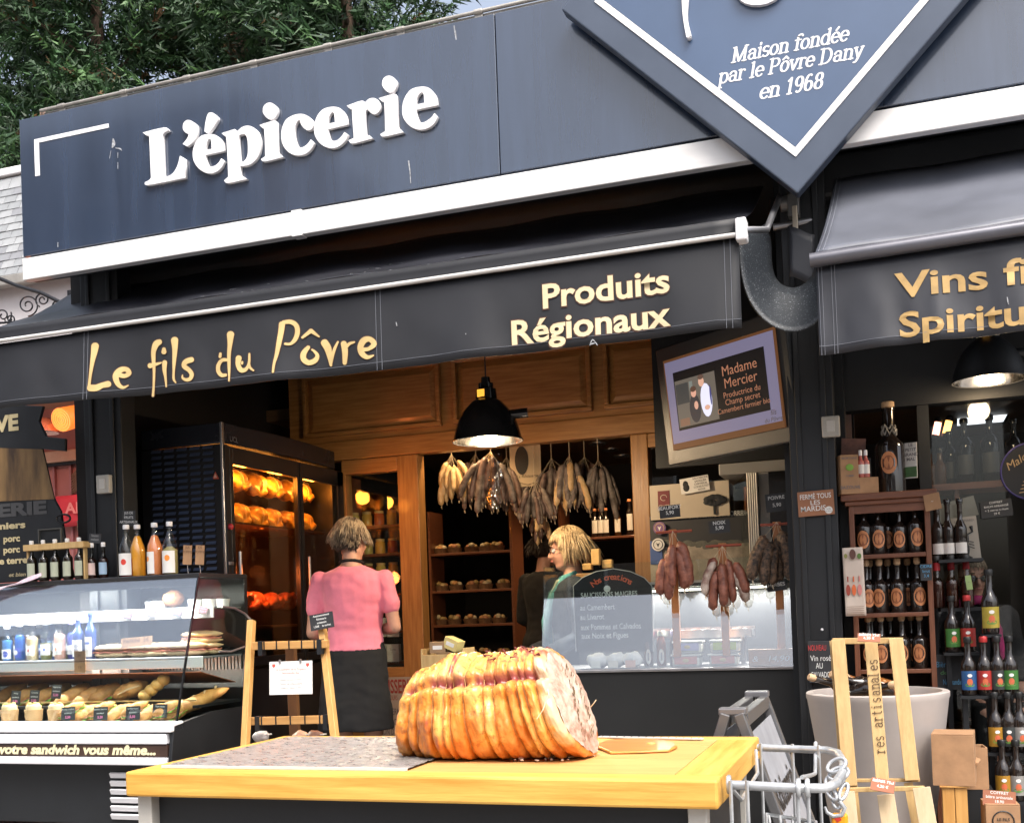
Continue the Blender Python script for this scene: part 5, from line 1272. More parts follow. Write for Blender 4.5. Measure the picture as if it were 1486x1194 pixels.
def person(label, loc, rz, arms, rings, legs, cloth, hair, head_rot=(0, 0, 0), hscale=1, headc=(0, -.01, 1.535), glasses=False, skinm=None, group=None, sc=1):
    t = thing('person', label, 'person', (0, 0, 0))
    g = G(); hc = Vector(headc); Rh = Matrix.Rotation(head_rot[2], 3, 'Z') @ Matrix.Rotation(head_rot[0], 3, 'X') @ Matrix.Rotation(head_rot[1], 3, 'Y')
    loft(g, [(z, rx*.92, ry*.92, cx, cy) for z, rx, ry, cx, cy in rings])
    capsule(g, [(rings[-1][3], rings[-1][4]+.01, rings[-1][0]-.04), hc+Vector((0, .018, -.07))], [.056, .048], 12)
    head(g, Rh, hc)
    for s, (sh, el, wr, hd_) in arms.items():
        capsule(g, [sh, el], [.045, .036]); capsule(g, [el, Vector(el).lerp(Vector(wr), .35), wr], [.037, .038, .025]); hand(g, wr, hd_, 1 if s == 'L' else -1)
    for hip, kn, an in legs:
        capsule(g, [hip, kn], [.085, .055]); capsule(g, [kn, Vector(kn).lerp(Vector(an), .3)+Vector((0, .012, 0)), an], [.052, .056, .036])
        g.sph(Vector(an)+Vector((0, -.06, -.035)), (.042, .115, .035), 10, 7)
    body = part_mesh('body', blob_mesh(g, .0085, 5), skinm or m_skin, t)
    def q(x, y, z): return hc+Rh @ Vector((x, y, z))
    for s in (-1, 1):
        e = G(); e.sph(q(s*.031, -.0745, .002), .0135, 12, 8); eo = e.build('eye', m_eyew, t, smooth=180)
        e = G(); e.sph(q(s*.031, -.0835, .002), (.007, .0055, .007), 10, 6); e.build('iris', m_iris, eo, smooth=180)
        e = G(); e.tube([q(s*.046, -.083, .028), q(s*.032, -.091, .033), q(s*.016, -.090, .029)], [.002, .004, .003], 6); e.build('eyebrow', mat('brow', (.2, .13, .07), .8), t)
    e = G(); e.tube([q(-.022, -.088, -.057), q(-.008, -.097, -.054), q(.008, -.097, -.054), q(.022, -.088, -.057)], [.002, .0055, .0055, .002], 8); e.build('lips', m_lip, t, smooth=60)
    if glasses:
        e = G()
        for s in (-1, 1):
            e.tube([q(s*.034+.023*math.cos(k*.393), -.100+.004*abs(math.cos(k*.393)), .002+.017*math.sin(k*.393)) for k in range(16)], .0017, 5, closed=True)
            e.tube([q(s*.057, -.096, .006), q(s*.076, -.03, .008), q(s*.078, .02, .0)], .0017, 5)
        e.tube([q(-.011, -.102, .004), q(.011, -.102, .004)], .0017, 5)
        e.build('glasses', m_blackg if glasses == 1 else glasses, t)
        if glasses != 1:
            for s in (-1, 1):
                e = G(); e.sph(q(s*.034, -.100, .002), (.022, .003, .016), 12, 6, Rh); e.build('lens', m_blackg, t, smooth=180)
    cloth(t, hc, Rh)
    hair(t, hc, Rh, q)
    t.location = loc; t.rotation_euler = (0, 0, rz); t.scale = (sc,)*3
    return t
def clothes(t, name, build, mt, voxel=.010, sm=4, wr=.0):
    g = G(); build(g); me = blob_mesh(g, voxel, sm)
    if wr:
        for v in me.vertices:
            p = v.co; k = noise.noise(Vector((p.x*9, p.y*9, p.z*16)))+.5*noise.noise(Vector((p.x*22, p.y*22, p.z*30)))
            v.co = p+v.normal*(k*wr)
    return part_mesh(name, me, mt, t)
def strands(t, hc, Rh, start, n, length, mt, grav=.6, r=.0032, seed=1, curl=.3, name='hair', puff=1.10, spread=.5):
    rg = random.Random(seed); gs = [G() for _ in mt]
    for i in range(n):
        for _ in range(60):
            v = Vector((rg.gauss(0, 1), rg.gauss(0, 1), rg.gauss(0, 1))).normalized()
            if start(v): break
        L = length(v)*rg.uniform(.75, 1.15); p = Vector((v.x*.078*puff, v.y*.096*puff+.012, v.z*.092*puff+.03)); pts = [p.copy()]
        d = Vector((v.x*.6, v.y*.6, .15))+Vector((rg.gauss(0, spread), rg.gauss(0, spread), rg.gauss(0, spread*.6)))
        for k in range(4):
            d = d*.55+Vector((v.x*.25, v.y*.25, -grav))*.8+Vector((rg.gauss(0, curl), rg.gauss(0, curl), 0))*.3; d.normalize()
            p = p+d*(L/4)
            e = Vector((p.x/(.080*puff), (p.y-.012)/(.098*puff), (p.z-.03)/(.094*puff)))
            if e.length < 1.02 and p.z > -.10:
                e = e.normalized()*1.03; p = Vector((e.x*.080*puff, e.y*.098*puff+.012, e.z*.094*puff+.03))
            pts.append(p.copy())
        gs[rg.randrange(len(mt))].tube([hc+Rh @ q for q in pts], [r, r*1.2, r, r*.8, r*.3], 4)
    g = G(); mi = 0
    for k, a in enumerate(gs): g.add(a.v, a.f, k)
    o = g.build(name, mt, t, smooth=180, local=True); o['kind'] = 'stuff'; return o
def hair_cap(t, hc, Rh, mt, cut, puff=1.06, name='hair_base', extra=None):
    g = G(); g.sph((0, 0, 0), 1, 28, 18); vs = []; keep = {}
    out = G()
    for p in g.v:
        q = Vector((p.x*.078*puff, p.y*.096*puff+.012, p.z*.092*puff+.03)); out.v.append(hc+Rh @ q)
    for f in g.f:
        c = sum((g.v[i] for i in f), Vector())/len(f)
        if cut(c): out.f.append(f); out.m.append(0)
    return out.build(name, mt, t, smooth=180, local=True, solid=.006)

# ---- the woman in pink at the oven
m_pinkt = mat('pink_jersey', (.80, .215, .295), .85, 0, .12, 5, bump=.08, bs=90, sheen=.2)
m_apron = mat('black_apron_cloth', (.006, .006, .007), .9, 0, .25, 6, bump=.05, bs=60)
hb = [mat('hair_ash', (.17, .115, .07), .5, 0, .3, 30), mat('hair_blond_grey', (.33, .25, .165), .5, 0, .3, 30), mat('hair_brown', (.07, .045, .03), .5)]
RG = [(.80, .165, .120, 0, .01), (.88, .178, .128, 0, .01), (.96, .150, .108, 0, .0), (1.04, .142, .098, -.004, -.005), (1.14, .155, .105, -.006, -.005), (1.24, .172, .110, -.004, 0), (1.31, .180, .095, 0, .006), (1.355, .150, .075, 0, .014), (1.385, .085, .058, 0, .014), (1.41, .055, .050, 0, .010)]
armsP = {'R': (Vector((-.185, .01, 1.315)), Vector((-.235, .02, 1.045)), Vector((-.10, -.20, 1.03)), Vector((.3, -1, 0))),
         'L': (Vector((.185, .01, 1.315)), Vector((.235, -.0, 1.03)), Vector((.20, -.22, .96)), Vector((-.2, -1, -.1)))}
legsP = [(Vector((-.085, .01, .82)), Vector((-.09, -.01, .46)), Vector((-.09, .03, .085))), (Vector((.085, .01, .82)), Vector((.085, -.02, .46)), Vector((.09, .02, .085)))]
def cloth_pink(t, hc, Rh):
    def b(g):
        loft(g, [(.925, .176, .130, 0, .01), (.97, .166, .122, 0, .004)]+[(z, rx+.012, ry+.014, cx, cy) for z, rx, ry, cx, cy in RG[3:8]]+[(1.385, .088, .062, 0, .014), (1.392, .07, .055, 0, .012)])
        for s in ('L', 'R'):
            sh, el = armsP[s][0], armsP[s][1]; capsule(g, [sh+Vector((.004 if s == 'R' else -.004, 0, .0)), sh.lerp(el, .28), sh.lerp(el, .54)], [.0555, .054, .057])
    clothes(t, 'tshirt', b, m_pinkt, .008, 5, .0065)
    def b(g):
        loft(g, [(.49, .215, .17, .0, .02), (.62, .203, .16, 0, .02), (.75, .188, .15, 0, .018), (.86, .186, .142, 0, .012), (.95, .172, .124, .0, .006), (.99, .160, .112, .0, .0)])
    clothes(t, 'apron', b, m_apron, .010, 4, .006)
    g = G(); g.tube([hc+Vector((.062*math.cos(a), .012+.062*math.sin(a), -.125+.012*math.sin(a))) for a in [i*math.pi/10 for i in range(20)]], .009, 8, closed=True); g.build('neck_strap', m_apron, t, smooth=180, local=True)
def hair_pink(t, hc, Rh, q):
    hair_cap(t, hc, Rh, hb[2], lambda c: c.z > .1 or (c.y > -.05 and c.z > -.75))
    strands(t, hc, Rh, lambda v: v.z > -.1 or (v.y > .1 and v.z > -.55), 1500, lambda v: .075 if v.z > .1 else .040, [hb[0], hb[1], hb[1]], .75, .0026, 3, .22, puff=1.05, spread=.16)
    strands(t, hc, Rh, lambda v: v.y > .0 and -.8 < v.z < -.25, 500, lambda v: .030, [hb[2]], .8, .0026, 4, .15, name='nape_hair', puff=1.02, spread=.1)
pk = P(513, 900, 5.50)
person('woman in a pink t-shirt and long black apron seen from behind at the oven', (pk.x, 5.50, 0), R(180+14), armsP, RG, legsP, cloth_pink, hair_pink, (R(8), 0, R(-32)))

# ---- the fair-haired customer behind the counter glass, facing left
m_cardi = mat('navy_cardigan', (.022, .03, .042), .8, 0, .2, 8, bump=.08, bs=80)
m_blouse = mat('cream_blouse', (.58, .55, .40), .7, 0, .12, 10); m_scarf = mat('teal_scarf', (.10, .33, .33), .7, 0, .4, 12)
hy = [mat('hair_blonde', (.27, .185, .09), .45, 0, .2, 30), mat('hair_blonde_light', (.38, .28, .15), .45, 0, .2, 30)]
armsB = {'R': (Vector((-.185, .01, 1.315)), Vector((-.235, .02, 1.06)), Vector((-.16, -.20, .98)), Vector((.3, -1, -.1))), 'L': (Vector((.185, .01, 1.315)), Vector((.235, .02, 1.05)), Vector((.18, -.18, .96)), Vector((-.2, -1, -.1)))}
def cloth_b(t, hc, Rh):
    def b(g):
        loft(g, [(.62, .20, .15, 0, .01), (.88, .20, .148, 0, .01)]+[(z, rx+.018, ry+.018, cx, cy) for z, rx, ry, cx, cy in RG[2:8]]+[(1.385, .085, .062, 0, .014)])
        for s in ('L', 'R'): sh, el, wr = armsB[s][:3]; capsule(g, [sh, el, wr], [.066, .054, .04])
    clothes(t, 'cardigan', b, m_cardi, .011, 4, .006)
    def b(g):
        loft(g, [(.95, .06, .03, 0, -.105), (1.15, .062, .03, 0, -.105), (1.28, .055, .03, 0, -.09), (1.37, .04, .03, 0, -.05)])
    clothes(t, 'blouse', b, m_blouse, .010, 3, .003)
    for s in (-1, 1):
        g = G(); g.tube([(s*.055, .03, 1.40), (s*.066, -.04, 1.375), (s*.060, -.10, 1.28), (s*.058, -.142, 1.14), (s*.065, -.140, 1.0)], [.016, .019, .022, .024, .022], 10); g.build('scarf', m_scarf, t, smooth=180, local=True)
    def b(g):
        for s in (-1, 1): capsule(g, [(s*.085, .01, .80), (s*.09, 0, .46), (s*.09, .03, .10)], [.095, .068, .055])
    clothes(t, 'trousers', b, m_apron, .012, 3, .003)
def hair_b(t, hc, Rh, q):
    hair_cap(t, hc, Rh, hy[0], lambda c: c.z > .35 or (c.y > -.28 and c.z > -.9), 1.07)
    strands(t, hc, Rh, lambda v: v.z > .0 and (v.y > -.45 or v.z > .55), 1500, lambda v: (.13 if v.y > -.3 else .055)*(1.15-.3*v.z), hy, .85, .0028, 8, .16, puff=1.08, spread=.16)
bp = P(826, 800, 5.85)
person('fair-haired woman with glasses and a teal scarf behind the glass counter', (bp.x, 5.85, -.075), R(-68), armsB, RG, legsP, cloth_b, hair_b, (R(6), 0, R(-8)), glasses=1, sc=.985)

# ---- the dark-clothed customer deeper in the shop
hd3 = [mat('hair_dark', (.015, .009, .006), .5), mat('hair_dark2', (.02, .012, .008), .5)]
def cloth_c(t, hc, Rh):
    def b(g):
        loft(g, [(.62, .20, .15, 0, .01), (.88, .205, .15, 0, .01)]+[(z, rx+.03, ry+.022, cx, cy) for z, rx, ry, cx, cy in RG[2:8]]+[(1.39, .085, .062, 0, .014)])
        for s in ('L', 'R'): sh, el, wr = armsB[s][:3]; capsule(g, [sh, el, wr], [.07, .058, .044])
    clothes(t, 'coat', b, m_apron, .012, 4, .006)
    def b(g):
        for s in (-1, 1): capsule(g, [(s*.085, .01, .80), (s*.09, 0, .46), (s*.09, .03, .10)], [.095, .068, .055])
    clothes(t, 'trousers', b, m_apron, .012, 3, .003)
def hair_c(t, hc, Rh, q):
    hair_cap(t, hc, Rh, hd3[0], lambda c: c.z > .2 or (c.y > -.1 and c.z > -.8))
    strands(t, hc, Rh, lambda v: v.z > -.2 and (v.y > -.3 or v.z > .5), 500, lambda v: .07, hd3, .6, .0034, 5, .3)
cp_ = P(790, 800, 7.55)
person('customer in dark clothes with short dark hair inside the doorway', (cp_.x, 7.55, 0), R(150), armsB, RG, legsP, cloth_c, hair_c, (0, 0, 0), sc=1.0)

# ---- figure placed inside to stand in for a reflection in the shop window
m_fuch = mat('fuchsia_scarf', (.38, .02, .13), .7, 0, .3, 14); m_bl = mat('blue_veil', (.12, .22, .40), .6)
def cloth_d(t, hc, Rh):
    def b(g):
        loft(g, [(.62, .20, .15, 0, .01), (.88, .205, .15, 0, .01)]+[(z, rx+.02, ry+.02, cx, cy) for z, rx, ry, cx, cy in RG[2:8]]+[(1.39, .085, .062, 0, .014)])
        for s in ('L', 'R'): sh, el, wr = armsB[s][:3]; capsule(g, [sh, el, wr], [.066, .054, .04])
    clothes(t, 'coat', b, m_apron, .012, 4, .006)
    def b(g):
        for s in (-1, 1): capsule(g, [(s*.085, .01, .80), (s*.09, 0, .46), (s*.09, .03, .10)], [.095, .068, .055])
    clothes(t, 'trousers', b, m_apron, .012, 3, .003)
    def b(g):
        g.tube([(.085*math.cos(a), -.005+.085*math.sin(a), 1.405+.012*math.sin(3*a)) for a in [i*math.pi/10 for i in range(20)]], .034, 10, closed=True)
        capsule(g, [(.06, -.09, 1.40), (.09, -.13, 1.25), (.11, -.15, 1.02)], [.04, .04, .035])
    clothes(t, 'scarf', b, m_fuch, .009, 3, .006)
def hair_d(t, hc, Rh, q):
    hair_cap(t, hc, Rh, hb[0], lambda c: c.z > .3 or (c.y > -.15 and c.z > -.9), 1.08)
    strands(t, hc, Rh, lambda v: v.z > -.3 and (v.y > .0 or v.z > .78), 1000, lambda v: .08, [hb[0], hb[1]], .8, .0028, 15, .2, puff=1.05, spread=.16)
dp = P(1409, 850, 6.6); ZO = -.335
seat = [(z+ZO, a, b, c, d) for z, a, b, c, d in RG]
lift = lambda A: {k: tuple(Vector(v)+Vector((0, 0, ZO)) if i < 3 else v for i, v in enumerate(q)) for k, q in A.items()}
armsB = lift(armsB); legsS = [(Vector((s*.085, .0, .50)), Vector((s*.09, -.40, .50)), Vector((s*.09, -.38, .085))) for s in (-1, 1)]
def cloth_d(t, hc, Rh):
    def b(g):
        loft(g, [(.42, .21, .16, 0, .01), (.56, .205, .15, 0, .01)]+[(z, rx+.02, ry+.02, cx, cy) for z, rx, ry, cx, cy in seat[2:8]]+[(1.39+ZO, .085, .062, 0, .014)])
        for s in ('L', 'R'): sh, el, wr = armsB[s][:3]; capsule(g, [sh, el, wr], [.066, .054, .04])
    clothes(t, 'coat', b, m_apron, .012, 4, .006)
    def b(g):
        for s in (-1, 1): capsule(g, [(s*.085, .0, .50), (s*.09, -.40, .50), (s*.09, -.38, .10)], [.095, .068, .055])
    clothes(t, 'trousers', b, m_apron, .012, 3, .003)
    def b(g):
        g.tube([(.085*math.cos(a), -.005+.085*math.sin(a), 1.400+ZO+.012*math.sin(3*a)) for a in [i*math.pi/10 for i in range(20)]], .026, 10, closed=True)
        capsule(g, [(.06, -.09, 1.40+ZO), (.085, -.13, 1.25+ZO), (.095, -.15, 1.10+ZO)], [.026, .026, .02])
    clothes(t, 'scarf', b, m_fuch, .009, 3, .006)
person('woman in sunglasses and a fuchsia scarf placed inside to stand in for a window reflection', (dp.x, 6.6, 0), R(14), armsB, seat, legsS, cloth_d, hair_d, (R(5), 0, R(5)), headc=(0, -.01, 1.535+ZO), glasses=m_blackg)
stl = thing('stool', 'low round stool added under the reflection stand-in figure', 'stool', (dp.x, 6.62, 0))
g = G(); g.lathe([(.001, .37), (.17, .37), (.18, .385), (.17, .405), (.001, .405)], (dp.x, 6.62, 0), 20); g.build('seat', m_red_wood, stl, smooth=40)
for k in range(4):
    a = k*math.pi/2+.6; g = G(); g.cyl((dp.x+.12*math.cos(a), 6.62+.12*math.sin(a), .37), (dp.x+.17*math.cos(a), 6.62+.17*math.sin(a), 0), .014); g.build('leg', m_red_wood, stl)
# ================================================================ lamps
def pendant(px, py_rim, wpx, Y, label, inner, rod_to, energy, hasbulb=True, col=None):
    c = P(px, py_rim, Y); r = wpx/2*((P(px+1, py_rim, Y)-P(px, py_rim, Y)).length)
    t = thing('pendant_lamp', label, 'lamp', c); k = r/.16; mt = col or m_blackg
    prof = [(.160, 0), (.157, .006), (.150, .035), (.135, .085), (.108, .135), (.072, .175), (.050, .190), (.046, .235), (.034, .240), (.034, .262), (.022, .265), (.020, .29), (.001, .292)]
    g = G(); g.lathe([(a*k, b*k) for a, b in prof], c, 36, caps=False); g.build('lamp_shade', mt, t, smooth=35)
    g = G(); g.lathe([(a*k*.985, b*k) for a, b in prof[:7]][::-1], c, 36, caps=False)
    g.build('reflector', inner, t, smooth=60)
    g = G(); g.tube([c+Vector((math.cos(i*.196)*r, math.sin(i*.196)*r, 0)) for i in range(32)], .003*k, 6, closed=True); g.build('rim', mt, t, smooth=60)
    g = G(); g.sph(c+Vector((0, 0, .07*k)), .035*k, 12, 9); g.build('bulb', emis('bulb_glow', (1, .80, .52), 2) if hasbulb else m_white, t, smooth=180)
    g = G(); g.tube([c+Vector((0, 0, .29*k)), Vector((c.x, c.y, rod_to))], .004, 6); g.build('cord', m_black, t)
    g = G(); g.box(c+Vector((-.01, -.047*k, .212*k)), (.035*k, .006, .034*k)); g.build('maker_plate', mat('plate_orange', (.8, .33, .03), .4, emit=(1, .45, .05), es=.5), t, bevel=.002)
    g = G(); g.cyl(c+Vector((.10*k, .0, .11*k)), c+Vector((.19*k, .02, .115*k)), .022*k, n=12); g.build('side_knob', mt, t, smooth=40)
    add_light(t, 'POINT', c+Vector((0, 0, -.03)), energy, (1, .74, .45), .05)
    return t
m_refl = mat('lamp_reflector', (.55, .53, .50), .16, 1.0, .3, 14)
pendant(708, 640, 96, 5.35, 'glossy black bell pendant lamp hanging before the oak panels', m_refl, ZB-.03, 27)
pendant(1436, 552, 112, 5.05, 'silver-lined pendant lamp hanging under the grey awning', m_refl, ZB-.05, 2.5, col=m_black)
# ceiling downlights inside
for i, (px, py) in enumerate(((867, 645), (886, 654), (902, 663))):
    c = PZ(px, py, 2.505); t = thing('ceiling_downlight', ORD[i]+' round warm ceiling downlight counted from the sausage bunches', 'downlight', c, group='ceiling downlights')
    g = G(); g.lathe([(.075, 0), (.075, .014), (.06, .014), (.06, .002)], c, 20); g.build('trim_ring', m_steel, t, smooth=40)
    g = G(); g.lathe([(.001, .006), (.06, .006), (.06, .010), (.001, .010)], c, 20); g.build('lens', emis('downlight_glow', (1, .72, .36), 8), t)
for (px, y, e, lab) in ((690, 6.92, 17, 'over the pale sausages'), (850, 8.2, 14, 'over the poster'), (640, 8.2, 13, 'over the produce shelves'), (900, 8.6, 30, 'over the rear bottles'), (545, 7.5, 24, 'over the window shelves')):
    c = Vector((P(px, 800, y).x, y, 2.505)); t = thing('ceiling_downlight', 'ceiling downlight hidden by the oak lintel '+lab, 'downlight', c)
    g = G(); g.lathe([(.075, 0), (.075, .014), (.06, .014), (.06, .002)], c, 20); g.build('trim_ring', m_steel, t, smooth=40)
    g = G(); g.lathe([(.001, .006), (.06, .006), (.06, .010), (.001, .010)], c, 20); g.build('lens', emis('downlight_glow', (1, .72, .36), 8), t)
    add_light(t, 'SPOT', c-Vector((0, 0, .01)), e, (1, .66, .34), .05, spot=R(115))

# ================================================================ sausages
m_sau = {'red': mat('saucisson_red', (.17, .042, .025), .5, 0, .4, 22, bump=.35, bs=55, col2=(.33, .12, .075)), 'white': mat('saucisson_floury', (.30, .16, .12), .7, 0, .3, 16, bump=.3, bs=50, col2=(.62, .52, .44)),
         'pepper': mat('saucisson_pepper', (.035, .026, .020), .7, 0, .3, 60, bump=.6, bs=90, col2=(.17, .10, .06), lo=.4, hi=.62), 'pale': mat('sausage_pale', (.68, .42, .17), .45, 0, .2, 12, bump=.2, bs=40, col2=(.78, .60, .36)),
         'grey': mat('sausage_mould', (.11, .08, .07), .6, 0, .3, 14, bump=.3, bs=40, col2=(.32, .27, .24)), 'dark': mat('sausage_dark', (.085, .05, .045), .45, 0, .3, 14, bump=.3, bs=40, col2=(.26, .18, .16))}
m_string = mat('butcher_string', (.55, .45, .32), .8)
def bunch(label, top, n, L, r, kind, seed, spread=.10, group=None, kinds=None, yspread=.05):
    rg = random.Random(seed); top = Vector(top); t = thing('sausage_bunch', label, 'sausages', top, group=group)
    heads = []
    for i in range(n):
        u = (i+.5)/n*2-1+rg.uniform(-.12, .12); ll = L*rg.uniform(.72, 1.08); rr_ = r*rg.uniform(.82, 1.12)
        y = (rg.random()-.7)*yspread*1.6; dz = -.035-rg.uniform(0, .09)-abs(u)*.015
        w = spread*(.40+.60*rg.random()**.5); bend = rg.uniform(-.02, .02)
        p0 = top+Vector((u*w*.45, y*.6, dz)); p2 = top+Vector((u*w*1.0+bend, y, dz-ll)); p1 = (p0+p2)/2+Vector((u*.035+bend, -.01, 0))
        q_ = 14; pts = []; rs_ = []
        for k in range(q_+1):
            s = k/q_; pts.append(p0*(1-s)**2+p1*2*s*(1-s)+p2*s*s)
            e = 1-abs(2*s-1)**7; rs_.append(rr_*max(.18, e**.5)*(1+.05*math.sin(k*1.3+i)+.03*math.sin(k*2.9+i*2)))
        g = G(); g.tube(pts, rs_, 12)
        for p in g.v: p += Vector((1, 1, .3))*(.0022*noise.noise(p*70+Vector((i, 0, 0))))
        sa = g.build('sausage', m_sau[(kinds or [kind])[i % len(kinds or [kind])]], t, smooth=180)
        g = G(); g.tube([pts[-1], pts[-1]+Vector((.001, -.002, -.012)), pts[-1]+Vector((.004, -.002, -.022))], [.003, .0035, .0015], 5); g.build('tied_end', m_string, sa)
        heads.append(p0)
    g = G()
    for h in heads[::2]: g.tube([top, h], .0012, 4)
    g.build('string', m_string, t)['kind'] = 'stuff'
    return t
def hook(t, top, z1):
    g = G(); g.tube([top, Vector((top.x, top.y, z1))], .003, 5); g.build('hanging_cord', m_string, t)
for lab, px, py, Y, n, L, r, kinds, sp in (
    ('bunch of pale golden sausages hanging by the door jamb', 655, 664, 7.05, 13, .26, .025, ['pale'], .13),
    ('big dark sausage bunch in shiny wrapping under the lintel', 712, 660, 7.0, 18, .34, .027, ['dark', 'grey', 'dark'], .20),
    ('low bunch of thin grey sausages under the white poster', 775, 700, 7.15, 16, .24, .021, ['grey', 'dark', 'dark'], .19),
    ('mixed golden and grey sausage bunch right of the poster', 826, 666, 7.05, 17, .30, .025, ['pale', 'grey', 'grey'], .15),
    ('bunch of mould-grey sausages by the far door jamb', 868, 672, 7.1, 14, .30, .024, ['grey'], .16),
    ('dark sausages hanging behind the shiny wrapped bunch', 690, 664, 7.3, 14, .32, .025, ['dark', 'dark', 'grey'], .18),
    ('dark sausages hanging left of the cream poster', 735, 668, 7.35, 14, .34, .024, ['dark', 'grey'], .18),
    ('dim sausages hanging between poster and golden bunch', 800, 670, 7.3, 14, .32, .024, ['grey', 'dark'], .18),
    ('dim sausages hanging behind the mould-grey bunch', 848, 668, 7.4, 14, .30, .024, ['dark', 'grey'], .18),
    ('golden air-dried sausages hanging low under the poster', 785, 735, 7.4, 8, .18, .020, ['pale', 'dark'], .12)):
    p = P(px, py-5, Y); t = bunch(lab, p, n+3, L*.84, r*.84, None, px, sp, kinds=kinds, yspread=.08); hook(t, p, 2.52)
rail = thing('hanging_rail', 'steel rail under the shop ceiling carrying the sausage bunches', 'rail', P(750, 650, 7.05))
g = G(); g.cyl((P(610, 650, 7.05).x, 7.05, 2.45), (P(915, 650, 7.05).x, 7.05, 2.45), .010); g.build('bar', m_steel, rail, smooth=60)
for px in (620, 760, 905):
    g = G(); x = P(px, 650, 7.05).x; g.cyl((x, 7.05, 2.45), (x, 7.05, 2.52), .006); g.build('hanger', m_steel, rail)
# wrapping sheen: a clear sleeve on the dark bunch
wsl = thing('plastic_sleeve', 'shiny clear plastic sleeve wrapped round the dark sausage bunch', 'wrapping', P(718, 700, 6.88))
g = G(); a = P(722, 700, 6.86)
g.grid(lambda u, v: a+Vector(((u-.5)*.10+.02*math.sin(v*6), -.05-.03*math.cos((u-.5)*3)+.012*noise.noise(Vector((u*7, v*11, 0))), (.5-v)*.36)), 14, 24); g.build('film', glass('film', (.85, .85, .85), 2.5, .12, .12), wsl, smooth=180)
po = thing('hanging_poster', 'cream poster with a dark oval emblem hanging among the sausages', 'poster', P(763, 676, 7.3))
a, b = P(739, 648, 7.3), P(786, 704, 7.3)
g = G(); g.b2(a.x, b.x, 7.3, 7.304, b.z, P(760, 650, 7.3).z+.05); g.build('sheet', mat('poster_cream', (.48, .38, .26), .7, 0, .05, 5), po)
g = G(); c = P(757, 668, 7.297); g.prism([(.05*math.cos(i*.314), .10*math.sin(i*.314)) for i in range(20)], c, ex, ez, .002); g.build('emblem', m_black, po)
px_text('La Rôtisserie', (750, 693), (781, 692), 4, 7.297, m_black, po, shear=.2)
g = G(); g.tube([P(752, 700, 7.297), P(766, 703, 7.297), P(781, 699, 7.297)], .002, 4); g.build('flourish', m_black, po)
# front bunches on the counter with their wooden sticks
YC = 5.30
for lab, px, py, n, L, r, kinds, sp, zt_, zb__, tagt in (
    ('three stout red-brown dry sausages on a wooden stick by the counter', 976, 770, 4, .27, .030, ['red'], .085, 768, 858, 'BEAUFORT'),
    ('bunch of floury purple-brown dry sausages on the middle wooden stick', 1048, 792, 8, .225, .025, ['red', 'white', 'red'], .125, 788, 815, 'NOIX'),
    ('bunch of black peppered dry sausages hanging next to the pillar', 1127, 757, 7, .27, .030, ['pepper'], .135, 757, 845, 'POIVRE')):
    p = P(px, py, YC-.06); t = bunch(lab, p, n+1, L*.88, r*.92, None, px+1, sp*1.15, kinds=kinds, yspread=.05)
    sk = thing('wooden_stick', 'wooden hanging stick with a red cross pin carrying the %s' % ('stout red-brown sausages' if px < 1000 else 'floury sausages' if px < 1100 else 'peppered sausages'), 'stick', P(px, 850, YC-.02))
    a = P(px, zt_, YC-.02)
    g = G(); g.b2(a.x-.018, a.x+.018, YC-.03, YC-.012, .86, a.z); g.build('upright', mat('stick_wood', (.42, .16, .05), .5, 0, .2, 6), sk, bevel=.002)
    l, r_ = P(px-24, py-1, YC-.03), P(px+28, py-1, YC-.03); l.z = r_.z = a.z-.012
    g = G(); g.cyl(l, r_, .0065, n=8); g.build('cross_pin', mat('pin_red', (.30, .06, .03), .5), sk, smooth=60)
    yy = py-26
    sign_card('slate_price_card', 'black chalk card lettered %s above the sausages' % tagt.lower(), 'price card', P(px+(-4 if px < 1100 else 0), yy-2, YC-.012), .10, .085 if px > 1100 else .06, m_slate, R(-3), 0, 0, (tagt, '5,90'), m_chalk, .016, bold=.01)
sign_card('slate_price_card', 'black chalk card lettered herbes under the peppered sausages', 'price card', P(1127, 850, YC-.05), .09, .045, m_slate, R(-6), 0, 0, ('HERBES',), m_chalk, .016, bold=.01)
for i, (dx, yb) in enumerate(((0, 0),)):
    pass

# ================================================================ glass counter
GX0, GX1 = P(786, 900, 5.24).x, P(1155, 900, 5.20).x
gz0 = P(1000, 969, 5.20).z; gz1 = P(1000, 860, 5.30).z; gz2 = P(1000, 812, 5.31).z
ct_ = thing('glass_counter', 'black counter with a folded glass screen in front of the dry sausages', 'counter', ((GX0+GX1)/2, 5.5, 0))
XLb = P(640, 1000, 5.2).x
g = G(); g.b2(XLb, GX1, 5.19, 5.80, .02, gz0-.012); g.build('base', mat('counter_black', (.007, .0075, .008), .55, 0, .2, 3), ct_, bevel=.004)
g = G(); g.b2(XLb-.01, GX1+.005, 5.175, 5.81, gz0-.012, gz0+.002); g.build('worktop', m_steel, ct_, bevel=.003)
g = G(); g.quad((GX0, 5.20, gz0+.002), (GX1, 5.20, gz0+.002), (GX1, 5.30, gz1), (GX0, 5.30, gz1)); g.build('lower_glass', glass('counter_glass_low', (.92, .95, .96), 2.8, .012, .06), ct_, solid=.006)
g = G(); g.quad((GX0, 5.30, gz1), (GX1, 5.30, gz1), (GX1, 5.31, gz2), (GX0, 5.31, gz2)); g.build('upper_glass', m_glass, ct_, solid=.006)
g = G(); g.add([(GX0, 5.20, gz0), (GX0, 5.55, gz0), (GX0, 5.55, gz2), (GX0, 5.31, gz2), (GX0, 5.30, gz1)], [(0, 1, 2, 3, 4)]); g.build('end_glass', m_glass, ct_, solid=.006)
g = G(); g.b2(GX0, GX1, 5.30, 5.60, gz1+.03, gz1+.036); g.build('glass_shelf', m_glass, ct_)
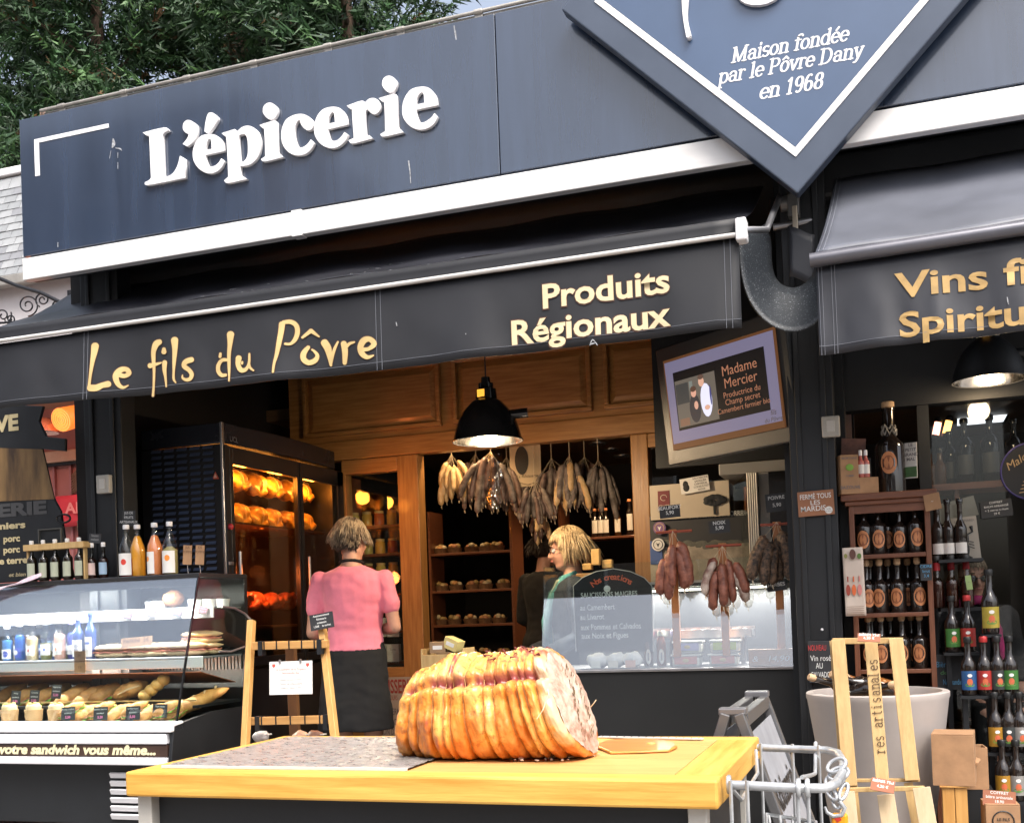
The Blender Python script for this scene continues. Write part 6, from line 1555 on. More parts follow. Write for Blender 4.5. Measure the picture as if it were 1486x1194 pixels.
g = G(); g.cyl((GX0+.1, 5.585, gz1+.020), (GX1-.1, 5.585, gz1+.020), .006); g.build('lamp_tube', emis('case_lamp', (1, .93, .82), 2), ct_, smooth=60)  # lamp added to brighten the counter goods, no such fitting known
for k in range(2): add_light(ct_, 'AREA', (GX0+.35+k*.6, 5.575, gz1+.010), 9, (1, .92, .8), .5)
nc = thing('creations_board', 'black arched acrylic board listing sausages standing behind the counter glass', 'board', P(890, 940, 5.34))
YB_ = 5.345
out = [(836, 945), (832, 850), (845, 838), (865, 829), (890, 825), (915, 829), (935, 838), (946, 850), (948, 945)]
o0 = P(890, 900, YB_)
g = G(); g.prism([(P(x, y, YB_).x-o0.x, P(x, y, YB_).z-o0.z) for x, y in out], o0, ex, ez, .006); g.build('panel', mat('acrylic_black', (.02, .02, .022), .2), nc)
g = G(); pts = [P(x, y, YB_-.008) for x, y in out]; g.tube(pts, .0022, 5); g.build('edge_line', mat('edge_pale', (.45, .45, .45), .4), nc)
m_ored = mat('orange_red_print', (.72, .13, .05), .5)
arcs = 'Nos creations'; c0 = P(890, 886, YB_-.009)
for i, ch in enumerate(arcs):
    if ch == ' ': continue
    u = (i+.5)/len(arcs); th = R(126-72*u); rad = .165
    cc = c0+Vector((rad*.95*math.cos(th), 0, rad*math.sin(th)-.01)); a_ = th-math.pi/2
    text(ch, cc, (math.cos(a_), 0, math.sin(a_)), (-math.sin(a_), 0, math.cos(a_)), .030, m_ored, nc, lift=0, align='CENTER', bold=.015)
g = G(); g.prism([(.017*math.cos(i*.314), .017*math.sin(i*.314)) for i in range(20)], P(881, 854, YB_-.008), ex, ez, .001); g.build('round_badge', m_paper, nc)
for s, x0, x1, y, cp__ in (('SAUCISSONS MAIGRES', 843, 925, 866, 7), ('au Camembert', 842, 892, 885, 8), ('au Livarot', 842, 877, 899, 8), ('aux Pommes et Calvados', 843, 930, 913, 8), ('aux Noix et Figues', 844, 912, 926, 8)):
    px_text(s, (x0, y), (x1, y-1), cp__, YB_-.009, m_chalk, nc, .012)
# goods behind the glass
m_tub = mat('tub_plastic', (.68, .66, .60), .35)
for px, py, lidc, lab in ((1022-26, 925, (.34, .32, .52), 'clear food tub with a lavender label on the counter'), (1050, 925, (.42, .50, .06), 'clear food tub with a lime green label on the counter')):
    for lv_ in (0, 1):
        c = P(px+lv_*2, 958-lv_*24, 5.30); t = thing('food_tub', lab if lv_ else lab.replace('label', 'label, the lower one').replace('clear', 'squat'), 'tub', Vector((c.x, 5.33, gz0+.002+.065*lv_)))
        b0 = Vector((c.x, 5.33, gz0+.002+.065*lv_))
        g = G(); g.box(b0+Vector((0, 0, .024)), (.135, .09, .048)); g.build('tub', m_tub, t, bevel=.012)
        g = G(); g.box(b0+Vector((0, 0, .054)), (.148, .10, .010)); g.build('lid', m_tub, t, bevel=.004)
        g = G(); R_ = Matrix.Rotation(R(-35), 3, 'X')
        g.box(b0+Vector((0, -.048, .030)), (.11, .004, .036)); lb = g.build('label', mat('tublab%d%d' % (px, lv_), lidc if lv_ else (.55, .20, .16), .5), t, bevel=.001)
        g = G(); g.sph(b0+Vector((0, -.051, .030)), (.016, .002, .009), 10, 6); g.build('label_print', m_gold, lb)
m_pill = mat('pill_label', (.70, .68, .62), .5)
for i, (px, capc, body) in enumerate(((939, (.7, .16, .22), (.10, .05, .03)), (958, (.55, .60, .50), (.22, .08, .03)), (977, (.42, .34, .60), (.05, .035, .03)))):
    bb = bottle('sauce_jar', '', None, .165, .024, mat('jar%d' % i, body, .15), mat('jarcap%d' % i, capc, .4), m_pill, (.06, .52), neck=.2, rn=.013, half=.55, oval=True, mark=[(m_ink, .0, .02, .12, False)])
    bb.place((P(px, 900, 5.36).x, 5.36, gz0+.004), .2, ('pink', 'pale green', 'lilac')[i]+'-capped sauce bottle with an oval label on the counter')
for i, px in enumerate((868, 893, 918)):
    c = Vector((P(px, 950, 5.31).x, 5.31, gz0+.003)); t = thing('white_package', ORD[i]+' crumpled white paper package from the end glass on the counter', 'package', c)
    g = G(); g.sph(c+Vector((0, 0, .035)), (.055, .045, .04), 14, 9)
    for p in g.v: p += Vector((noise.noise(p*30), noise.noise(p*30+Vector((5, 0, 0))), noise.noise(p*30+Vector((0, 5, 0)))))*.016
    for p in g.v: p.z = max(p.z, c.z)
    g.build('wrapping', m_paper, t, smooth=40)
    g = G(); g.box(c+Vector((0, -.056, .02)), (.05, .003, .035)); g.build('label', mat('pkglab%d' % i, ((.7, .68, .6), (.66, .6, .5), (.7, .4, .3))[i], .6), t)
tr = thing('sausage_tray', 'long steel tray of cut sausages on the counter shelf', 'tray', Vector((P(1000, 900, 5.45).x, 5.45, gz0+.14)))
tx0, tx1 = P(905, 900, 5.45).x, P(1092, 900, 5.45).x
g = G()
for bx in ((tx0, tx1, 5.40, 5.52, gz0+.135, gz0+.14), (tx0, tx1, 5.396, 5.40, gz0+.135, gz0+.175), (tx0, tx1, 5.52, 5.524, gz0+.135, gz0+.185), (tx0, tx0+.004, 5.40, 5.52, gz0+.14, gz0+.17), (tx1-.004, tx1, 5.40, 5.52, gz0+.14, gz0+.17)): g.b2(*bx)
g.build('pan', m_steel, tr)
for x in (tx0+.05, tx1-.05):
    g = G(); g.b2(x-.01, x+.01, 5.44, 5.48, gz0+.002, gz0+.135); g.build('foot', m_steel, tr)
for k in range(12):
    x = tx0+.04+(tx1-tx0-.08)*k/11; t = thing('cut_sausage', ORD[k % 10]+(' thin cut sausage from the board side in the steel tray' if k < 10 else ' last thin cut sausage by the far end of the steel tray'), 'sausage', (x, 5.46, gz0+.155), group='cut sausages in the steel tray')
    g = G(); g.tube([(x-.01, 5.41, gz0+.158), (x, 5.46, gz0+.162), (x+.008, 5.515, gz0+.16)], [.012, .016, .012], 8); g.build('casing', m_sau[('red', 'white', 'dark')[k % 3]], t, smooth=60)
    g = G(); g.cyl((x-.0102, 5.4085, gz0+.158), (x-.0104, 5.4075, gz0+.158), .0115, n=10); g.build('cut_end', m_ham, t)
wb = thing('engraved_wood_board', 'wooden board with white engraved writing at the counter end', 'sign', P(1120, 952, 5.27))
a, b = P(1086, 945, 5.25), P(1153, 966, 5.25)
g = G(); g.b2(a.x, b.x, 5.245, 5.262, gz0+.003, a.z+.01); g.build('plank', wood('engraved', (.24, .10, .035), (.42, .21, .08), 'x', 4), wb, bevel=.003)
px_text('&   14,90', (1092, 960), (1146, 958), 8, 5.243, m_chalk, wb, shear=.2)
bt = thing('butter_knife_block', 'yellow wooden block with cut cheese sticks behind the counter', 'block', P(868, 812, 5.75))
for i, (px, py, w, h) in enumerate(((865, 808, .045, .085), (882, 818, .055, .045), (853, 822, .05, .035))):
    g = G(); g.box(P(px, py, 5.72+.02*i), (w, .04, h)); g.build('stick', mat('cheese_wood', (.58, .36, .12), .5, 0, .2, 9), bt, bevel=.004)
g = G(); g.box(P(866, 838, 5.75), (.20, .12, .05)); g.build('board', m_oak, bt, bevel=.004)
sh_ = thing('rear_counter', 'dark rear counter behind the glass screen', 'counter', (P(900, 900, 6.3).x, 6.3, 0))
zc_ = P(866, 845, 5.75).z-.025
g = G(); g.b2(P(862, 900, 6.0).x, GX1-.02, 5.66, 5.84, gz0-.02, zc_); g.build('cabinet', m_black, sh_)
g = G(); g.b2(P(862, 900, 6.0).x-.01, GX1-.02, 5.65, 5.85, zc_, zc_+.012); g.build('worktop', m_steel, sh_)

# ================================================================ boards, stickers and fridge behind the counter
YK = 6.15
def board(name, label, cat, x0, x1, y0, y1, mt, Y=YK, d=.012):
    a, b = P(x0, y0, Y), P(x1, y1, Y); t = thing(name, label, cat, ((a.x+b.x)/2, Y, b.z)); g = G(); g.b2(a.x, b.x, Y-d, Y, b.z, a.z); g.build('panel', mt, t, bevel=.002); return t
m_beige = mat('board_beige', (.50, .43, .34), .6, 0, .06, 4)
t = board('beige_notice_board', 'beige wall board with a maroon square emblem behind the sausages', 'notice board', 943, 1060, 705, 748, m_beige)
a, b = P(955, 713, YK), P(973, 738, YK)
g = G(); g.b2(a.x, b.x, YK-.0145, YK-.0125, b.z, a.z); em = g.build('emblem', mat('maroon', (.15, .025, .03), .5), t)
g = G(); cc = (a+b)/2; g.tube([Vector((cc.x+.018*math.cos(q*.4), YK-.0155, cc.z+.012+.016*math.sin(q*.4))) for q in range(14)], .0022, 4); g.build('swirl', m_beige, em)
px_text('CNCT', (956, 737), (972, 736), 4, YK-.0155, m_beige, em, .02)
px_text('qualité artisan', (955, 743), (974, 742), 1.8, YK-.0145, m_ink, t)
t = board('pork_breed_poster', 'black and beige poster lettered porc noir behind the hanging sausages', 'poster', 943, 1090, 749, 855, mat('poster_dark', (.03, .03, .032), .5), YK+.02)
a, b = P(943, 795, YK+.005), P(1090, 850, YK+.005)
g = G(); g.b2(a.x, b.x, YK+.002, YK+.006, b.z, a.z); g.build('meadow', mat('poster_meadow', (.34, .29, .23), .7, 0, .4, 7), t)
px_text('PORC NOIR DE BIGORRE', (995, 751), (1078, 749), 7, YK+.004, m_chalk, t)
g = G()
for i in range(28):
    x = 960+rnd.random()*120; c = P(x, 786+rnd.random()*8, YK+.004); g.sph(c, (.03, .004, .014), 6, 4)
o = g.build('hedge_print', mat('hedge_print', (.10, .10, .085), .7, 0, .4, 12), t); o['kind'] = 'stuff'
tr_ = thing('tree_cutout', 'black tree silhouette standing on the beige wall board', 'cut-out', P(1037, 736, YK-.02))
g = G()
for i in range(14):
    q = i*2.4; c = P(1037, 727, YK-.02)+Vector((.030*math.cos(q)*(1+i*.05), 0, .018*math.sin(q)+.006)); g.sph(c, (.022, .004, .016), 8, 5)
g.build('crown', m_black, tr_)['kind'] = 'stuff'
g = G(); a = P(1037, 741, YK-.02); g.b2(a.x-.006, a.x+.006, YK-.024, YK-.016, a.z-.02, a.z+.03); g.build('trunk', m_black, tr_)
t = sign_card('dog_notice', 'white hand-lettered notice with a black dog drawing behind the counter', 'notice', P(1008, 703, YK-.03), .16, .085, m_paper, R(-6), 0, 0, (), thick=.003)
M = MWORLD[t]
for i, s in enumerate(('SAUCISSONS', 'SANGLIER', 'CHEVREUIL', 'CONSULTEZ', 'NOUS')):
    text(s, M @ Vector((.035, -.0016, .028-.016*i)), M.to_3x3() @ ex, M.to_3x3() @ ez, .010, m_ink, t, lift=.0006, align='CENTER', bold=.02)
g = G()
for (x, z, rx, rz_) in ((-.048, -.01, .018, .022), (-.050, .016, .013, .013), (-.060, .010, .005, .012), (-.040, .010, .005, .012)): g.sph(M @ Vector((x, -.002, z)), (rx, .002, rz_), 10, 6)
g.build('dog_drawing', m_black, t)['kind'] = 'stuff'
for px, py, r_, c_, lab in ((957, 766, .036, (.20, .10, .24), 'round purple sticker below the beige board'), (955, 790, .036, (.72, .70, .68), 'round white sticker with a black emblem behind the sausages'), (1041, 762, .026, (.75, .24, .06), 'round orange seal on the dark pork poster')):
    c = P(px, py, YK-.015); t = thing('round_sticker', lab, 'sticker', c); g = G(); g.prism([(r_*math.cos(i*.2618), r_*math.sin(i*.2618)) for i in range(24)], c, ex, ez, .002); g.build('disc', mat('stk%d' % px, c_, .5), t)
    g = G(); g.tube([c+Vector((r_*.72*math.cos(i*.2618), -.003, r_*.72*math.sin(i*.2618))) for i in range(24)], r_*.06, 4, closed=True); g.build('ring', m_black if px == 955 else m_gold, t)
    g = G(); g.prism([(-r_*.3, r_*.3), (0, -r_*.45), (r_*.3, r_*.3), (0, r_*.1)], c+Vector((0, -.0022, 0)), ex, ez, .001); g.build('motif', m_black if px == 955 else m_paper, t)
bl = board('blue_label', 'small blue label under the white sticker behind the stout sausages', 'label', 943, 962, 785, 818, mat('label_blue', (.06, .11, .30), .5), YK-.002, .003)
fr = thing('glass_fridge', 'glass-doored fridge with a fluted grey corner post behind the counter', 'fridge', P(1115, 900, 6.0))
fx0, fx1 = P(1052, 760, 6.05).x, P(1148, 760, 5.9).x; fzt = P(1090, 668, 5.85).z
g = G(); g.b2(fx0, fx1+.25, 5.90, 6.60, fzt-.06, fzt); g.build('top', mat('fridge_grey', (.30, .29, .27), .5, .2), fr, bevel=.004)
pxa, pxb = P(1085, 760, 5.85).x, P(1101, 760, 5.85).x
g = G()
for k in range(5): g.cyl((pxa+(pxb-pxa)*(k+.5)/5, 5.875, .3), (pxa+(pxb-pxa)*(k+.5)/5, 5.875, fzt-.062), (pxb-pxa)/10, n=8)
g.build('fluted_post', mat('fridge_light', (.50, .48, .45), .4, .2), fr, smooth=60)
g = G(); g.b2(pxb+.002, fx1+.2, 5.90, 5.93, .3, fzt-.062); g.build('door', mat('fridge_grey', (.30, .29, .27), .5), fr)
a, b = P(1115, 685, 5.89), P(1140, 765, 5.89)
g = G(); g.b2(a.x, b.x+.12, 5.885, 5.898, b.z-.1, a.z); g.build('dark_pane', m_blackg, fr)
g = G(); g.quad((pxa-.004, 5.88, .9), (fx0, 6.45, .9), (fx0, 6.45, fzt-.065), (pxa-.004, 5.88, fzt-.065)); g.build('side_glass', m_glass, fr, solid=.004)
# ================================================================ television
tvc = (P(945, 560, 5.25)+P(1135, 640, 5.0))/2
def quad_frame(pts):      # three points TL,TR,BL -> origin, ux, uz
    return pts
# corners: the panel is swung round and tipped down on its bracket, right edge nearer
TR = P(1124, 474, 4.98); hdir = Vector((-.795, .606, 0)); nh = Vector((-.606, -.795, 0))      # swung round by 37 degrees on its arm
dd = ray(963, 517); s_ = (TR.x*nh.x+TR.y*nh.y)/(dd.x*nh.x+dd.y*nh.y); TL = CAM+dd*s_; TL.z = TR.z
hh_ = .445; dn = Vector((0, 0, -1))*math.cos(R(6))-nh*math.sin(R(6)); BL, BR = TL+dn*hh_, TR+dn*hh_
tv = thing('television', 'wall-bracketed television tipped down showing a producer portrait and lettering', 'television', (TL+BR)/2)
ux = (TR-TL).normalized(); W_ = ((TR-TL).length+(BR-BL).length)/2; H_ = ((BL-TL).length+(BR-TR).length)/2
cen = (TL+TR+BL+BR)/4; uz = ((TL+TR)-(BL+BR)).normalized(); ux, nn, uz = frame_axes(ux, uz)
def tvp(u, v, d=0): return cen+ux*((u-.5)*W_)+uz*((.5-v)*H_)+nn*d
Rtv = Matrix((ux, -nn, uz)).transposed()
g = G(); g.box(cen-nn*.035, (W_+.12, .06, H_+.14), Rtv); g.build('housing', m_black, tv, bevel=.008)
g = G(); g.box(cen-nn*.10-uz*.02, (W_*.5, .08, H_*.5), Rtv); g.build('bracket', m_black, tv)
def scr(name, col, s): return mat(name, [q*.15 for q in col], .65, spec=.15, emit=col, es=s*1.5)
def panel(name, u0, u1, v0, v1, d, mt):
    g = G(); g.box((tvp(u0, v0)+tvp(u1, v1))/2+nn*(d/2-.004), ((u1-u0)*W_, d, (v1-v0)*H_), Rtv); return g.build(name, mt, tv)
panel('screen_border', 0, 1, 0, 1, .010, scr('scr_orange', (.24, .10, .04), .12))
panel('screen_margin', .012, .988, .03, .93, .0115, scr('scr_lilac', (.36, .33, .52), .12))
panel('screen_slide', .085, .905, .16, .80, .013, scr('scr_black', (.012, .011, .014), .1))
ph = panel('screen_photo', .095, .47, .26, .77, .0145, scr('scr_room', (.14, .12, .10), .25))
for nm, bits in (('figure_dark_jacket', [(.265, .60, .085, .17, (.025, .022, .025)), (.265, .43, .04, .055, (.42, .22, .16)), (.265, .39, .045, .035, (.06, .03, .02)), (.28, .57, .03, .05, (.4, .22, .16))]),
                 ('figure_white_shirt', [(.375, .54, .085, .20, (.48, .48, .60)), (.345, .335, .042, .06, (.42, .24, .17)), (.345, .285, .045, .03, (.07, .04, .03)), (.42, .50, .012, .12, (.03, .03, .12)), (.38, .62, .04, .03, (.42, .24, .17))])):
    for k, (u, v, ru, rv, c_) in enumerate(bits):
        g = G(); o = tvp(u, v, .0115+.0006*k)
        g.prism([(ru*W_*.62*math.cos(i*.3927), rv*H_*.9*math.sin(i*.3927)) for i in range(16)], o, ux, uz, .0003); g.build(nm, scr('scr_%s%d' % (nm, k), c_, .45), ph)
for k, (u0, u1, v0, v1, c_) in enumerate(((.10, .22, .30, .52, (.05, .05, .05)), (.11, .2, .68, .76, (.22, .12, .08)), (.23, .26, .3, .4, (.2, .22, .2)))):
    g = G(); g.box((tvp(u0, v0)+tvp(u1, v1))/2+nn*.0107, ((u1-u0)*W_, .0005, (v1-v0)*H_), Rtv); g.build('photo_shape', scr('scr_bg%d' % k, c_, .25), ph)
m_scrt = scr('scr_text', (.50, .22, .13), .2)
for s, v, cp__ in (('Madame', .345, .058), ('Mercier', .475, .058), ('Productrice du', .575, .034), ('Champ secret', .65, .034), ('Camembert fermier bio', .725, .030)):
    text(s, tvp(.69, v, .0105), ux, uz, cp__*H_*1.75, m_scrt, tv, align='CENTER')
text('fils', tvp(.93, .855, .0115), ux, uz, .032*H_*1.6, m_black, tv, align='CENTER', shear=.2); text('du Pôvre', tvp(.925, .92, .0115), ux, uz, .028*H_*1.6, m_black, tv, align='CENTER', shear=.2)
g = G(); a = tvp(.9, -.03, -.06); g.tube([a, Vector((a.x, a.y+.25, a.z+.1)), Vector((a.x, a.y+.4, ZB-.05))], .02, 8); g.build('wall_arm', m_black, tv)
shade = thing('dark_bulkhead', 'black bulkhead wall behind the television above the counter', 'wall', (P(1040, 600, 6.3).x, 6.3, 2.0))
a, b = P(946, 500, 6.35), P(1160, 668, 6.35)
g = G(); g.b2(a.x, b.x+.3, 6.33, 6.40, P(1050, 672, 6.33).z, ZB-.03); g.build('panelling', m_black, shade)

# ================================================================ closed-day notice on the pillar
c = P(1184, 730, 4.965)
t = sign_card('closing_day_notice', 'brown card on the black pillar hand-lettered fermé tous les mardis', 'notice', c, .152, .108, mat('card_brown', (.30, .13, .065), .7, 0, .1, 8), R(-1.5), 0, 0, (), thick=.004)
M = MWORLD[t]
for s, x, z, cp__, w in (('FERMÉ TOUS', 0, .020, .021, .13), ('LES', -.002, -.006, .019, .04), ('MARDIS', -.012, -.033, .022, .105)):
    text(s, M @ Vector((x-w/2, -.002, z)), M.to_3x3() @ ex, M.to_3x3() @ ez, cp__, m_chalk, t, width=w, lift=.0008, bold=.004)
g = G(); g.prism([(.016*math.cos(i*.314), .016*math.sin(i*.314)) for i in range(20)], M @ Vector((.052, -.0022, -.034)), M.to_3x3() @ ex, M.to_3x3() @ ez, .001); sk = g.build('round_sticker', m_paper, t)
text('le fils', M @ Vector((.052, -.0035, -.032)), ex, ez, .006, m_ink, sk, align='CENTER'); text('du Pôvre', M @ Vector((.052, -.0035, -.041)), ex, ez, .005, m_ink, sk, align='CENTER')
c = P(1193, 913, 4.965); t = thing('pillar_screw', 'small pale round cap on the black pillar near the leaflet', 'cap', c)
g = G(); g.sph(c, (.006, .004, .006), 8, 6); g.build('head', m_white, t)

# ================================================================ mahogany bottle shelf
YSf = 5.02
sx0, sx1 = P(1234, 800, YSf).x, P(1352, 800, YSf).x; szt = P(1290, 714, YSf).z
bs_ = thing('bottle_shelf', 'narrow mahogany shelf unit packed with corked bottles beside the pillar', 'shelf', ((sx0+sx1)/2, YSf+.12, 0))
D0, D1 = YSf, YSf+.26
g = G(); g.b2(sx0-.03, sx1+.03, D0-.03, D1, szt-.03, szt); g.b2(sx0-.015, sx1+.015, D0-.015, D1, szt-.05, szt-.03); g.build('cornice', m_red_woodx, bs_, bevel=.004)
for x in (sx0, sx1-.022):
    g = G(); g.b2(x, x+.022, D0, D1, 0, szt-.05); g.build('side_panel', m_red_wood, bs_, bevel=.002)
g = G(); g.b2(sx0+.022, sx1-.022, D1-.012, D1-.002, .05, szt-.05); g.build('back_panel', mat('shelf_back', (.035, .015, .010), .6), bs_)
szs = [P(1290, y, YSf).z for y in (803, 889, 971)]+[.42]
for z in szs:
    g = G(); g.b2(sx0+.022, sx1-.022, D0+.002, D1-.012, z-.018, z); g.build('shelf_board', m_red_woodx, bs_, bevel=.002)
g = G(); g.b2(sx0+.022, sx1-.022, D0, D0+.018, szt-.085, szt-.05); g.build('top_rail', m_red_woodx, bs_)
m_cork = mat('cork', (.50, .33, .19), .8, 0, .2, 40); m_copper = mat('copper_label', (.55, .22, .09), .45, .1, .15, 12); m_cop2 = mat('copper_print', (.25, .08, .03), .5)
gd = mat('dark_bottle_glass', (.016, .011, .009), .07, 0, spec=.6, coat=.3)
gl2 = glass('amber_clear', (.75, .62, .5), 1.0)
def rum(h=.205, r=.034): return bottle('corked_bottle', '', None, h, r, gd, m_cork, m_copper, (.13, .52), neck=.30, rn=.0125, shoulder=.12, oval=True, half=.80, cork=True, mark=[(m_cop2, .0, .028, .52, True), (m_copper, 0.0, .022, .42, True)])
rb_ = rum(); rows = [(0, (1243, 1256, 1272, 1285, 1303, 1318, 1331)), (1, (1245, 1257, 1271, 1283, 1297, 1312, 1328)), (2, (1240, 1256, 1270, 1283, 1300, 1314, 1330))]
offs = {1303: -.02, 1317: .02, 1258: .03, 1285: .06}
for r_, xs in rows:
    for k, px in enumerate(xs):
        y = D0+.055+(.085 if k % 2 else 0)
        z = szs[r_]; x = P(px+6, 850, y).x; x = min(max(x, sx0+.06), sx1-.06)
        rb_.place((x, y, z), rnd.uniform(-.3, .3), ORD[k]+' corked dark bottle from the pillar on the %s shelf of the mahogany unit' % ('top', 'middle', 'lower')[r_], 'corked bottles on the mahogany shelf', .92 if px == 1303 else 1.0)
# on top of the unit
bigb = bottle('large_corked_bottle', '', None, .375, .062, gd, m_cork, m_copper, (.22, .48), neck=.34, rn=.024, shoulder=.12, oval=True, half=.55, cork=True, mark=[(m_cop2, 0, .032, .36, True), (m_copper, 0, .027, .30, True)])
bx_ = P(1293, 700, D0+.09).x
b_ = bigb.place((bx_, D0+.09, szt), -.1, 'tall dark magnum with a cork and round copper label atop the shelf unit')
g = G(); g.tube([Vector((.027*math.cos(i*.35), .027*math.sin(i*.35), .29+.012*math.sin(i*2.2))) for i in range(18)], .005, 5, closed=True); g.tube([Vector((.030*math.cos(i*.35), .030*math.sin(i*.35), .27+.012*math.cos(i*2.9))) for i in range(18)], .005, 5, closed=True)
nk = g.build('neck_ribbon', mat('ribbon_grey', (.30, .28, .25), .5, 0, .5, 60), None); nk.parent = b_
kb = thing('kraft_gift_box', 'open kraft gift box of small bottles with a green apple print on the shelf unit', 'box', (P(1240, 690, D0+.02).x, D0+.02, szt), rz=R(18))
M = MWORLD[kb]
def kbx(nm, c_, d_, mt, **k): g = G(); g.box(c_, d_, None); return g.build(nm, mt, kb, local=True, **k)
kbx('front_wall', (-.035, -.0, .085), (.078, .10, .17), m_kraft, bevel=.002); kbx('tray', (.045, .0, .035), (.085, .10, .07), m_kraft, bevel=.002); kbx('divider', (.045, .045, .10), (.085, .006, .13), mat('box_black', (.03, .03, .03), .6))
m_green = mat('apple_green', (.16, .32, .04), .6)
for s, z, cp__, mm in (('MORTAINE', .150, .009, m_ink), ('POMME', .075, .007, m_ink), ('BAZOUVE', .022, .013, m_ink)):
    text(s, M @ Vector((-.035, -.0505, z)), M.to_3x3() @ ex, M.to_3x3() @ ez, cp__, mm, kb, align='CENTER', bold=.01)
g = G(); g.sph((-.035, -.052, .115), (.017, .002, .015), 12, 7); g.build('apple_print', m_green, kb, local=True)
for i, x in enumerate((.022, .045)):
    mini = bottle('miniature_bottle', '', None, .115, .015, mat('mini_pink', (.45, .12, .10), .15), m_white, m_paper, (.15, .5), rn=.006); p = M @ Vector((x, -.022, .070))
    mini.place(p, R(18), ('first' if i == 0 else 'second')+' miniature pink bottle from the apple print in the gift box')
t = sign_card('framed_photo_card', 'brown photo card leaning behind the kraft gift box', 'card', P(1238, 655, D0+.12), .105, .115, mat('photo_card', (.16, .06, .04), .5, 0, .5, 14), R(4), R(12), R(6), (), thick=.008)
t = sign_card('cocktail_menu_card', 'white and green folded drinks card beside the magnum', 'card', P(1322, 668, D0+.10), .052, .155, m_paper, R(1), R(-20), 0, ('LE', 'PETIT', 'GRAND', 'MAL', '', '', ''), m_ink, .013, thick=.004, bold=.02)
M2 = MWORLD[t]; g = G(); g.box(M2 @ Vector((0, -.003, -.05)), (.050, .002, .045), M2.to_3x3()); g.build('green_band', mat('band_green', (.07, .16, .06), .6, 0, .3, 20), t)
# leaflet
lfl = thing('hanging_leaflet', 'paper leaflet with three printed bottles pinned to the shelf unit', 'leaflet', P(1238, 845, 4.94))
a, b = P(1222, 795, 4.94), P(1256, 893, 4.94)
g = G(); g.grid(lambda u, v: Vector((a.x+(b.x-a.x)*u+.004*v, 4.94+.012*math.sin(v*4)*(.5-u), a.z+(b.z-a.z)*v)), 8, 16); sh1 = g.build('sheet', mat('leaflet_paper', (.56, .47, .40), .7, 0, .06, 8), lfl, smooth=180, solid=.001)
for i, c_ in enumerate(((.30, .05, .03), (.60, .12, .03), (.55, .20, .18))):
    x = a.x+(b.x-a.x)*(.22+.28*i); g = G(); g.prism([(.009*math.cos(k*.4), .024*math.sin(k*.4)) for k in range(16)], Vector((x, 4.932, a.z+(b.z-a.z)*.62)), ex, ez, .0006)
    g.tube([Vector((x, 4.931, a.z+(b.z-a.z)*.5)), Vector((x, 4.931, a.z+(b.z-a.z)*.42))], .003, 5); g.build('bottle_print', mat('leafb%d' % i, c_, .6), lfl)
for i, (u, v, c_) in enumerate(((.5, .10, (.10, .04, .03)), (.82, .13, (.08, .16, .03)), (.16, .12, (.2, .2, .06)))):
    g = G(); g.prism([((.013, .009, .007)[i]*math.cos(k*.4), (.022, .012, .010)[i]*math.sin(k*.4)) for k in range(16)], Vector((a.x+(b.x-a.x)*u, 4.930, a.z+(b.z-a.z)*v)), ex, ez, .0006); g.build('fruit_print', mat('fruitp%d' % i, c_, .6), lfl)
for k in range(5):
    g = G(); z = a.z+(b.z-a.z)*(.86+.028*k); g.b2(a.x+.008, b.x-.004, 4.929, 4.930, z-.0018, z); g.build('text_line', mat('line_brown', (.25, .14, .09), .7), lfl)
# chalk writing on the pillar foot
t = thing('chalkboard_sign', 'black chalkboard with red and white writing beside the planter', 'chalkboard', P(1190, 960, 4.95))
a, b = P(1172, 930, 4.95), P(1212, 990, 4.95)
g = G(); g.b2(a.x, b.x, 4.945, 4.955, b.z, a.z); g.build('board', m_slate, t, bevel=.002)
for s, y, mm, x0, x1 in (('NOUVEAU', 944, mat('chalk_red', (.55, .05, .05), .8), 1173, 1199), ('Vin rosé', 959, m_chalk, 1176, 1206), ('AU', 970, m_chalk, 1184, 1194), ('CALVADOS', 983, m_chalk, 1177, 1208)):
    px_text(s, (x0, y), (x1, y-1), 8, 4.943, mm, t)

# ================================================================ planter full of bottles
YPl = 4.72
pc = P(1272, 1000, YPl); rim = PZ(1272, 1003, 0)
pr_ = .5*(P(1376, 1003, YPl).x-P(1167, 1003, YPl).x); pzt = P(1272, 1002, YPl).z
pl_ = thing('stone_planter', 'large tapering pale grey planter filled with bottles behind the pallet rack', 'planter', (pc.x, YPl, 0))
g = G(); g.lathe([(pr_*.62, 0), (pr_*.64, .02), (pr_*.985, pzt-.03), (pr_, pzt-.02), (pr_, pzt-.004), (pr_*.985, pzt), (pr_*.90, pzt), (pr_*.88, pzt-.01), (pr_*.86, pzt-.06)], (pc.x, YPl, 0), 48)
g.build('pot', mat('planter_grey', (.40, .36, .34), .65, 0, .06, 4, bump=.03, bs=60), pl_, smooth=40)
g = G(); g.lathe([(.001, pzt-.05), (pr_*.87, pzt-.05), (pr_*.87, pzt-.06), (.001, pzt-.06)], (pc.x, YPl, 0), 32); g.build('filling', mat('wood_wool', (.22, .12, .05), .8, 0, .4, 30), pl_)
lying = bottle('lying_bottle', '', None, .25, .035, gd, m_cork, m_copper, (.15, .45), neck=.3, cork=True)
for k, (dx, dy, rz_, el, lab) in enumerate(((-.14, -.06, .9, 78, 'dark bottle lying in the planter by the chalkboard'), (-.02, -.02, 5.2, 72, 'dark bottle lying in the planter under the middle slat'), (.05, .0, -1.0, 70, 'dark bottle leaning in the middle of the planter'))):
    lying.place((pc.x+dx, YPl+dy, pzt-.015), 0, lab, 'bottles lying in the planter', 1, (R(el), 0, rz_))
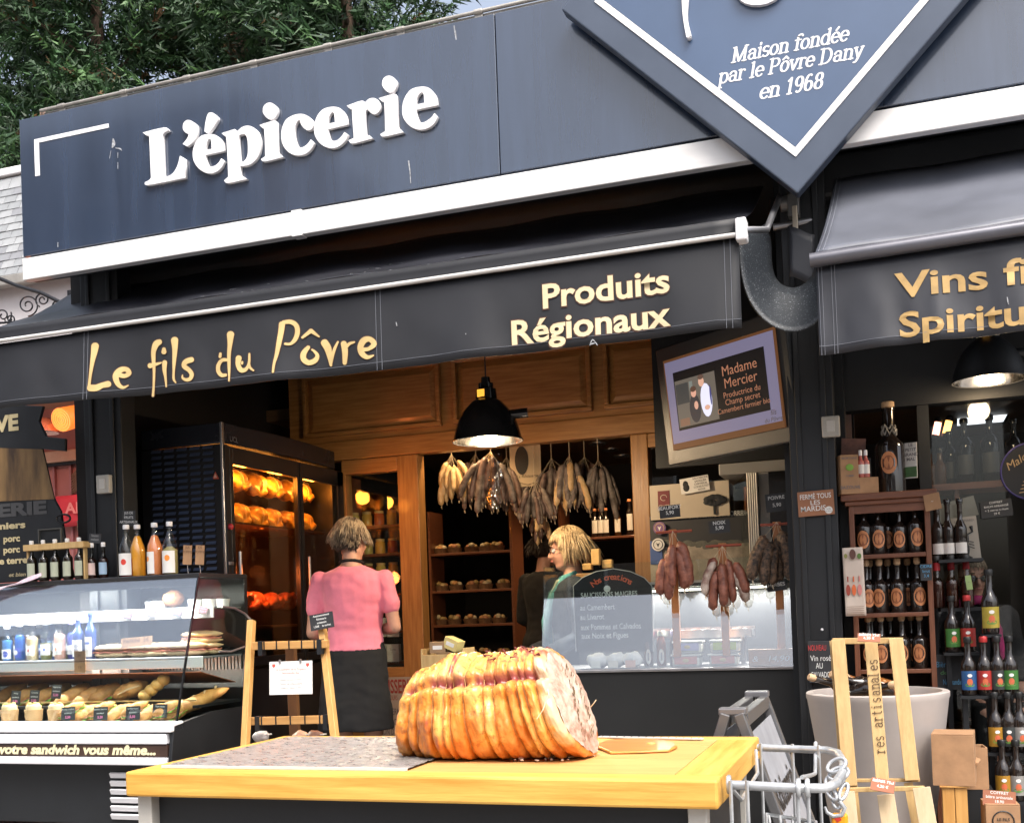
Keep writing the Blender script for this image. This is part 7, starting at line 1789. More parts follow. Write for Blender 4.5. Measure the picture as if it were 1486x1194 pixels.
ob = bottle('orange_bottle', '', None, .24, .045, mat('amber_bottle', (.22, .08, .02), .12), m_cork, m_kraft, (.12, .6), neck=.28, cork=True, half=1.3)
ob.place((pc.x+.10, YPl+.02, pzt-.015), 0, 'amber bottle with a kraft label tilted in the planter', None, .9, (R(72), 0, R(-95)))

# ================================================================ leaning pallet rack of raw pine
YPk = 4.18
pk_ = thing('pallet_rack', 'raw pine slatted rack leaning before the planter lettered res artisanales', 'rack', P(1290, 1190, YPk).xy.to_3d())
def slat(p, q, w, nm='slat', mt=m_pine, d=.020):
    g = G(); g.bar(p, q, d, w, (1, 0, 0)); return g.build(nm, mt, pk_, bevel=.002)
def lean(px, py, dy=0): return P(px, py, YPk+dy)
wpx = .049
tops = ((1216, 928, .06), (1264, 932, .06), (1300, 926, .06)); bots = ((1234, 1140, -.04), (1281, 1135, -.04), (1324, 1132, -.04))
ss = []
for a, b in zip(tops, bots):
    p, q = lean(*a), lean(*b); ss.append((p, q)); slat(p, q, wpx if a[0] != 1264 else .045)
g = G(); p, q = lean(1208, 930, .09), lean(1224, 1140, -.01); g.bar(p, q, .02, .02, (1, 0, 0)); g.build('rear_slat', m_pine, pk_)
for y, dy in ((930, .075), (1132, -.015)):
    g = G(); g.bar(lean(1208 if y < 1000 else 1226, y, dy), lean(1308 if y < 1000 else 1335, y-1, dy), .016, .022 if y < 1000 else .012); g.build('cross_piece', m_pine, pk_, bevel=.002)
p, q = ss[1]; up = (p-q).normalized()
m_brand = mat('burnt_letter', (.045, .022, .012), .8)
txd = up; tzd = Vector((-1, 0, 0))
o = q+up*.125+Vector((.017, -.0125, 0))
nib_text('res artisanales', o-up*.02, txd, tzd, .036, m_brand, pk_, width=.345, thick=.085, thin=.075, shear=0, lift=.0006, mono=.72)
# lower tier, standing in front
tops = ((1228, 1148, -.12), (1285, 1152, -.12), (1337, 1142, -.12)); bots = ((1240, 1260, -.17), (1302, 1260, -.17), (1358, 1260, -.17))
for a, b in zip(tops, bots):
    p, q = lean(*a), lean(*b); slat(p, ext(p, q, .02), .058, 'lower_slat', wood('pine_pale', (.46, .34, .20), (.58, .45, .29), 'z', 3, .6, .1))
for y, dy in ((1146, -.10), (1240, -.15)):
    g = G(); g.bar(lean(1214, y, dy), lean(1342, y-3, dy), .016, .016); g.build('cross_piece', m_pine, pk_, bevel=.002)
for py_, dx in ((1195, 0),):
    g = G(); p, q = lean(1330, 1140, 0), lean(1345, 1260, -.05); g.bar(lean(1318, 1135, -.02), ext(p, q, .02), .02, .03, (1, 0, 0)); g.build('rear_leg', m_pine, pk_)
    g = G(); g.bar(lean(1238, 1140, -.02), ext(lean(1238, 1140, -.02), lean(1250, 1260, -.06), .02), .02, .03, (1, 0, 0)); g.build('rear_leg', m_pine, pk_)
for (px, py, lab, dy) in ((1261, 925, 'brown price tag on top of the pallet rack', .0), (1281, 1139, 'brown price tag on the lower tier of the pallet rack', -.16)):
    t = sign_card('brown_price_tag', lab, 'price tag', lean(px, py, dy-.01), .078, .034 if py < 1000 else .048, mat('tag_brown', (.28, .10, .05), .7, 0, .1, 9), R(4 if py < 1000 else 10), 0, R(-35), ('BIÈRES 75cl', '4,20 €'), m_chalk, .010, bold=.01)

# ================================================================ shop window with bottles
YWn = 5.36
wx0, wx1 = P(1356, 800, YWn).x, 1.6
win = thing('shop_window', 'dark shop window behind the coloured beer bottles', 'window', ((wx0+wx1)/2, YWn, .5))
g = G(); g.b2(wx0, wx1, YWn, YWn+.006, .35, ZB-.2); g.build('pane', glass('window_pane', (.86, .88, .88), .7, .012, 0), win)
g = G(); g.b2(wx0-.05, wx0, YWn-.03, YWn+.05, .0, ZB-.2); g.build('frame_stile', m_black, win)
g = G(); g.b2(wx0, wx1, YWn-.03, YWn+.05, .0, .35); g.build('stall_riser', m_black, win)
zt_ = P(1430, 600, YWn).z
g = G(); g.b2(sx0-.1, wx1, YWn-.05, YWn+.05, P(1400, 600, YWn).z+.05, ZB-.2); g.build('head_panel', m_black, win)
# ledge inside, at the sill of the upper row
zu = P(1430, 702, YWn+.2).z
ig = thing('window_ledge', 'dark wooden ledge inside the shop window carrying bottles', 'ledge', ((wx0+wx1)/2, YWn+.25, zu))
g = G(); g.b2(wx0, wx1, YWn+.06, YWn+.34, zu-.03, zu); g.build('board', m_red_woodx, ig)
for x in (wx0+.1, wx1-.1):
    g = G(); g.prism([(0, 0), (.2, 0), (0, -.15)], (x, YWn+.08, zu-.03), (0, 1, 0), ez, .02); g.build('corbel', m_red_wood, ig)
dk = bottle('dark_bottle', '', None, .29, .040, mat('black_glass', (.006, .006, .007), .06), m_blackg, mat('lab_dim', (.05, .05, .05), .5), (.15, .45), neck=.28, rn=.014, shoulder=.14)
for k, (px, Y) in enumerate(((1402, 5.55), (1439, 5.55), (1474, 5.6), (1380, 5.62))):
    dk.place((P(px, 700, Y).x, Y, zu), 0, ('tall black bottle silhouetted against the bright rear window, nearer the shelf unit', 'tall black bottle silhouetted against the bright rear window, farther from the shelf unit', 'tall black bottle by the round window emblem', 'tall black bottle beside the amber lights')[k], None, (1.05, 1.08, 1.0, .9)[k])
for k, px in enumerate((1340, 1350, 1365)):
    am = bottle('amber_bottle', '', None, .17, .028, mat('amber_dark', (.07, .03, .01), .08), m_blackg, None, neck=.35)
    am.place((P(px, 700, 5.5).x, 5.5, zu), 0, ORD[k]+' short amber bottle from the magnum on the window ledge')
bw = thing('rear_window', 'bright daylit window at the back of the bottle room', 'window', P(1430, 600, 9.5))
q4 = [P(1389, 588, 9.5), P(1473, 579, 9.5), P(1457, 614, 9.5), P(1388, 620, 9.5)]
g = G(); g.quad(q4[3], q4[2], q4[1], q4[0]); g.build('pane', emis('daylight_pane', (.80, .84, .88), 1.0), bw)
g = G(); g.tube(q4, .015, 6, closed=True); g.build('frame', m_black, bw)
for k, (px, py, px2, py2, c_) in enumerate(((1362, 610, 1357, 634, (1, .36, .24)), (1378, 608, 1372, 632, (.85, .42, .10)))):
    t = thing('strip_light', ('pinkish' if k == 0 else 'amber')+' glowing strip lamp deep behind the window bottles', 'lamp', P(px, py, 7.5))
    g = G(); g.cyl(P(px, py, 7.5), P(px2, py2, 7.5), .022); g.build('tube', emis('strip%d' % k, c_, 2.6), t, smooth=60)
    for w_ in (P(px, py, 7.5), P(px2, py2, 7.5)):
        g = G(); g.sph(w_, .026); g.build('holder', m_black, t, smooth=180)
# round emblem on the pane
re_ = thing('round_window_emblem', 'round painted window emblem with violet ring and script lettering', 'window emblem', P(1495, 690, YWn-.004))
c = P(1497, 683, YWn-.004); rr_ = .125
g = G(); g.tube([c+Vector((rr_*math.cos(i*.1571), 0, rr_*math.sin(i*.1571))) for i in range(40)], .004, 5, closed=True); g.build('ring', mat('violet_paint', (.05, .04, .16), .5), re_)
g = G(); g.prism([(rr_*.96*math.cos(i*.1963), rr_*.96*math.sin(i*.1963)) for i in range(32)], c+Vector((0, .002, 0)), ex, ez, .0012); g.build('disc', mat('emblem_black', (.01, .01, .011), .4), re_)
text('Malouin', c+Vector((-.095, -.003, .005)), (math.cos(.55), 0, math.sin(.55)), (-math.sin(.55), 0, math.cos(.55)), .034, mat('emblem_gold', (.36, .25, .13), .5), re_, shear=.3)
g = G()
for i in range(5): g.tube([c+Vector((-.03-.012*i*.5, -.003, -.03-.016*i)), c+Vector((.03, -.003, -.02-.016*i))], .003, 4)
g.build('wheat_motif', mat('emblem_gold', (.36, .25, .13), .5), re_)['kind'] = 'stuff'
sign_card('chalk_window_card', 'black chalk card on the window below the dark bottles', 'price card', P(1446, 738, YWn-.02), .13, .075, m_slate, R(-4), 0, 0, ('COFFRET', 'RHUM ARRANGÉ', '+ 2 verres à rhum', '29 €'), m_chalk, .009)
t = sign_card('lobster_label_card', 'grey printed card with a black lobster drawing in the window', 'card', P(1402, 782, YWn-.05), .105, .20, mat('card_grey', (.30, .28, .25), .6, 0, .08, 7), R(-4), 0, R(-6), (), thick=.004)
M = MWORLD[t]; g = G()
def lp(x, z): return M @ Vector((x, -.0035, z))
g.sph(lp(0, .0), (.012, .002, .03), 8, 6); g.sph(lp(0, -.05), (.009, .002, .028), 8, 6); g.sph(lp(0, -.085), (.018, .002, .008), 8, 5)
for s in (-1, 1):
    g.tube([lp(s*.008, .02), lp(s*.03, .03), lp(s*.026, .055)], [.003, .004, .008], 6)
    for k in range(3): g.tube([lp(s*.008, -.01-k*.012), lp(s*.03, -.018-k*.014)], .0018, 4)
g.build('lobster_drawing', m_black, t)['kind'] = 'stuff'
text('LE HOMARD', M @ Vector((0, -.002, .078)), M.to_3x3() @ ex, M.to_3x3() @ ez, .010, m_ink, t, align='CENTER')
sign_card('tilted_grey_card', 'pale grey card tilted behind the lobster card', 'card', P(1388, 740, YWn+.03), .17, .09, mat('card_grey', (.30, .28, .25), .6), R(-12), 0, 0, (), thick=.004)
sign_card('kraft_corner_tag', 'folded kraft tag hanging at the shelf unit corner', 'tag', P(1353, 728, 4.98), .065, .07, m_kraft, R(-8), R(-15), 0, ('~',), m_chalk, .012)
# slim bottles beside the unit
slim = bottle('slim_bottle', '', None, .26, .027, gd, m_blackg, m_paper, (.10, .28), neck=.36, rn=.011)
zq = P(1380, 812, 5.20).z
ql = thing('side_ledge', 'black wall ledge carrying slim bottles beside the shelf unit', 'ledge', P(1390, 815, 5.22))
g = G(); g.b2(sx1+.03, P(1425, 812, 5.2).x, 5.12, 5.33, zq-.014, zq); g.build('board', m_black, ql)
for k, (px, py) in enumerate(((1362, 0), (1377, 0), (1395, 0))): slim.place((P(px, 800, 5.2).x, 5.2, zq), 0, ORD[k]+' slim dark bottle from the shelf unit on the upper black ledge', 'slim bottles on the upper ledge')
zq2 = P(1380, 882, 5.16).z
g = G(); g.b2(sx1+.03, P(1425, 882, 5.16).x, 5.10, 5.33, zq2-.014, zq2); g.build('lower_board', m_black, ql)
clr = bottle('red_neck_bottle', '', None, .225, .028, gl2, mat('wax_black', (.02, .02, .02), .4), None, neck=.40, rn=.012, liquid=mat('liqueur_dark', (.05, .012, .008), .1), fill=.55)
for k, px in enumerate((1361, 1382, 1404)):
    o = clr.place((P(px, 870, 5.17).x, 5.17, zq2), 0, ORD[k]+' clear liqueur bottle with a red neck from the shelf unit', 'red-necked bottles on the lower ledge')
    g = G(); g.lathe([(.0135, .165), (.0145, .17), (.0135, .20)], n=12); nr = g.build('neck_sleeve', mat('sleeve_red', (.45, .03, .04), .4), None); nr.parent = o
sign_card('green_tag', 'small pale green tag on the last red-necked bottle', 'tag', P(1406, 845, 5.12), .024, .062, mat('tag_green', (.33, .46, .18), .6), R(-6), 0, 0, ('=',), m_ink, .008)
for px, py, lab, tx in ((1344, 830, 'small chalk card with blue writing on the shelf unit side', ('CIDRE', 'brut', '3,4')),): sign_card('slate_price_card', lab, 'price card', P(px, py, 4.99), .045, .07, m_slate, 0, 0, 0, tx, mat('chalk_blue', (.10, .30, .50), .8), .012)
for s, y in (('Bière', 965), ('de', 976), ('Normandie', 990)):
    pass
t = thing('beer_chalk_sign', 'black board with blue chalk writing about local beer', 'chalkboard', P(1378, 975, 5.1)); a, b = P(1356, 950, 5.1), P(1398, 1000, 5.1)
g = G(); g.b2(a.x, b.x, 5.095, 5.105, b.z, a.z); g.build('board', m_slate, t)
px_text('Bière', (1359, 968), (1377, 967), 8, 5.093, mat('chalk_blue', (.10, .30, .50), .8), t); px_text('de', (1365, 979), (1375, 978), 6, 5.093, mat('chalk_grn', (.12, .35, .12), .8), t); px_text('Normandie', (1369, 994), (1396, 992), 8, 5.093, mat('chalk_blue', (.10, .30, .50), .8), t)

# ================================================================ beer bottles on black wall ledges
m_bl_ = {n: mat('beer_'+n, [q*.6 for q in c_], .45, 0, .15, 18) for n, c_ in (('green', (.07, .26, .05)), ('red', (.62, .05, .04)), ('yellow', (.62, .48, .06)), ('blue', (.03, .14, .38)), ('dark', (.05, .06, .06)), ('leaf', (.05, .30, .04)), ('amber', (.60, .30, .03)), ('pale', (.42, .40, .38)))}
m_fruit = mat('beer_fruit_print', (.55, .12, .05), .5); m_leafp = mat('beer_leaf_print', (.10, .22, .04), .5)
BP = {}
def beer(col, capc):
    k = (col, capc)
    if k not in BP:
        BP[k] = bottle('beer_bottle', '', None, .235, .0305, gd, mat('cap_'+capc, {'black': (.02, .02, .02), 'red': (.5, .04, .04), 'gold': (.4, .28, .08)}[capc], .35, .4), m_bl_[col], (.10, .43), neck=.34, rn=.0125, shoulder=.16, half=1.25,
                       mark=[(m_fruit, -.006, .014, .35, True), (m_leafp, -.018, .008, .6, True), (m_paper, .020, .007, .30, True)])
    return BP[k]
rowsb = [ (5.06, 945, [(1383, 'green', 'black'), (1406, 'red', 'red')], 'upper'), (4.98, 920, [(1438, 'yellow', 'black')], 'tall'),
          (4.92, 1008, [(1407, 'blue', 'black'), (1430, 'red', 'red'), (1449, 'dark', 'black'), (1467, 'green', 'black')], 'middle'),
          (4.86, 1090, [(1446, 'amber', 'black'), (1465, 'dark', 'black'), (1482, 'pale', 'black'), (1500, 'red', 'black')], 'lower'),
          (4.80, 1160, [(1457, 'amber', 'black'), (1477, 'pale', 'black'), (1497, 'green', 'black')], 'bottom') ]
br_ = thing('beer_ledges', 'stepped black wooden ledges carrying beer bottles along the window', 'ledges', (P(1440, 1000, 5.0).x, 5.0, 0))
for Y, yb, its, rn_ in rowsb:
    z = P(1430, yb, Y).z; x0 = P(its[0][0]-14, yb, Y).x
    x1 = P(its[-1][0]+(14 if rn_ in ('upper', 'tall') else 60), yb, Y).x
    g = G(); g.b2(x0, x1, Y-.045, Y+.05, z-.012, z); g.build('ledge_board', m_black, br_)
    g = G(); g.b2(x0+.01, x0+.03, Y+.0, Y+.045, .0, z-.012); g.build('ledge_post', m_black, br_)
    for k, (px, c_, cp__) in enumerate(its):
        beer(c_, cp__).place((P(px, yb, Y).x, Y, z), rnd.uniform(-.15, .35), 'beer bottle with %s label on the %s black ledge' % ({'dark': 'a dark pictured', 'amber': 'an amber', 'pale': 'a pale round-print'}.get(c_, 'a '+c_), {'tall': 'single raised'}.get(rn_, rn_)), 'beer bottles on the black ledges', 1.12 if rn_ == 'tall' else 1)

# ================================================================ cartons and crate at the lower right
def carton(label, c, d, rz, mt=m_kraft, name='cardboard_carton', flaps=True, window=False, group=None):
    c = Vector(c); t = thing(name, label, 'carton', c, rz=rz); w, dp_, h = d
    for nm, cc, dd in (('front_wall', (0, -dp_/2, h/2), (w, .005, h)), ('rear_wall', (0, dp_/2, h/2), (w, .005, h)), ('side_wall', (-w/2+.0025, 0, h/2), (.005, dp_-.006, h)), ('side_wall', (w/2-.0025, 0, h/2), (.005, dp_-.006, h)), ('bottom', (0, 0, .004), (w-.012, dp_-.012, .005))):
        g = G(); g.box(cc, dd); g.build(nm, mt, t, local=True, bevel=.001)
    if flaps:
        g = G(); g.box((0, -.0, h+.003), (w, dp_, .005)); g.build('lid', mt, t, local=True, bevel=.001)
    return t
t = carton('kraft carton standing on the pine crate block beside the planter', P(1386, 1130, 4.45)+Vector((0, 0, -.0)), (.145, .16, .185), R(-6))
zc0 = P(1386, 1135, 4.45).z; t.location.z = zc0; MWORLD[t] = Matrix.LocRotScale(t.location, t.rotation_euler, None)
pb = thing('pine_post_block', 'orange-stained pine box standing under the kraft carton', 'crate', (P(1386, 1150, 4.45).x, 4.45, 0))
xb0, xb1 = P(1367, 1160, 4.40).x, P(1404, 1160, 4.40).x
m_pineo = wood('pine_orange', (.42, .20, .05), (.58, .32, .10), 'z', 3.5, .5, .1)
for k in range(2):
    w_ = (xb1-xb0)/2; g = G(); g.b2(xb0+k*w_+.001, xb0+(k+1)*w_-.001, 4.375, 4.395, 0, zc0-.006); g.build('front_plank', m_pineo, pb, bevel=.002)
for x in (xb0+.004, xb1-.014):
    g = G(); g.b2(x, x+.010, 4.396, 4.53, 0, zc0-.006); g.build('side_plank', m_pineo, pb, bevel=.002)
g = G(); g.b2(xb0-.008, xb1+.008, 4.367, 4.54, zc0-.006, zc0-.0005); g.build('top_plank', m_pineo, pb, bevel=.001)
fl_ = thing('carton_flap_lid', 'loose kraft lid tilted over the small bottle carton', 'lid', P(1405, 1098, 4.50), rot=(0, R(28), R(-10)))
g = G(); g.box((.0, 0, 0), (.085, .10, .012)); g.build('lid', m_kraft, fl_, local=True, bevel=.002)
t = carton('small kraft bottle carton with a round opening behind the pine crate', (P(1412, 1142, 4.62).x, 4.62, P(1412, 1142, 4.62).z), (.10, .10, .16), R(5), flaps=False)
cz_ = P(1412, 1142, 4.62).z
g = G(); g.b2(P(1396, 1142, 4.62).x, P(1440, 1142, 4.62).x, 4.57, 4.70, 0, cz_-.001); sb_ = thing('carton_stand', 'dark plinth under the small bottle carton', 'plinth', (P(1415, 1142, 4.62).x, 4.62, 0)); g.build('body', m_black, sb_)
t = carton('low kraft carton with a round black stamp at the shelf foot', (P(1452, 1190, 4.40).x, 4.40, P(1452, 1200, 4.40).z-.05), (.115, .12, .14), R(4))
M = MWORLD[t]; g = G(); g.tube([M @ Vector((.036*math.cos(i*.3), -.0635, .085+.036*math.sin(i*.3))) for i in range(21)], .0025, 5, closed=True); g.build('round_stamp', m_black, t)
text('LE FILS', M @ Vector((0, -.0635, .086)), M.to_3x3() @ ex, M.to_3x3() @ ez, .010, m_black, t, align='CENTER', bold=.02)
g = G(); zlow = P(1452, 1200, 4.40).z-.05; g.b2(P(1432, 1190, 4.4).x, P(1490, 1190, 4.4).x, 4.34, 4.50, 0, zlow-.001); sb_ = thing('low_plinth', 'dark plinth under the stamped carton', 'plinth', (P(1455, 1190, 4.4).x, 4.42, 0)); g.build('body', m_black, sb_)
sign_card('brown_price_tag', 'brown card lettered coffret above the stamped carton', 'price tag', P(1450, 1158, 4.36), .11, .055, mat('tag_brown', (.28, .10, .05), .7), R(4), 0, R(-15), ('COFFRET', 'bière artisanale', '18,90'), m_chalk, .010)
# ================================================================ goods inside the shop
def shelf_unit(label, x0, x1, y, zs, mt, d=.28):
    t = thing('produce_shelf', label, 'shelf', ((x0+x1)/2, y, 0))
    for z in zs:
        g = G(); g.b2(x0, x1, y, y+d, z-.02, z); g.build('shelf_board', mt, t, bevel=.002)
    for x in (x0-.02, x1):
        g = G(); g.b2(x, x+.02, y, y+d, 0, zs[-1]+.35); g.build('upright', mt, t)
    return t
Yp = 8.4
zs_p = [P(690, y, Yp).z for y in (955, 905, 855, 800)]
shelf_unit('dark produce shelves inside the doorway', P(625, 800, Yp).x, P(740, 800, Yp).x, Yp, zs_p, m_red_woodx)
m_goods = [mat('good%d' % i, c_, .5, 0, .3, 14, bump=.2, bs=40) for i, c_ in enumerate(((.55, .40, .20), (.60, .30, .12), (.45, .20, .10), (.62, .52, .34), (.38, .26, .10)))]
for r_, z in enumerate(zs_p):
    for k in range(5):
        px = 636+k*22+rnd.uniform(-4, 4); x = P(px, 800, Yp+.1).x
        bkt = thing('filled_basket', ORD[k]+' small filled basket from the door jamb on the %s produce shelf' % ('lowest', 'second', 'third', 'top')[r_], 'basket', (x, Yp+.12, z))
        g = G(); g.lathe([(.001, 0), (.052, 0), (.066, .045), (.060, .045), (.048, .006)], (x, Yp+.12, z), 14); g.build('basket', mat('wicker', (.18, .10, .05), .8, 0, .3, 60), bkt, smooth=40)
        for q in range(4):
            g = G(); a = q*1.57+rnd.random(); g.sph((x+.026*math.cos(a), Yp+.12+.026*math.sin(a), z+.045+rnd.uniform(0, .02)), (.028, .026, .022), 9, 6); g.build('produce', m_goods[(r_+k+q) % 5], bkt, smooth=180)
Yr = 8.9
zr_s = [P(880, y, Yr).z for y in (872, 778)]
shelf_unit('rear shelves with liqueur bottles right of the doorway', P(815, 800, Yr).x, P(940, 800, Yr).x, Yr, zr_s, m_red_woodx)
for k, px in enumerate((864, 872, 880, 897, 915)):
    bb = bottle('liqueur_bottle', '', None, .24 if k != 4 else .30, .032, gd if k != 3 else mat('amber_dark', (.07, .03, .01), .08), m_copper, m_paper, (.15, .6), half=.8)
    bb.place((P(px, 780, Yr+.1).x, Yr+.1, zr_s[1]), .2, ORD[k]+' liqueur bottle from the sausage bunches on the rear shelf')
# goods in the left side light
Yg = 6.92
zg = [P(545, y, Yg).z for y in (960, 915, 838, 803, 762)]
shelf_unit('window shelves of jars beside the door jamb', P(508, 800, Yg).x, P(582, 800, Yg).x, Yg, zg, m_red_woodx, .2)
for r_, z in enumerate(zg[2:]):
    for k in range(4):
        x = P(516+k*18, 800, Yg+.08).x
        jt = thing('preserve_jar', ORD[k]+' preserve jar from the oven on the %s window shelf' % ('third', 'fourth', 'top')[r_], 'jar', (x, Yg+.08, z))
        g = G(); g.lathe([(.001, .0), (.034, 0), (.036, .01), (.036, .075), (.028, .088), (.028, .094)], (x, Yg+.08, z), 16); g.build('glass', mat('jar_fill%d' % ((k+r_) % 3), ((.62, .36, .08), (.40, .10, .04), (.55, .45, .14))[(k+r_) % 3], .15, coat=.4), jt, smooth=40)
        g = G(); g.lathe([(.031, .088), (.032, .104), (.001, .104)], (x, Yg+.08, z), 16); g.build('lid', m_gold, jt, smooth=40)
for k in range(2):
    for r_ in range(2):
        p = P(572-k*20, 948-(r_*38), Yg+.02)
        sign_card('recipe_box', '%s recipe box %s the door jamb in the side window' % (('lower', 'upper')[r_], ('against', 'away from')[k]), 'box', p, .09, .13, m_paper, 0, 0, 0, ('Tarte', ''), m_ink, .014, thick=.04)
# small crate of kraft boxes by the doorway
cr = thing('small_crate', 'small pine crate on the counter end holding kraft boxes', 'crate', P(650, 975, 5.35))
cx = P(650, 950, 5.35).x
for nm, bx in (('front_board', (cx-.11, cx+.11, 5.27, 5.28, gz0+.003, gz0+.09)), ('rear_board', (cx-.11, cx+.11, 5.42, 5.43, gz0+.003, gz0+.09)), ('side_board', (cx-.12, cx-.11, 5.27, 5.43, gz0+.003, gz0+.12)), ('side_board', (cx+.11, cx+.12, 5.27, 5.43, gz0+.003, gz0+.12))):
    g = G(); g.b2(*bx); g.build(nm, m_pine, cr, bevel=.002)
for i, (dx, dz, rz_, tl, c_) in enumerate(((-.05, .125, .2, 0, (.30, .19, .10)), (.035, .14, -.2, 22, (.62, .50, .20)), (-.01, .07, .0, 0, (.26, .16, .08)))):
    t = thing('kraft_box', ('brown', 'yellow tilted', 'dark kraft')[i]+' little box in the pine crate', 'box', (cx+dx, 5.35, gz0+dz), rot=(0, R(tl), rz_))
    g = G(); g.box((0, 0, 0), (.085, .07, .06)); g.build('carton', mat('kbox%d' % i, c_, .7, 0, .1, 9), t, local=True, bevel=.002)
    g = G(); g.box((0, -.036, 0), (.05, .002, .02)); g.build('label', m_paper, t, local=True)
# rotisserie price poster under the side light
rp = thing('rotisserie_poster', 'pale poster lettered rôtisserie in red under the side window', 'poster', P(572, 1040, YW-.02))
a, b = P(535, 980, YW-.02), P(606, 1130, YW-.02)
g = G(); g.b2(a.x, b.x-.02, YW-.030, YW-.022, b.z, P(570, 982, YW-.02).z); g.build('panel', mat('poster_pale', (.40, .34, .28), .7, 0, .05, 5), rp)
px_text('RÔTISSERIE', (540, 1006), (600, 1004), 19, YW-.032, mat('poster_red', (.32, .045, .035), .6), rp, .02)
px_text('TOUS LES JOURS', (544, 1016), (577, 1015), 7, YW-.032, mat('poster_red', (.32, .045, .035), .6), rp)
for s, x1, y in (('POULET FERMIER...', 594, 1037), ('RÔTI DE PORC...', 590, 1052), ('JAMBON DE PORC', 594, 1066), ('POMMES DE TERRE', 594, 1080)):
    px_text(s, (541, y), (x1, y-1), 9, YW-.032, m_ink, rp, .01)

# ================================================================ A-frame board
za = .80
n0, n1 = PZ(1062, 1036, za), PZ(1100, 1008, za)
af = thing('a_frame_board', 'grey-framed pavement A-board standing behind the carving table', 'A-board', ((n0.x+n1.x)/2, (n0.y+n1.y)/2, 0))
m_alu = mat('alu_frame', (.13, .13, .135), .4, .5, .1, 9)
Xr = (n0.x+n1.x)/2; y0_, y1_ = n0.y, n1.y
def side(sgn, dx):
    # frame of four bars plus a panel, leaning out by dx at the foot
    A = lambda y, k: Vector((Xr+sgn*(.018+dx*k), y, za-k*(za-.01)))
    for nm, p, q in (('stile', A(y0_+.02, 0), A(y0_+.02, 1)), ('stile', A(y1_-.02, 0), A(y1_-.02, 1)), ('top_bar', A(y0_+.04, .025), A(y1_-.04, .025)), ('foot_bar', A(y0_+.04, .93), A(y1_-.04, .93))):
        g = G(); g.bar(p, q, .028, .04, (0, 1, 0) if nm == 'stile' else (0, 0, 1)); g.build(nm, m_alu, af, bevel=.003)
    pn = G(); pn.prism([(0, -.0), (y1_-y0_-.08, 0), (y1_-y0_-.08, .70), (0, .70)], A(y0_+.04, .92) if sgn > 0 else A(y1_-.04, .92), (0, sgn, 0), A(0, 0)-A(0, 1), .004)
    p_ = pn.build('panel', mat('board_poster', (.24, .25, .28), .5, 0, .15, 6, col2=(.32, .33, .36)), af)
    return A, p_
side(-1, .26); A, p_ = side(1, .26)
uzb = (A(0, 0)-A(0, 1)).normalized()
o = A(y0_+.07, .36); nrm = Vector((0, 1, 0)).cross(uzb)
text('Rôtisserie', o+nrm*.006, (0, 1, 0), uzb, .085, m_black, af, width=.50, lift=.001, bold=.02)
g = G(); g.prism([(0, 0), (.61, 0), (.61, .30), (.30, .40), (0, .22)], A(y0_+.04, .92)+nrm*.0045, (0, 1, 0), uzb, .001); g.build('poster_dark_area', m_slate, af)
g = G(); g.prism([(.0, .22), (.30, .40), (.30, .43), (0, .27)], A(y0_+.04, .92)+nrm*.0055, (0, 1, 0), uzb, .001); g.build('poster_orange_line', mat('orange_flat', (.6, .2, .05), .6), af)
for k, s in enumerate(('porchetta', 'et jambon')):
    text(s, A(y0_+.10, .70+.10*k)+nrm*.0065, (0, 1, 0), uzb, .035, m_chalk, af)
for y in (y0_+.03, y1_-.03):
    g = G(); g.box((Xr, y, za+.006), (.075, .05, .02)); g.build('hinge', mat('hinge_grey', (.16, .16, .17), .35, .4), af, bevel=.004)

# ================================================================ carving table
zt = .75
FL, FR = PZ(182, 1123, zt), PZ(1041, 1127, zt); BRc = PZ(1099, 1068, zt)
ty0 = (FL.y+FR.y)/2; tx0_, tx1_ = P(181, 1123, ty0).x, P(1041, 1127, ty0).x; ty1 = BRc.y
tb = thing('carving_table', 'thick yellow wooden carving table with a grey mat and black skirt', 'table', ((tx0_+tx1_)/2, (ty0+ty1)/2, 0))
m_tab = wood('table_maple', (.50, .24, .032), (.78, .46, .105), 'x', 2.6, .58, .15, 0, 14)
m_taby = wood('table_maple_side', (.50, .24, .032), (.78, .46, .105), 'y', 2.6, .58, .15, 0, 14)
th = .060
g = G(); g.b2(tx0_, tx1_, ty0, ty0+.07, zt-th, zt); g.build('front_edge_board', m_tab, tb, bevel=.006)
g = G(); g.b2(tx0_, tx1_, ty1-.06, ty1, zt-th, zt); g.build('rear_edge_board', m_tab, tb, bevel=.006)
xm = PZ(245, 1117, zt).x; 
for x0, x1, nm in ((tx0_, tx0_+.05, 'end_edge_board'), (tx1_-.10, tx1_, 'end_edge_board')):
    g = G(); g.b2(x0, x1, ty0+.0705, ty1-.0605, zt-th, zt-.0006); g.build(nm, m_taby, tb, bevel=.004)
m_block = wood('chopping_block', (.52, .25, .07), (.68, .38, .13), 'x', 3, .6, .1, 0, 10)
xmid = PZ(640, 1116, zt).x
for k in range(5):
    yy0 = ty0+.071+(ty1-ty0-.132)*k/5; yy1 = ty0+.071+(ty1-ty0-.132)*(k+1)/5
    g = G(); g.b2(tx0_+.051, tx1_-.101, yy0+.0004, yy1-.0004, zt-th, zt-.001-rnd.uniform(0, .0008)); g.build('top_plank', m_block, tb, bevel=.001)
xa_ = PZ(242, 1117, zt).x; xb_ = PZ(612, 1110, zt).x
mt_ = thing('grey_mat', 'grey textured mat laid over the end of the carving table', 'mat', ((xa_+xb_)/2, (ty0+ty1)/2, zt))
NU, NV = 110, 60
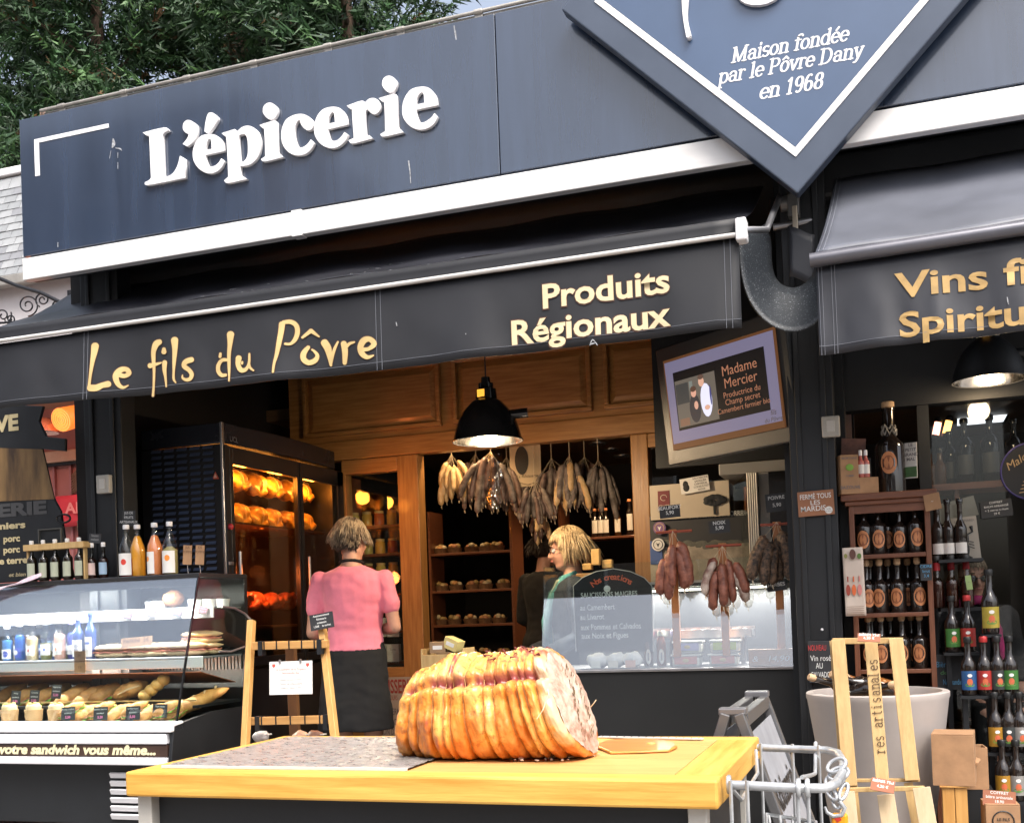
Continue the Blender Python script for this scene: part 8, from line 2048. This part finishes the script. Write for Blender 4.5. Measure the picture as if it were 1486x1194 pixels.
def matz(u, v):
    x = tx0_+.052+(xb_-tx0_-.052)*u; y = ty0+.078+(ty1-ty0-.142)*v
    return Vector((x, y, zt+.0035+.0060*abs(noise.noise(Vector((x*60, y*45, 0))))+.0015*noise.noise(Vector((x*150, y*150, 3)))))
g = G(); g.grid(matz, NU, NV); g.build('sheet', mat('mat_grey', (.36, .355, .345), .28, .3, .45, 22, (1, 3, 1), bump=.4, bs=150, col2=(.46, .45, .43)), mt_, smooth=180)  # pale streaks in the colour stand in for wavy highlights on the mat
g = G(); xE = tx0_+.052; g.b2(xE, xb_, ty0+.0715, ty0+.0775, zt-.0005, zt+.006); g.build('front_hem', mat('mat_hem', (.62, .60, .56), .5), mt_)
# skirt and legs
m_tleg = mat('leg_white_metal', (.52, .50, .46), .4, .3, .08, 6)
for x in (PZ(203, 1160, .68).x, PZ(1020, 1168, .68).x):
    for y in (ty0+.05, ty1-.08):
        g = G(); g.b2(x-.020, x+.020, y-.018, y+.018, 0, zt-th); g.build('leg', m_tleg, tb, bevel=.003)
g = G(); g.b2(PZ(203, 1160, .68).x+.021, PZ(1020, 1168, .68).x-.021, ty0+.062, ty0+.074, .05, zt-th-.001); g.build('skirt_panel', m_black, tb)
g = G(); xr_ = PZ(1020, 1168, .68).x; g.b2(xr_-.006, xr_+.006, ty0+.075, ty1-.10, .05, zt-th-.001); g.build('skirt_panel', m_black, tb)

# ---- the rolled roast
c_l = Vector((P(600, 1030, 2.56).x, 2.56, zt+.102)); c_r = Vector((P(832, 1012, 2.55).x, 2.548, zt+.130))
ax = (c_r-c_l); LEN = ax.length; ax.normalize()
sd_ = Vector((0, 0, 1)).cross(ax).normalized()         # away from the viewer
upv = ax.cross(sd_)
if upv.z < 0: upv = -upv
rs = thing('rolled_roast', 'golden string-tied porchetta roast with a pale cut face on the carving table', 'roast', ((c_l.x+c_r.x)/2, (c_l.y+c_r.y)/2, zt))
RAD = .132
STR = [0, .085, .15, .26, .33, .375, .46, .575, .64, .73, .795, .84, .91, 1.0]      # where the strings bite
NS = len(STR)-1
def smst(a, b, x): t = min(1, max(0, (x-a)/(b-a))); return t*t*(3-2*t)
def roastp(u, v):
    th_ = 2*math.pi*v; cs_, sn_ = math.cos(th_), math.sin(th_)
    r = RAD*(.77+.23*smst(0, .30, u))*(1+.02*math.sin(u*4.2+.4)); r *= (abs(math.cos(th_+.3))**2.35+abs(math.sin(th_+.3))**2.35)**(-1/2.35)*.98
    k = max(i for i in range(NS) if STR[i] <= u+1e-9); a, b = STR[k], STR[k+1]
    wob = .006*noise.noise(Vector((cs_*1.3, sn_*1.3, k*2.3)))
    d0, d1 = abs(u-a-wob), abs(b-u+wob); d = min(d0, d1)*LEN; kk_ = k if d0 < d1 else k+1
    strength = .55+.75*abs(noise.noise(Vector((cs_*1.1+5, sn_*1.1, kk_*4.7))))+.25*noise.noise(Vector((kk_*9.1, 0, 0)))
    top_ = smst(.45, .62, sn_); r -= (.0128-.0066*top_)*strength*math.exp(-(d/(.0050-.0012*top_))**2)
    t_ = (u-a)/(b-a); r += (.006+.006*noise.noise(Vector((k*3.3, cs_*1.2, sn_*1.2))))*math.sin(math.pi*min(1, max(0, t_)))**.5
    r += .010*noise.noise(Vector((u*7+3, cs_*2.2, sn_*2.2)))+.005*noise.noise(Vector((u*24, cs_*6, sn_*6)))+.0022*noise.noise(Vector((u*80, cs_*20, sn_*20)))
    dth = (th_-R(146+8*noise.noise(Vector((u*3, 1, 1))))+math.pi) % (2*math.pi)-math.pi     # the long seam facing the viewer
    r -= .020*math.exp(-(dth/.085)**2)*smst(0, .1, u); r += .011*math.exp(-((dth-.20)/.13)**2)
    h = sn_*r/RAD
    sh = (.034*(1-u)-.042*u)*h*(.4+.6*abs(2*u-1))                # both ends slope: the top is shorter than the underside
    p = c_l+ax*(LEN*u+sh)+sd_*(cs_*r*1.02)+upv*(sn_*r)
    if p.z < zt+.004: p.z = zt+.004
    return p
NUu, NVv = 260, 128
g = G(); g.grid(roastp, NUu, NVv)
endr = [roastp(0, j/NVv) for j in range(NVv)]; cE = sum(endr, Vector())/NVv-ax*.015
b_ = len(g.v); g.v.append(cE)
for j in range(NVv): g.f.append([j, b_, j+1]); g.m.append(0)
def skin_mat():
    m = bpy.data.materials.new('crackling'); m.use_nodes = True; nt = m.node_tree; b = nt.nodes['Principled BSDF']; N = nt.nodes.new; Lk = nt.links.new
    tc = N('ShaderNodeTexCoord')
    def nz(sc, det, rg=.6): n = N('ShaderNodeTexNoise'); n.inputs['Scale'].default_value = sc; n.inputs['Detail'].default_value = det; n.inputs['Roughness'].default_value = rg; Lk(tc.outputs['Object'], n.inputs['Vector']); return n
    n1, n2, n3 = nz(9, 6), nz(14, 5), nz(70, 6)
    cr = N('ShaderNodeValToRGB'); e = cr.color_ramp.elements; e[0].position = .28; e[0].color = (.46, .11, .014, 1); e[1].position = .66; e[1].color = (.88, .56, .18, 1)
    q = e.new(.45); q.color = (.80, .34, .06, 1); q = e.new(.78); q.color = (.90, .76, .48, 1)
    Lk(n1.outputs[0], cr.inputs[0])
    cb = N('ShaderNodeValToRGB'); f = cb.color_ramp.elements; f[0].position = .60; f[0].color = (0, 0, 0, 1); f[1].position = .72; f[1].color = (1, 1, 1, 1); Lk(n2.outputs[0], cb.inputs[0])
    mx = N('ShaderNodeMix'); mx.data_type = 'RGBA'; Lk(cb.outputs[0], mx.inputs[0]); Lk(cr.outputs[0], mx.inputs[6]); mx.inputs[7].default_value = (.17, .03, .025, 1)
    cs_ = N('ShaderNodeValToRGB'); f = cs_.color_ramp.elements; f[0].position = .36; f[0].color = (.35, .12, .03, 1); f[1].position = .46; f[1].color = (1, 1, 1, 1); Lk(n3.outputs[0], cs_.inputs[0])
    m2 = N('ShaderNodeMix'); m2.data_type = 'RGBA'; m2.blend_type = 'MULTIPLY'; m2.inputs[0].default_value = .6; Lk(mx.outputs[2], m2.inputs[6]); Lk(cs_.outputs[0], m2.inputs[7])
    def attr(nm): a = N('ShaderNodeAttribute'); a.attribute_name = nm; return a.outputs['Fac']
    m5 = N('ShaderNodeMix'); m5.data_type = 'RGBA'; Lk(attr('browning'), m5.inputs[0]); Lk(m2.outputs[2], m5.inputs[6]); m5.inputs[7].default_value = (.56, .15, .018, 1)
    m3 = N('ShaderNodeMix'); m3.data_type = 'RGBA'; Lk(attr('char'), m3.inputs[0]); Lk(m5.outputs[2], m3.inputs[6]); m3.inputs[7].default_value = (.26, .05, .05, 1)
    m4 = N('ShaderNodeMix'); m4.data_type = 'RGBA'; Lk(attr('fat'), m4.inputs[0]); Lk(m3.outputs[2], m4.inputs[6]); m4.inputs[7].default_value = (.62, .50, .33, 1)
    Lk(m4.outputs[2], b.inputs['Base Color']); b.inputs['Roughness'].default_value = .30; b.inputs['Coat Weight'].default_value = .2; b.inputs['Coat Roughness'].default_value = .25
    b.inputs['Subsurface Weight'].default_value = .08; b.inputs['Subsurface Radius'].default_value = (.02, .008, .003)
    bp = N('ShaderNodeBump'); bp.inputs['Strength'].default_value = .5; bp.inputs['Distance'].default_value = .004; Lk(n3.outputs[0], bp.inputs['Height']); Lk(bp.outputs[0], b.inputs['Normal'])
    return m
ck = g.build('crackling', skin_mat(), rs, smooth=180)
at = ck.data.attributes.new('char', 'FLOAT', 'POINT'); af_ = ck.data.attributes.new('fat', 'FLOAT', 'POINT'); cv, fv, bv = [], [], []; ab_ = ck.data.attributes.new('browning', 'FLOAT', 'POINT')
for i in range(NUu+1):
    for j in range(NVv+1):
        u, v = i/NUu, j/NVv; th_ = 2*math.pi*v; cs_, sn_ = math.cos(th_), math.sin(th_)
        dth = (th_-R(146+8*noise.noise(Vector((u*3, 1, 1))))+math.pi) % (2*math.pi)-math.pi
        c = math.exp(-((dth+.03)/.13)**2)*smst(.35, .62, .5+.6*noise.noise(Vector((u*9, 4, 0)))+.2*smst(.2, .4, u))
        k = max(q for q in range(NS) if STR[q] <= u+1e-9)
        c = max(c, smst(.22, .50, noise.noise(Vector((k*5.3, cs_*1.2, sn_*1.2+7)))+.25*noise.noise(Vector((u*40, cs_*9, sn_*9)))-(.0 if -.75 < dth < 0 else .30)))
        c = max(c, .9*smst(.72, .95, sn_)*smst(.55, .75, u)*smst(-.2, .3, noise.noise(Vector((u*30, cs_*9, sn_*9)))))
        bv.append(smst(.05, .9, dth+.35*noise.noise(Vector((u*8, cs_*3, sn_*3))))*smst(-.4, .3, noise.noise(Vector((u*6+9, cs_*2, sn_*2)))+.1)*.75)
        cv.append(min(1, c)); fv.append(.75*smst(.905, .955, u+.02*noise.noise(Vector((cs_*3, sn_*3, 2))))*smst(1.15, .75, abs(dth-.1)/1.2)*smst(-.55, -.2, noise.noise(Vector((u*20, cs_*5, sn_*5)))))
cv.append(0); fv.append(0); bv.append(.6); ab_.data.foreach_set('value', bv); at.data.foreach_set('value', cv); af_.data.foreach_set('value', fv)
# cut face: pale meat with a herb swirl
ring = [roastp(1.0, j/NVv) for j in range(NVv)]; cF = sum(ring, Vector())/NVv
g = G(); K_ = 20
g.grid(lambda u, v: (lambda p: cF.lerp(p, u)+ax*(.012*(1-u**2)+.004*noise.noise(p.lerp(cF, 1-u)*60)))(ring[int(round(v*NVv)) % NVv]), K_, NVv)
def meat_mat():
    m = bpy.data.materials.new('pale_pork'); m.use_nodes = True; nt = m.node_tree; b = nt.nodes['Principled BSDF']; N = nt.nodes.new; Lk = nt.links.new
    tc = N('ShaderNodeTexCoord'); n = N('ShaderNodeTexNoise'); n.inputs['Scale'].default_value = 22; n.inputs['Detail'].default_value = 8; n.inputs['Roughness'].default_value = .7; Lk(tc.outputs['Object'], n.inputs['Vector'])
    cr = N('ShaderNodeValToRGB'); e = cr.color_ramp.elements; e[0].position = .33; e[0].color = (.26, .13, .085, 1); e[1].position = .62; e[1].color = (.58, .48, .40, 1); q = e.new(.46); q.color = (.47, .33, .26, 1)
    Lk(n.outputs[0], cr.inputs[0]); Lk(cr.outputs[0], b.inputs['Base Color']); b.inputs['Roughness'].default_value = .5
    b.inputs['Subsurface Weight'].default_value = .15; b.inputs['Subsurface Radius'].default_value = (.02, .01, .006)
    bp = N('ShaderNodeBump'); bp.inputs['Strength'].default_value = .5; bp.inputs['Distance'].default_value = .006; Lk(n.outputs[0], bp.inputs['Height']); Lk(bp.outputs[0], b.inputs['Normal'])
    return m
m_meat = meat_mat()
cfc = g.build('cut_face', m_meat, rs, smooth=180)
g = G()
for k in range(80):
    t_ = rnd.random(); line = k % 2; hh = .70-1.38*t_; off = (-.18 if line else .22)+.20*math.sin(t_*4+line)+rnd.gauss(0, .06)
    q_ = min(1, math.hypot(hh, off)); p = cF+sd_*(off*RAD)+upv*(hh*RAD)+ax*(.0143-.042*hh-.011*q_*q_)
    d = (upv+sd_*rnd.uniform(-.7, .7)).normalized()*rnd.uniform(.003, .008)
    g.tube([p-d, p+d*.3+ax*.001, p+d], [.0005, .0010, .0004], 5)
g.build('herb_filling', mat('herbs', (.13, .085, .035), .8, 0, .4, 60), cfc)['kind'] = 'stuff'
g = G()
for k in range(30):
    u_, v_ = rnd.uniform(.55, .99), rnd.uniform(.12, .34); p = roastp(u_, v_); n_ = (p-(c_l+ax*((p-c_l).dot(ax)))).normalized()
    g.tube([p, p+n_*rnd.uniform(.003, .008)+ax*rnd.uniform(-.01, .01), p+n_*.003+ax*rnd.uniform(-.02, .02)], [.0016, .0022, .0008], 5)
g.build('burnt_shreds', mat('burnt_shred', (.16, .03, .03), .6), rs)['kind'] = 'stuff'
m_tw = mat('roast_twine', (.48, .28, .12), .8)
for k in range(1, NS):
    g = G(); pts = []
    for j in range(0, 48):
        p = roastp(STR[k]+.006*noise.noise(Vector((math.cos(2*math.pi*j/48)*1.3, math.sin(2*math.pi*j/48)*1.3, k*2.3))), j/48); n_ = (p-(c_l+ax*((p-c_l).dot(ax)))).normalized(); pts.append(p+n_*.0008)
    g.tube(pts, .0012, 5, closed=True); g.build('twine', m_tw, rs, smooth=180)
g = G(); p = roastp(.99, .42); g.tube([p, p+Vector((.012, -.02, -.03)), p+Vector((.0, -.03, -.065)), p+Vector((-.015, -.03, -.085))], .0013, 5); g.build('loose_twine', mat('loose_twine', (.75, .62, .42), .8), rs)
g = G(); p = roastp(1, .97)+Vector((0, 0, .0)); g.tube([p, p+Vector((.010, -.006, .010)), p+Vector((.016, -.006, .018))], .0012, 5); g.build('loose_twine', mat('loose_twine', (.75, .62, .42), .8), rs)
# juices, crumbs, trimmings, board
g = G()
for k in range(60):
    px, py = rnd.uniform(735, 870), rnd.uniform(1088, 1104); p = PZ(px, py, zt+.002); s_ = rnd.uniform(.0015, .005)*(.6 if rnd.random() < .7 else 1.6)
    g.sph(p+Vector((0, 0, s_*.5)), (s_*1.5, s_, s_*.7), 6, 4)
cm = tag(g.build('meat_crumbs', mat('crumb_mix', (.62, .48, .36), .6, 0, .4, 90)), 'scattered pale meat crumbs in front of the roast', 'crumbs', kind='stuff')
jp = [PZ(x, y, zt+.0012) for x, y in ((690, 1099), (740, 1104), (800, 1103), (838, 1098), (850, 1092), (760, 1090), (700, 1093))]
g = G(); g.add(jp, [tuple(range(len(jp)))]); ju = g.build('roast_juice', mat('roast_juice', (.30, .045, .012), .12, 0, .4, 25, coat=.5)); tag(ju, 'dark orange roasting juice pooled under the roast', 'juice')
cbd = thing('carving_board_piece', 'thick honey-coloured wooden carving board with a carved well by the roast', 'board', PZ(930, 1086, zt))
out = [(862, 1084), (880, 1076), (915, 1074), (955, 1075), (978, 1079), (984, 1085), (972, 1091), (930, 1093), (885, 1094)]
o0 = PZ(925, 1085, zt); pts = [(PZ(x, y, zt).x-o0.x, PZ(x, y, zt).y-o0.y) for x, y in out]
g = G(); b_ = len(pts); g.v = [Vector((o0.x+x, o0.y+y, zt+.001)) for x, y in pts]+[Vector((o0.x+x*.97, o0.y+y*.97, zt+.0065)) for x, y in pts]
g.f = [list(range(b_))[::-1], [b_+i for i in range(b_)]]+[[i, (i+1) % b_, b_+(i+1) % b_, b_+i] for i in range(b_)]; g.m = [0]*(b_+2)
g.build('slab', wood('honey_board', (.42, .13, .015), (.66, .30, .05), 'x', 4, .35, .15, .3, 8), cbd, bevel=.003)
g = G(); q = PZ(945, 1082, zt); g.lathe([(.001, zt+.0085), (.010, zt+.0085), (.011, zt+.0068), (.001, zt+.0068)], (q.x, q.y, 0), 14); g.build('knot', mat('board_knot', (.72, .42, .12), .4), cbd)
ms_ = thing('measuring_strip', 'thin pale metal strip lying along the back of the carving table', 'strip', PZ(945, 1069, zt))
a, b = PZ(872, 1069, zt), PZ(1022, 1072, zt)
g = G(); g.bar(a+Vector((0, -.02, .003)), b+Vector((0, -.02, .003)), .022, .004); g.build('blade', mat('strip_pale', (.60, .57, .55), .35, .3), ms_, bevel=.001)
g = G()
for k in range(14):
    c = a.lerp(b, (k+.5)/14)+Vector((0, -.02, .0052)); g.box(c, (.003, .012, .0006))
g.build('mark', m_ink, ms_)['kind'] = 'stuff'

# ================================================================ wire trolley rim beside the table
zr = .733
tw = thing('wire_trolley_basket', 'galvanised wire trolley basket hooked to the end of the carving table', 'trolley basket', (PZ(1140, 1110, zr).x, PZ(1140, 1110, zr).y, .0))
def Z(x, y, z=zr): return PZ(x, y, z)
rimp = [Z(1056, 1138), Z(1100, 1140), Z(1160, 1143), Z(1196, 1143), Z(1212, 1137), Z(1222, 1122), Z(1224, 1105), Z(1216, 1092), Z(1200, 1088), Z(1150, 1086), Z(1100, 1084)]
g = G(); g.tube(rimp, .0095, 10); g.build('rim', m_galv, tw, smooth=60)
def drop_(p, dz): return p+Vector((0, 0, dz))
lower = [drop_(Z(1110, 1143), -.16), drop_(Z(1175, 1143), -.16), drop_(Z(1180, 1095), -.16), drop_(Z(1108, 1088), -.16)]
g = G(); g.tube(lower, .0045, 6, closed=True); g.build('lower_ring', m_galv, tw, smooth=60)
for p, q in ((Z(1060, 1140), -.62), (Z(1084, 1141), -.62), (Z(1157, 1143), -.62), (Z(1172, 1143), -.62), (Z(1104, 1085), -.62), (Z(1150, 1086), -.62), (Z(1188, 1088), -.62)):
    g = G(); g.tube([drop_(p, .012), drop_(p, q)], .0042, 6); g.build('upright_wire', m_galv, tw, smooth=60)
g = G(); fr_ = [drop_(Z(1100, 1084), .012), drop_(Z(1104, 1100), -.03), drop_(Z(1060, 1128), -.035), drop_(Z(1052, 1138), .01)]
g.tube([Z(1097, 1088), drop_(Z(1098, 1092), -.05), drop_(Z(1074, 1120), -.06), drop_(Z(1060, 1134), -.012)], .0045, 6); g.build('corner_wire', m_galv, tw, smooth=60)
g = G(); g.tube([drop_(Z(1184, 1085), .014), drop_(Z(1182, 1092), -.05), drop_(Z(1176, 1118), -.01), drop_(Z(1164, 1136), .012)], .0045, 6); g.build('cross_wire', m_galv, tw, smooth=60)
for x0_, x1_ in ((1112, 1160), (1128, 1176), (1146, 1182)):
    g = G(); g.tube([drop_(Z(x0_, 1090), -.16), drop_(Z(x1_-30, 1143), -.30)], .004, 6); g.build('floor_wire', m_galv, tw, smooth=60)
for p in (Z(1058, 1138), Z(1159, 1143), Z(1172, 1143)):
    g = G(); g.tube([p+Vector((0, .013*math.cos(i*.7), .016*math.sin(i*.7))) for i in range(9)], .005, 6, closed=True); g.build('clip', m_galv, tw, smooth=60)
for x in (1060, 1184):
    for y in (1090, 1142):
        p = Z(x, y); g = G(); g.lathe([(.001, .0), (.022, 0), (.024, .02), (.022, .04), (.001, .045)], (p.x, p.y, .0), 12); g.build('wheel_foot', m_black, tw, smooth=40)
        if x == 1060 or y == 1090:
            g = G(); g.tube([drop_(p, -.60), Vector((p.x, p.y, .04))], .006, 6); g.build('foot_wire', m_galv, tw)
g = G(); g.tube([drop_(Z(1172, 1143), -.60), Vector((Z(1184, 1142).x, Z(1184, 1142).y, .04))], .006, 6); g.build('foot_wire', m_galv, tw)
ch = thing('lock_chain', 'bright steel chain and hook wound on the trolley rim with an orange tag', 'chain', Z(1218, 1120))
Yc = Z(1219, 1118).y-.01
def link_ring(px, py, w, h, ang, Y=None, dz=0):
    c = P(px, py, Y or Yc); pts = []
    k = (P(px+1, py, Yc)-P(px, py, Yc)).length
    for i in range(18):
        t_ = 2*math.pi*i/18; a, b = w*k*math.cos(t_), h*k*math.sin(t_); pts.append(c+Vector((a*math.cos(ang)-b*math.sin(ang), .010*math.sin(t_), a*math.sin(ang)+b*math.cos(ang))))
    return pts
for px, py, w, h, an in ((1214, 1110, 15, 8, .5), (1217, 1122, 15, 8, .3), (1212, 1130, 16, 9, .55), (1213, 1160, 6, 13, .3), (1224, 1148, 5, 12, -.4), (1206, 1150, 5, 11, .7)):
    g = G(); g.tube(link_ring(px, py, w, h, an), .0042, 7, closed=True); g.build('chain_link', m_galv, ch, smooth=60)
g = G(); g.tube([P(x, y, Yc-.02) for x, y in ((1218, 1162), (1226, 1172), (1222, 1182), (1210, 1184), (1200, 1178), (1197, 1170))], [.005, .005, .005, .005, .004, .003], 7); g.build('hook', m_galv, ch, smooth=60)
g = G(); c = P(1219, 1196, Yc-.015); g.box(c, (.034, .014, .05)); o = g.build('coin_lock', mat('lock_orange', (.80, .30, .01), .4), ch, bevel=.006)
g = G(); g.prism([(-.009, .008), (.003, .012), (.007, .004), (-.002, -.002)], c+Vector((-.003, -.0072, .008)), ex, ez, .001); g.build('lock_mark', mat('lock_red', (.5, .03, .02), .5), o)
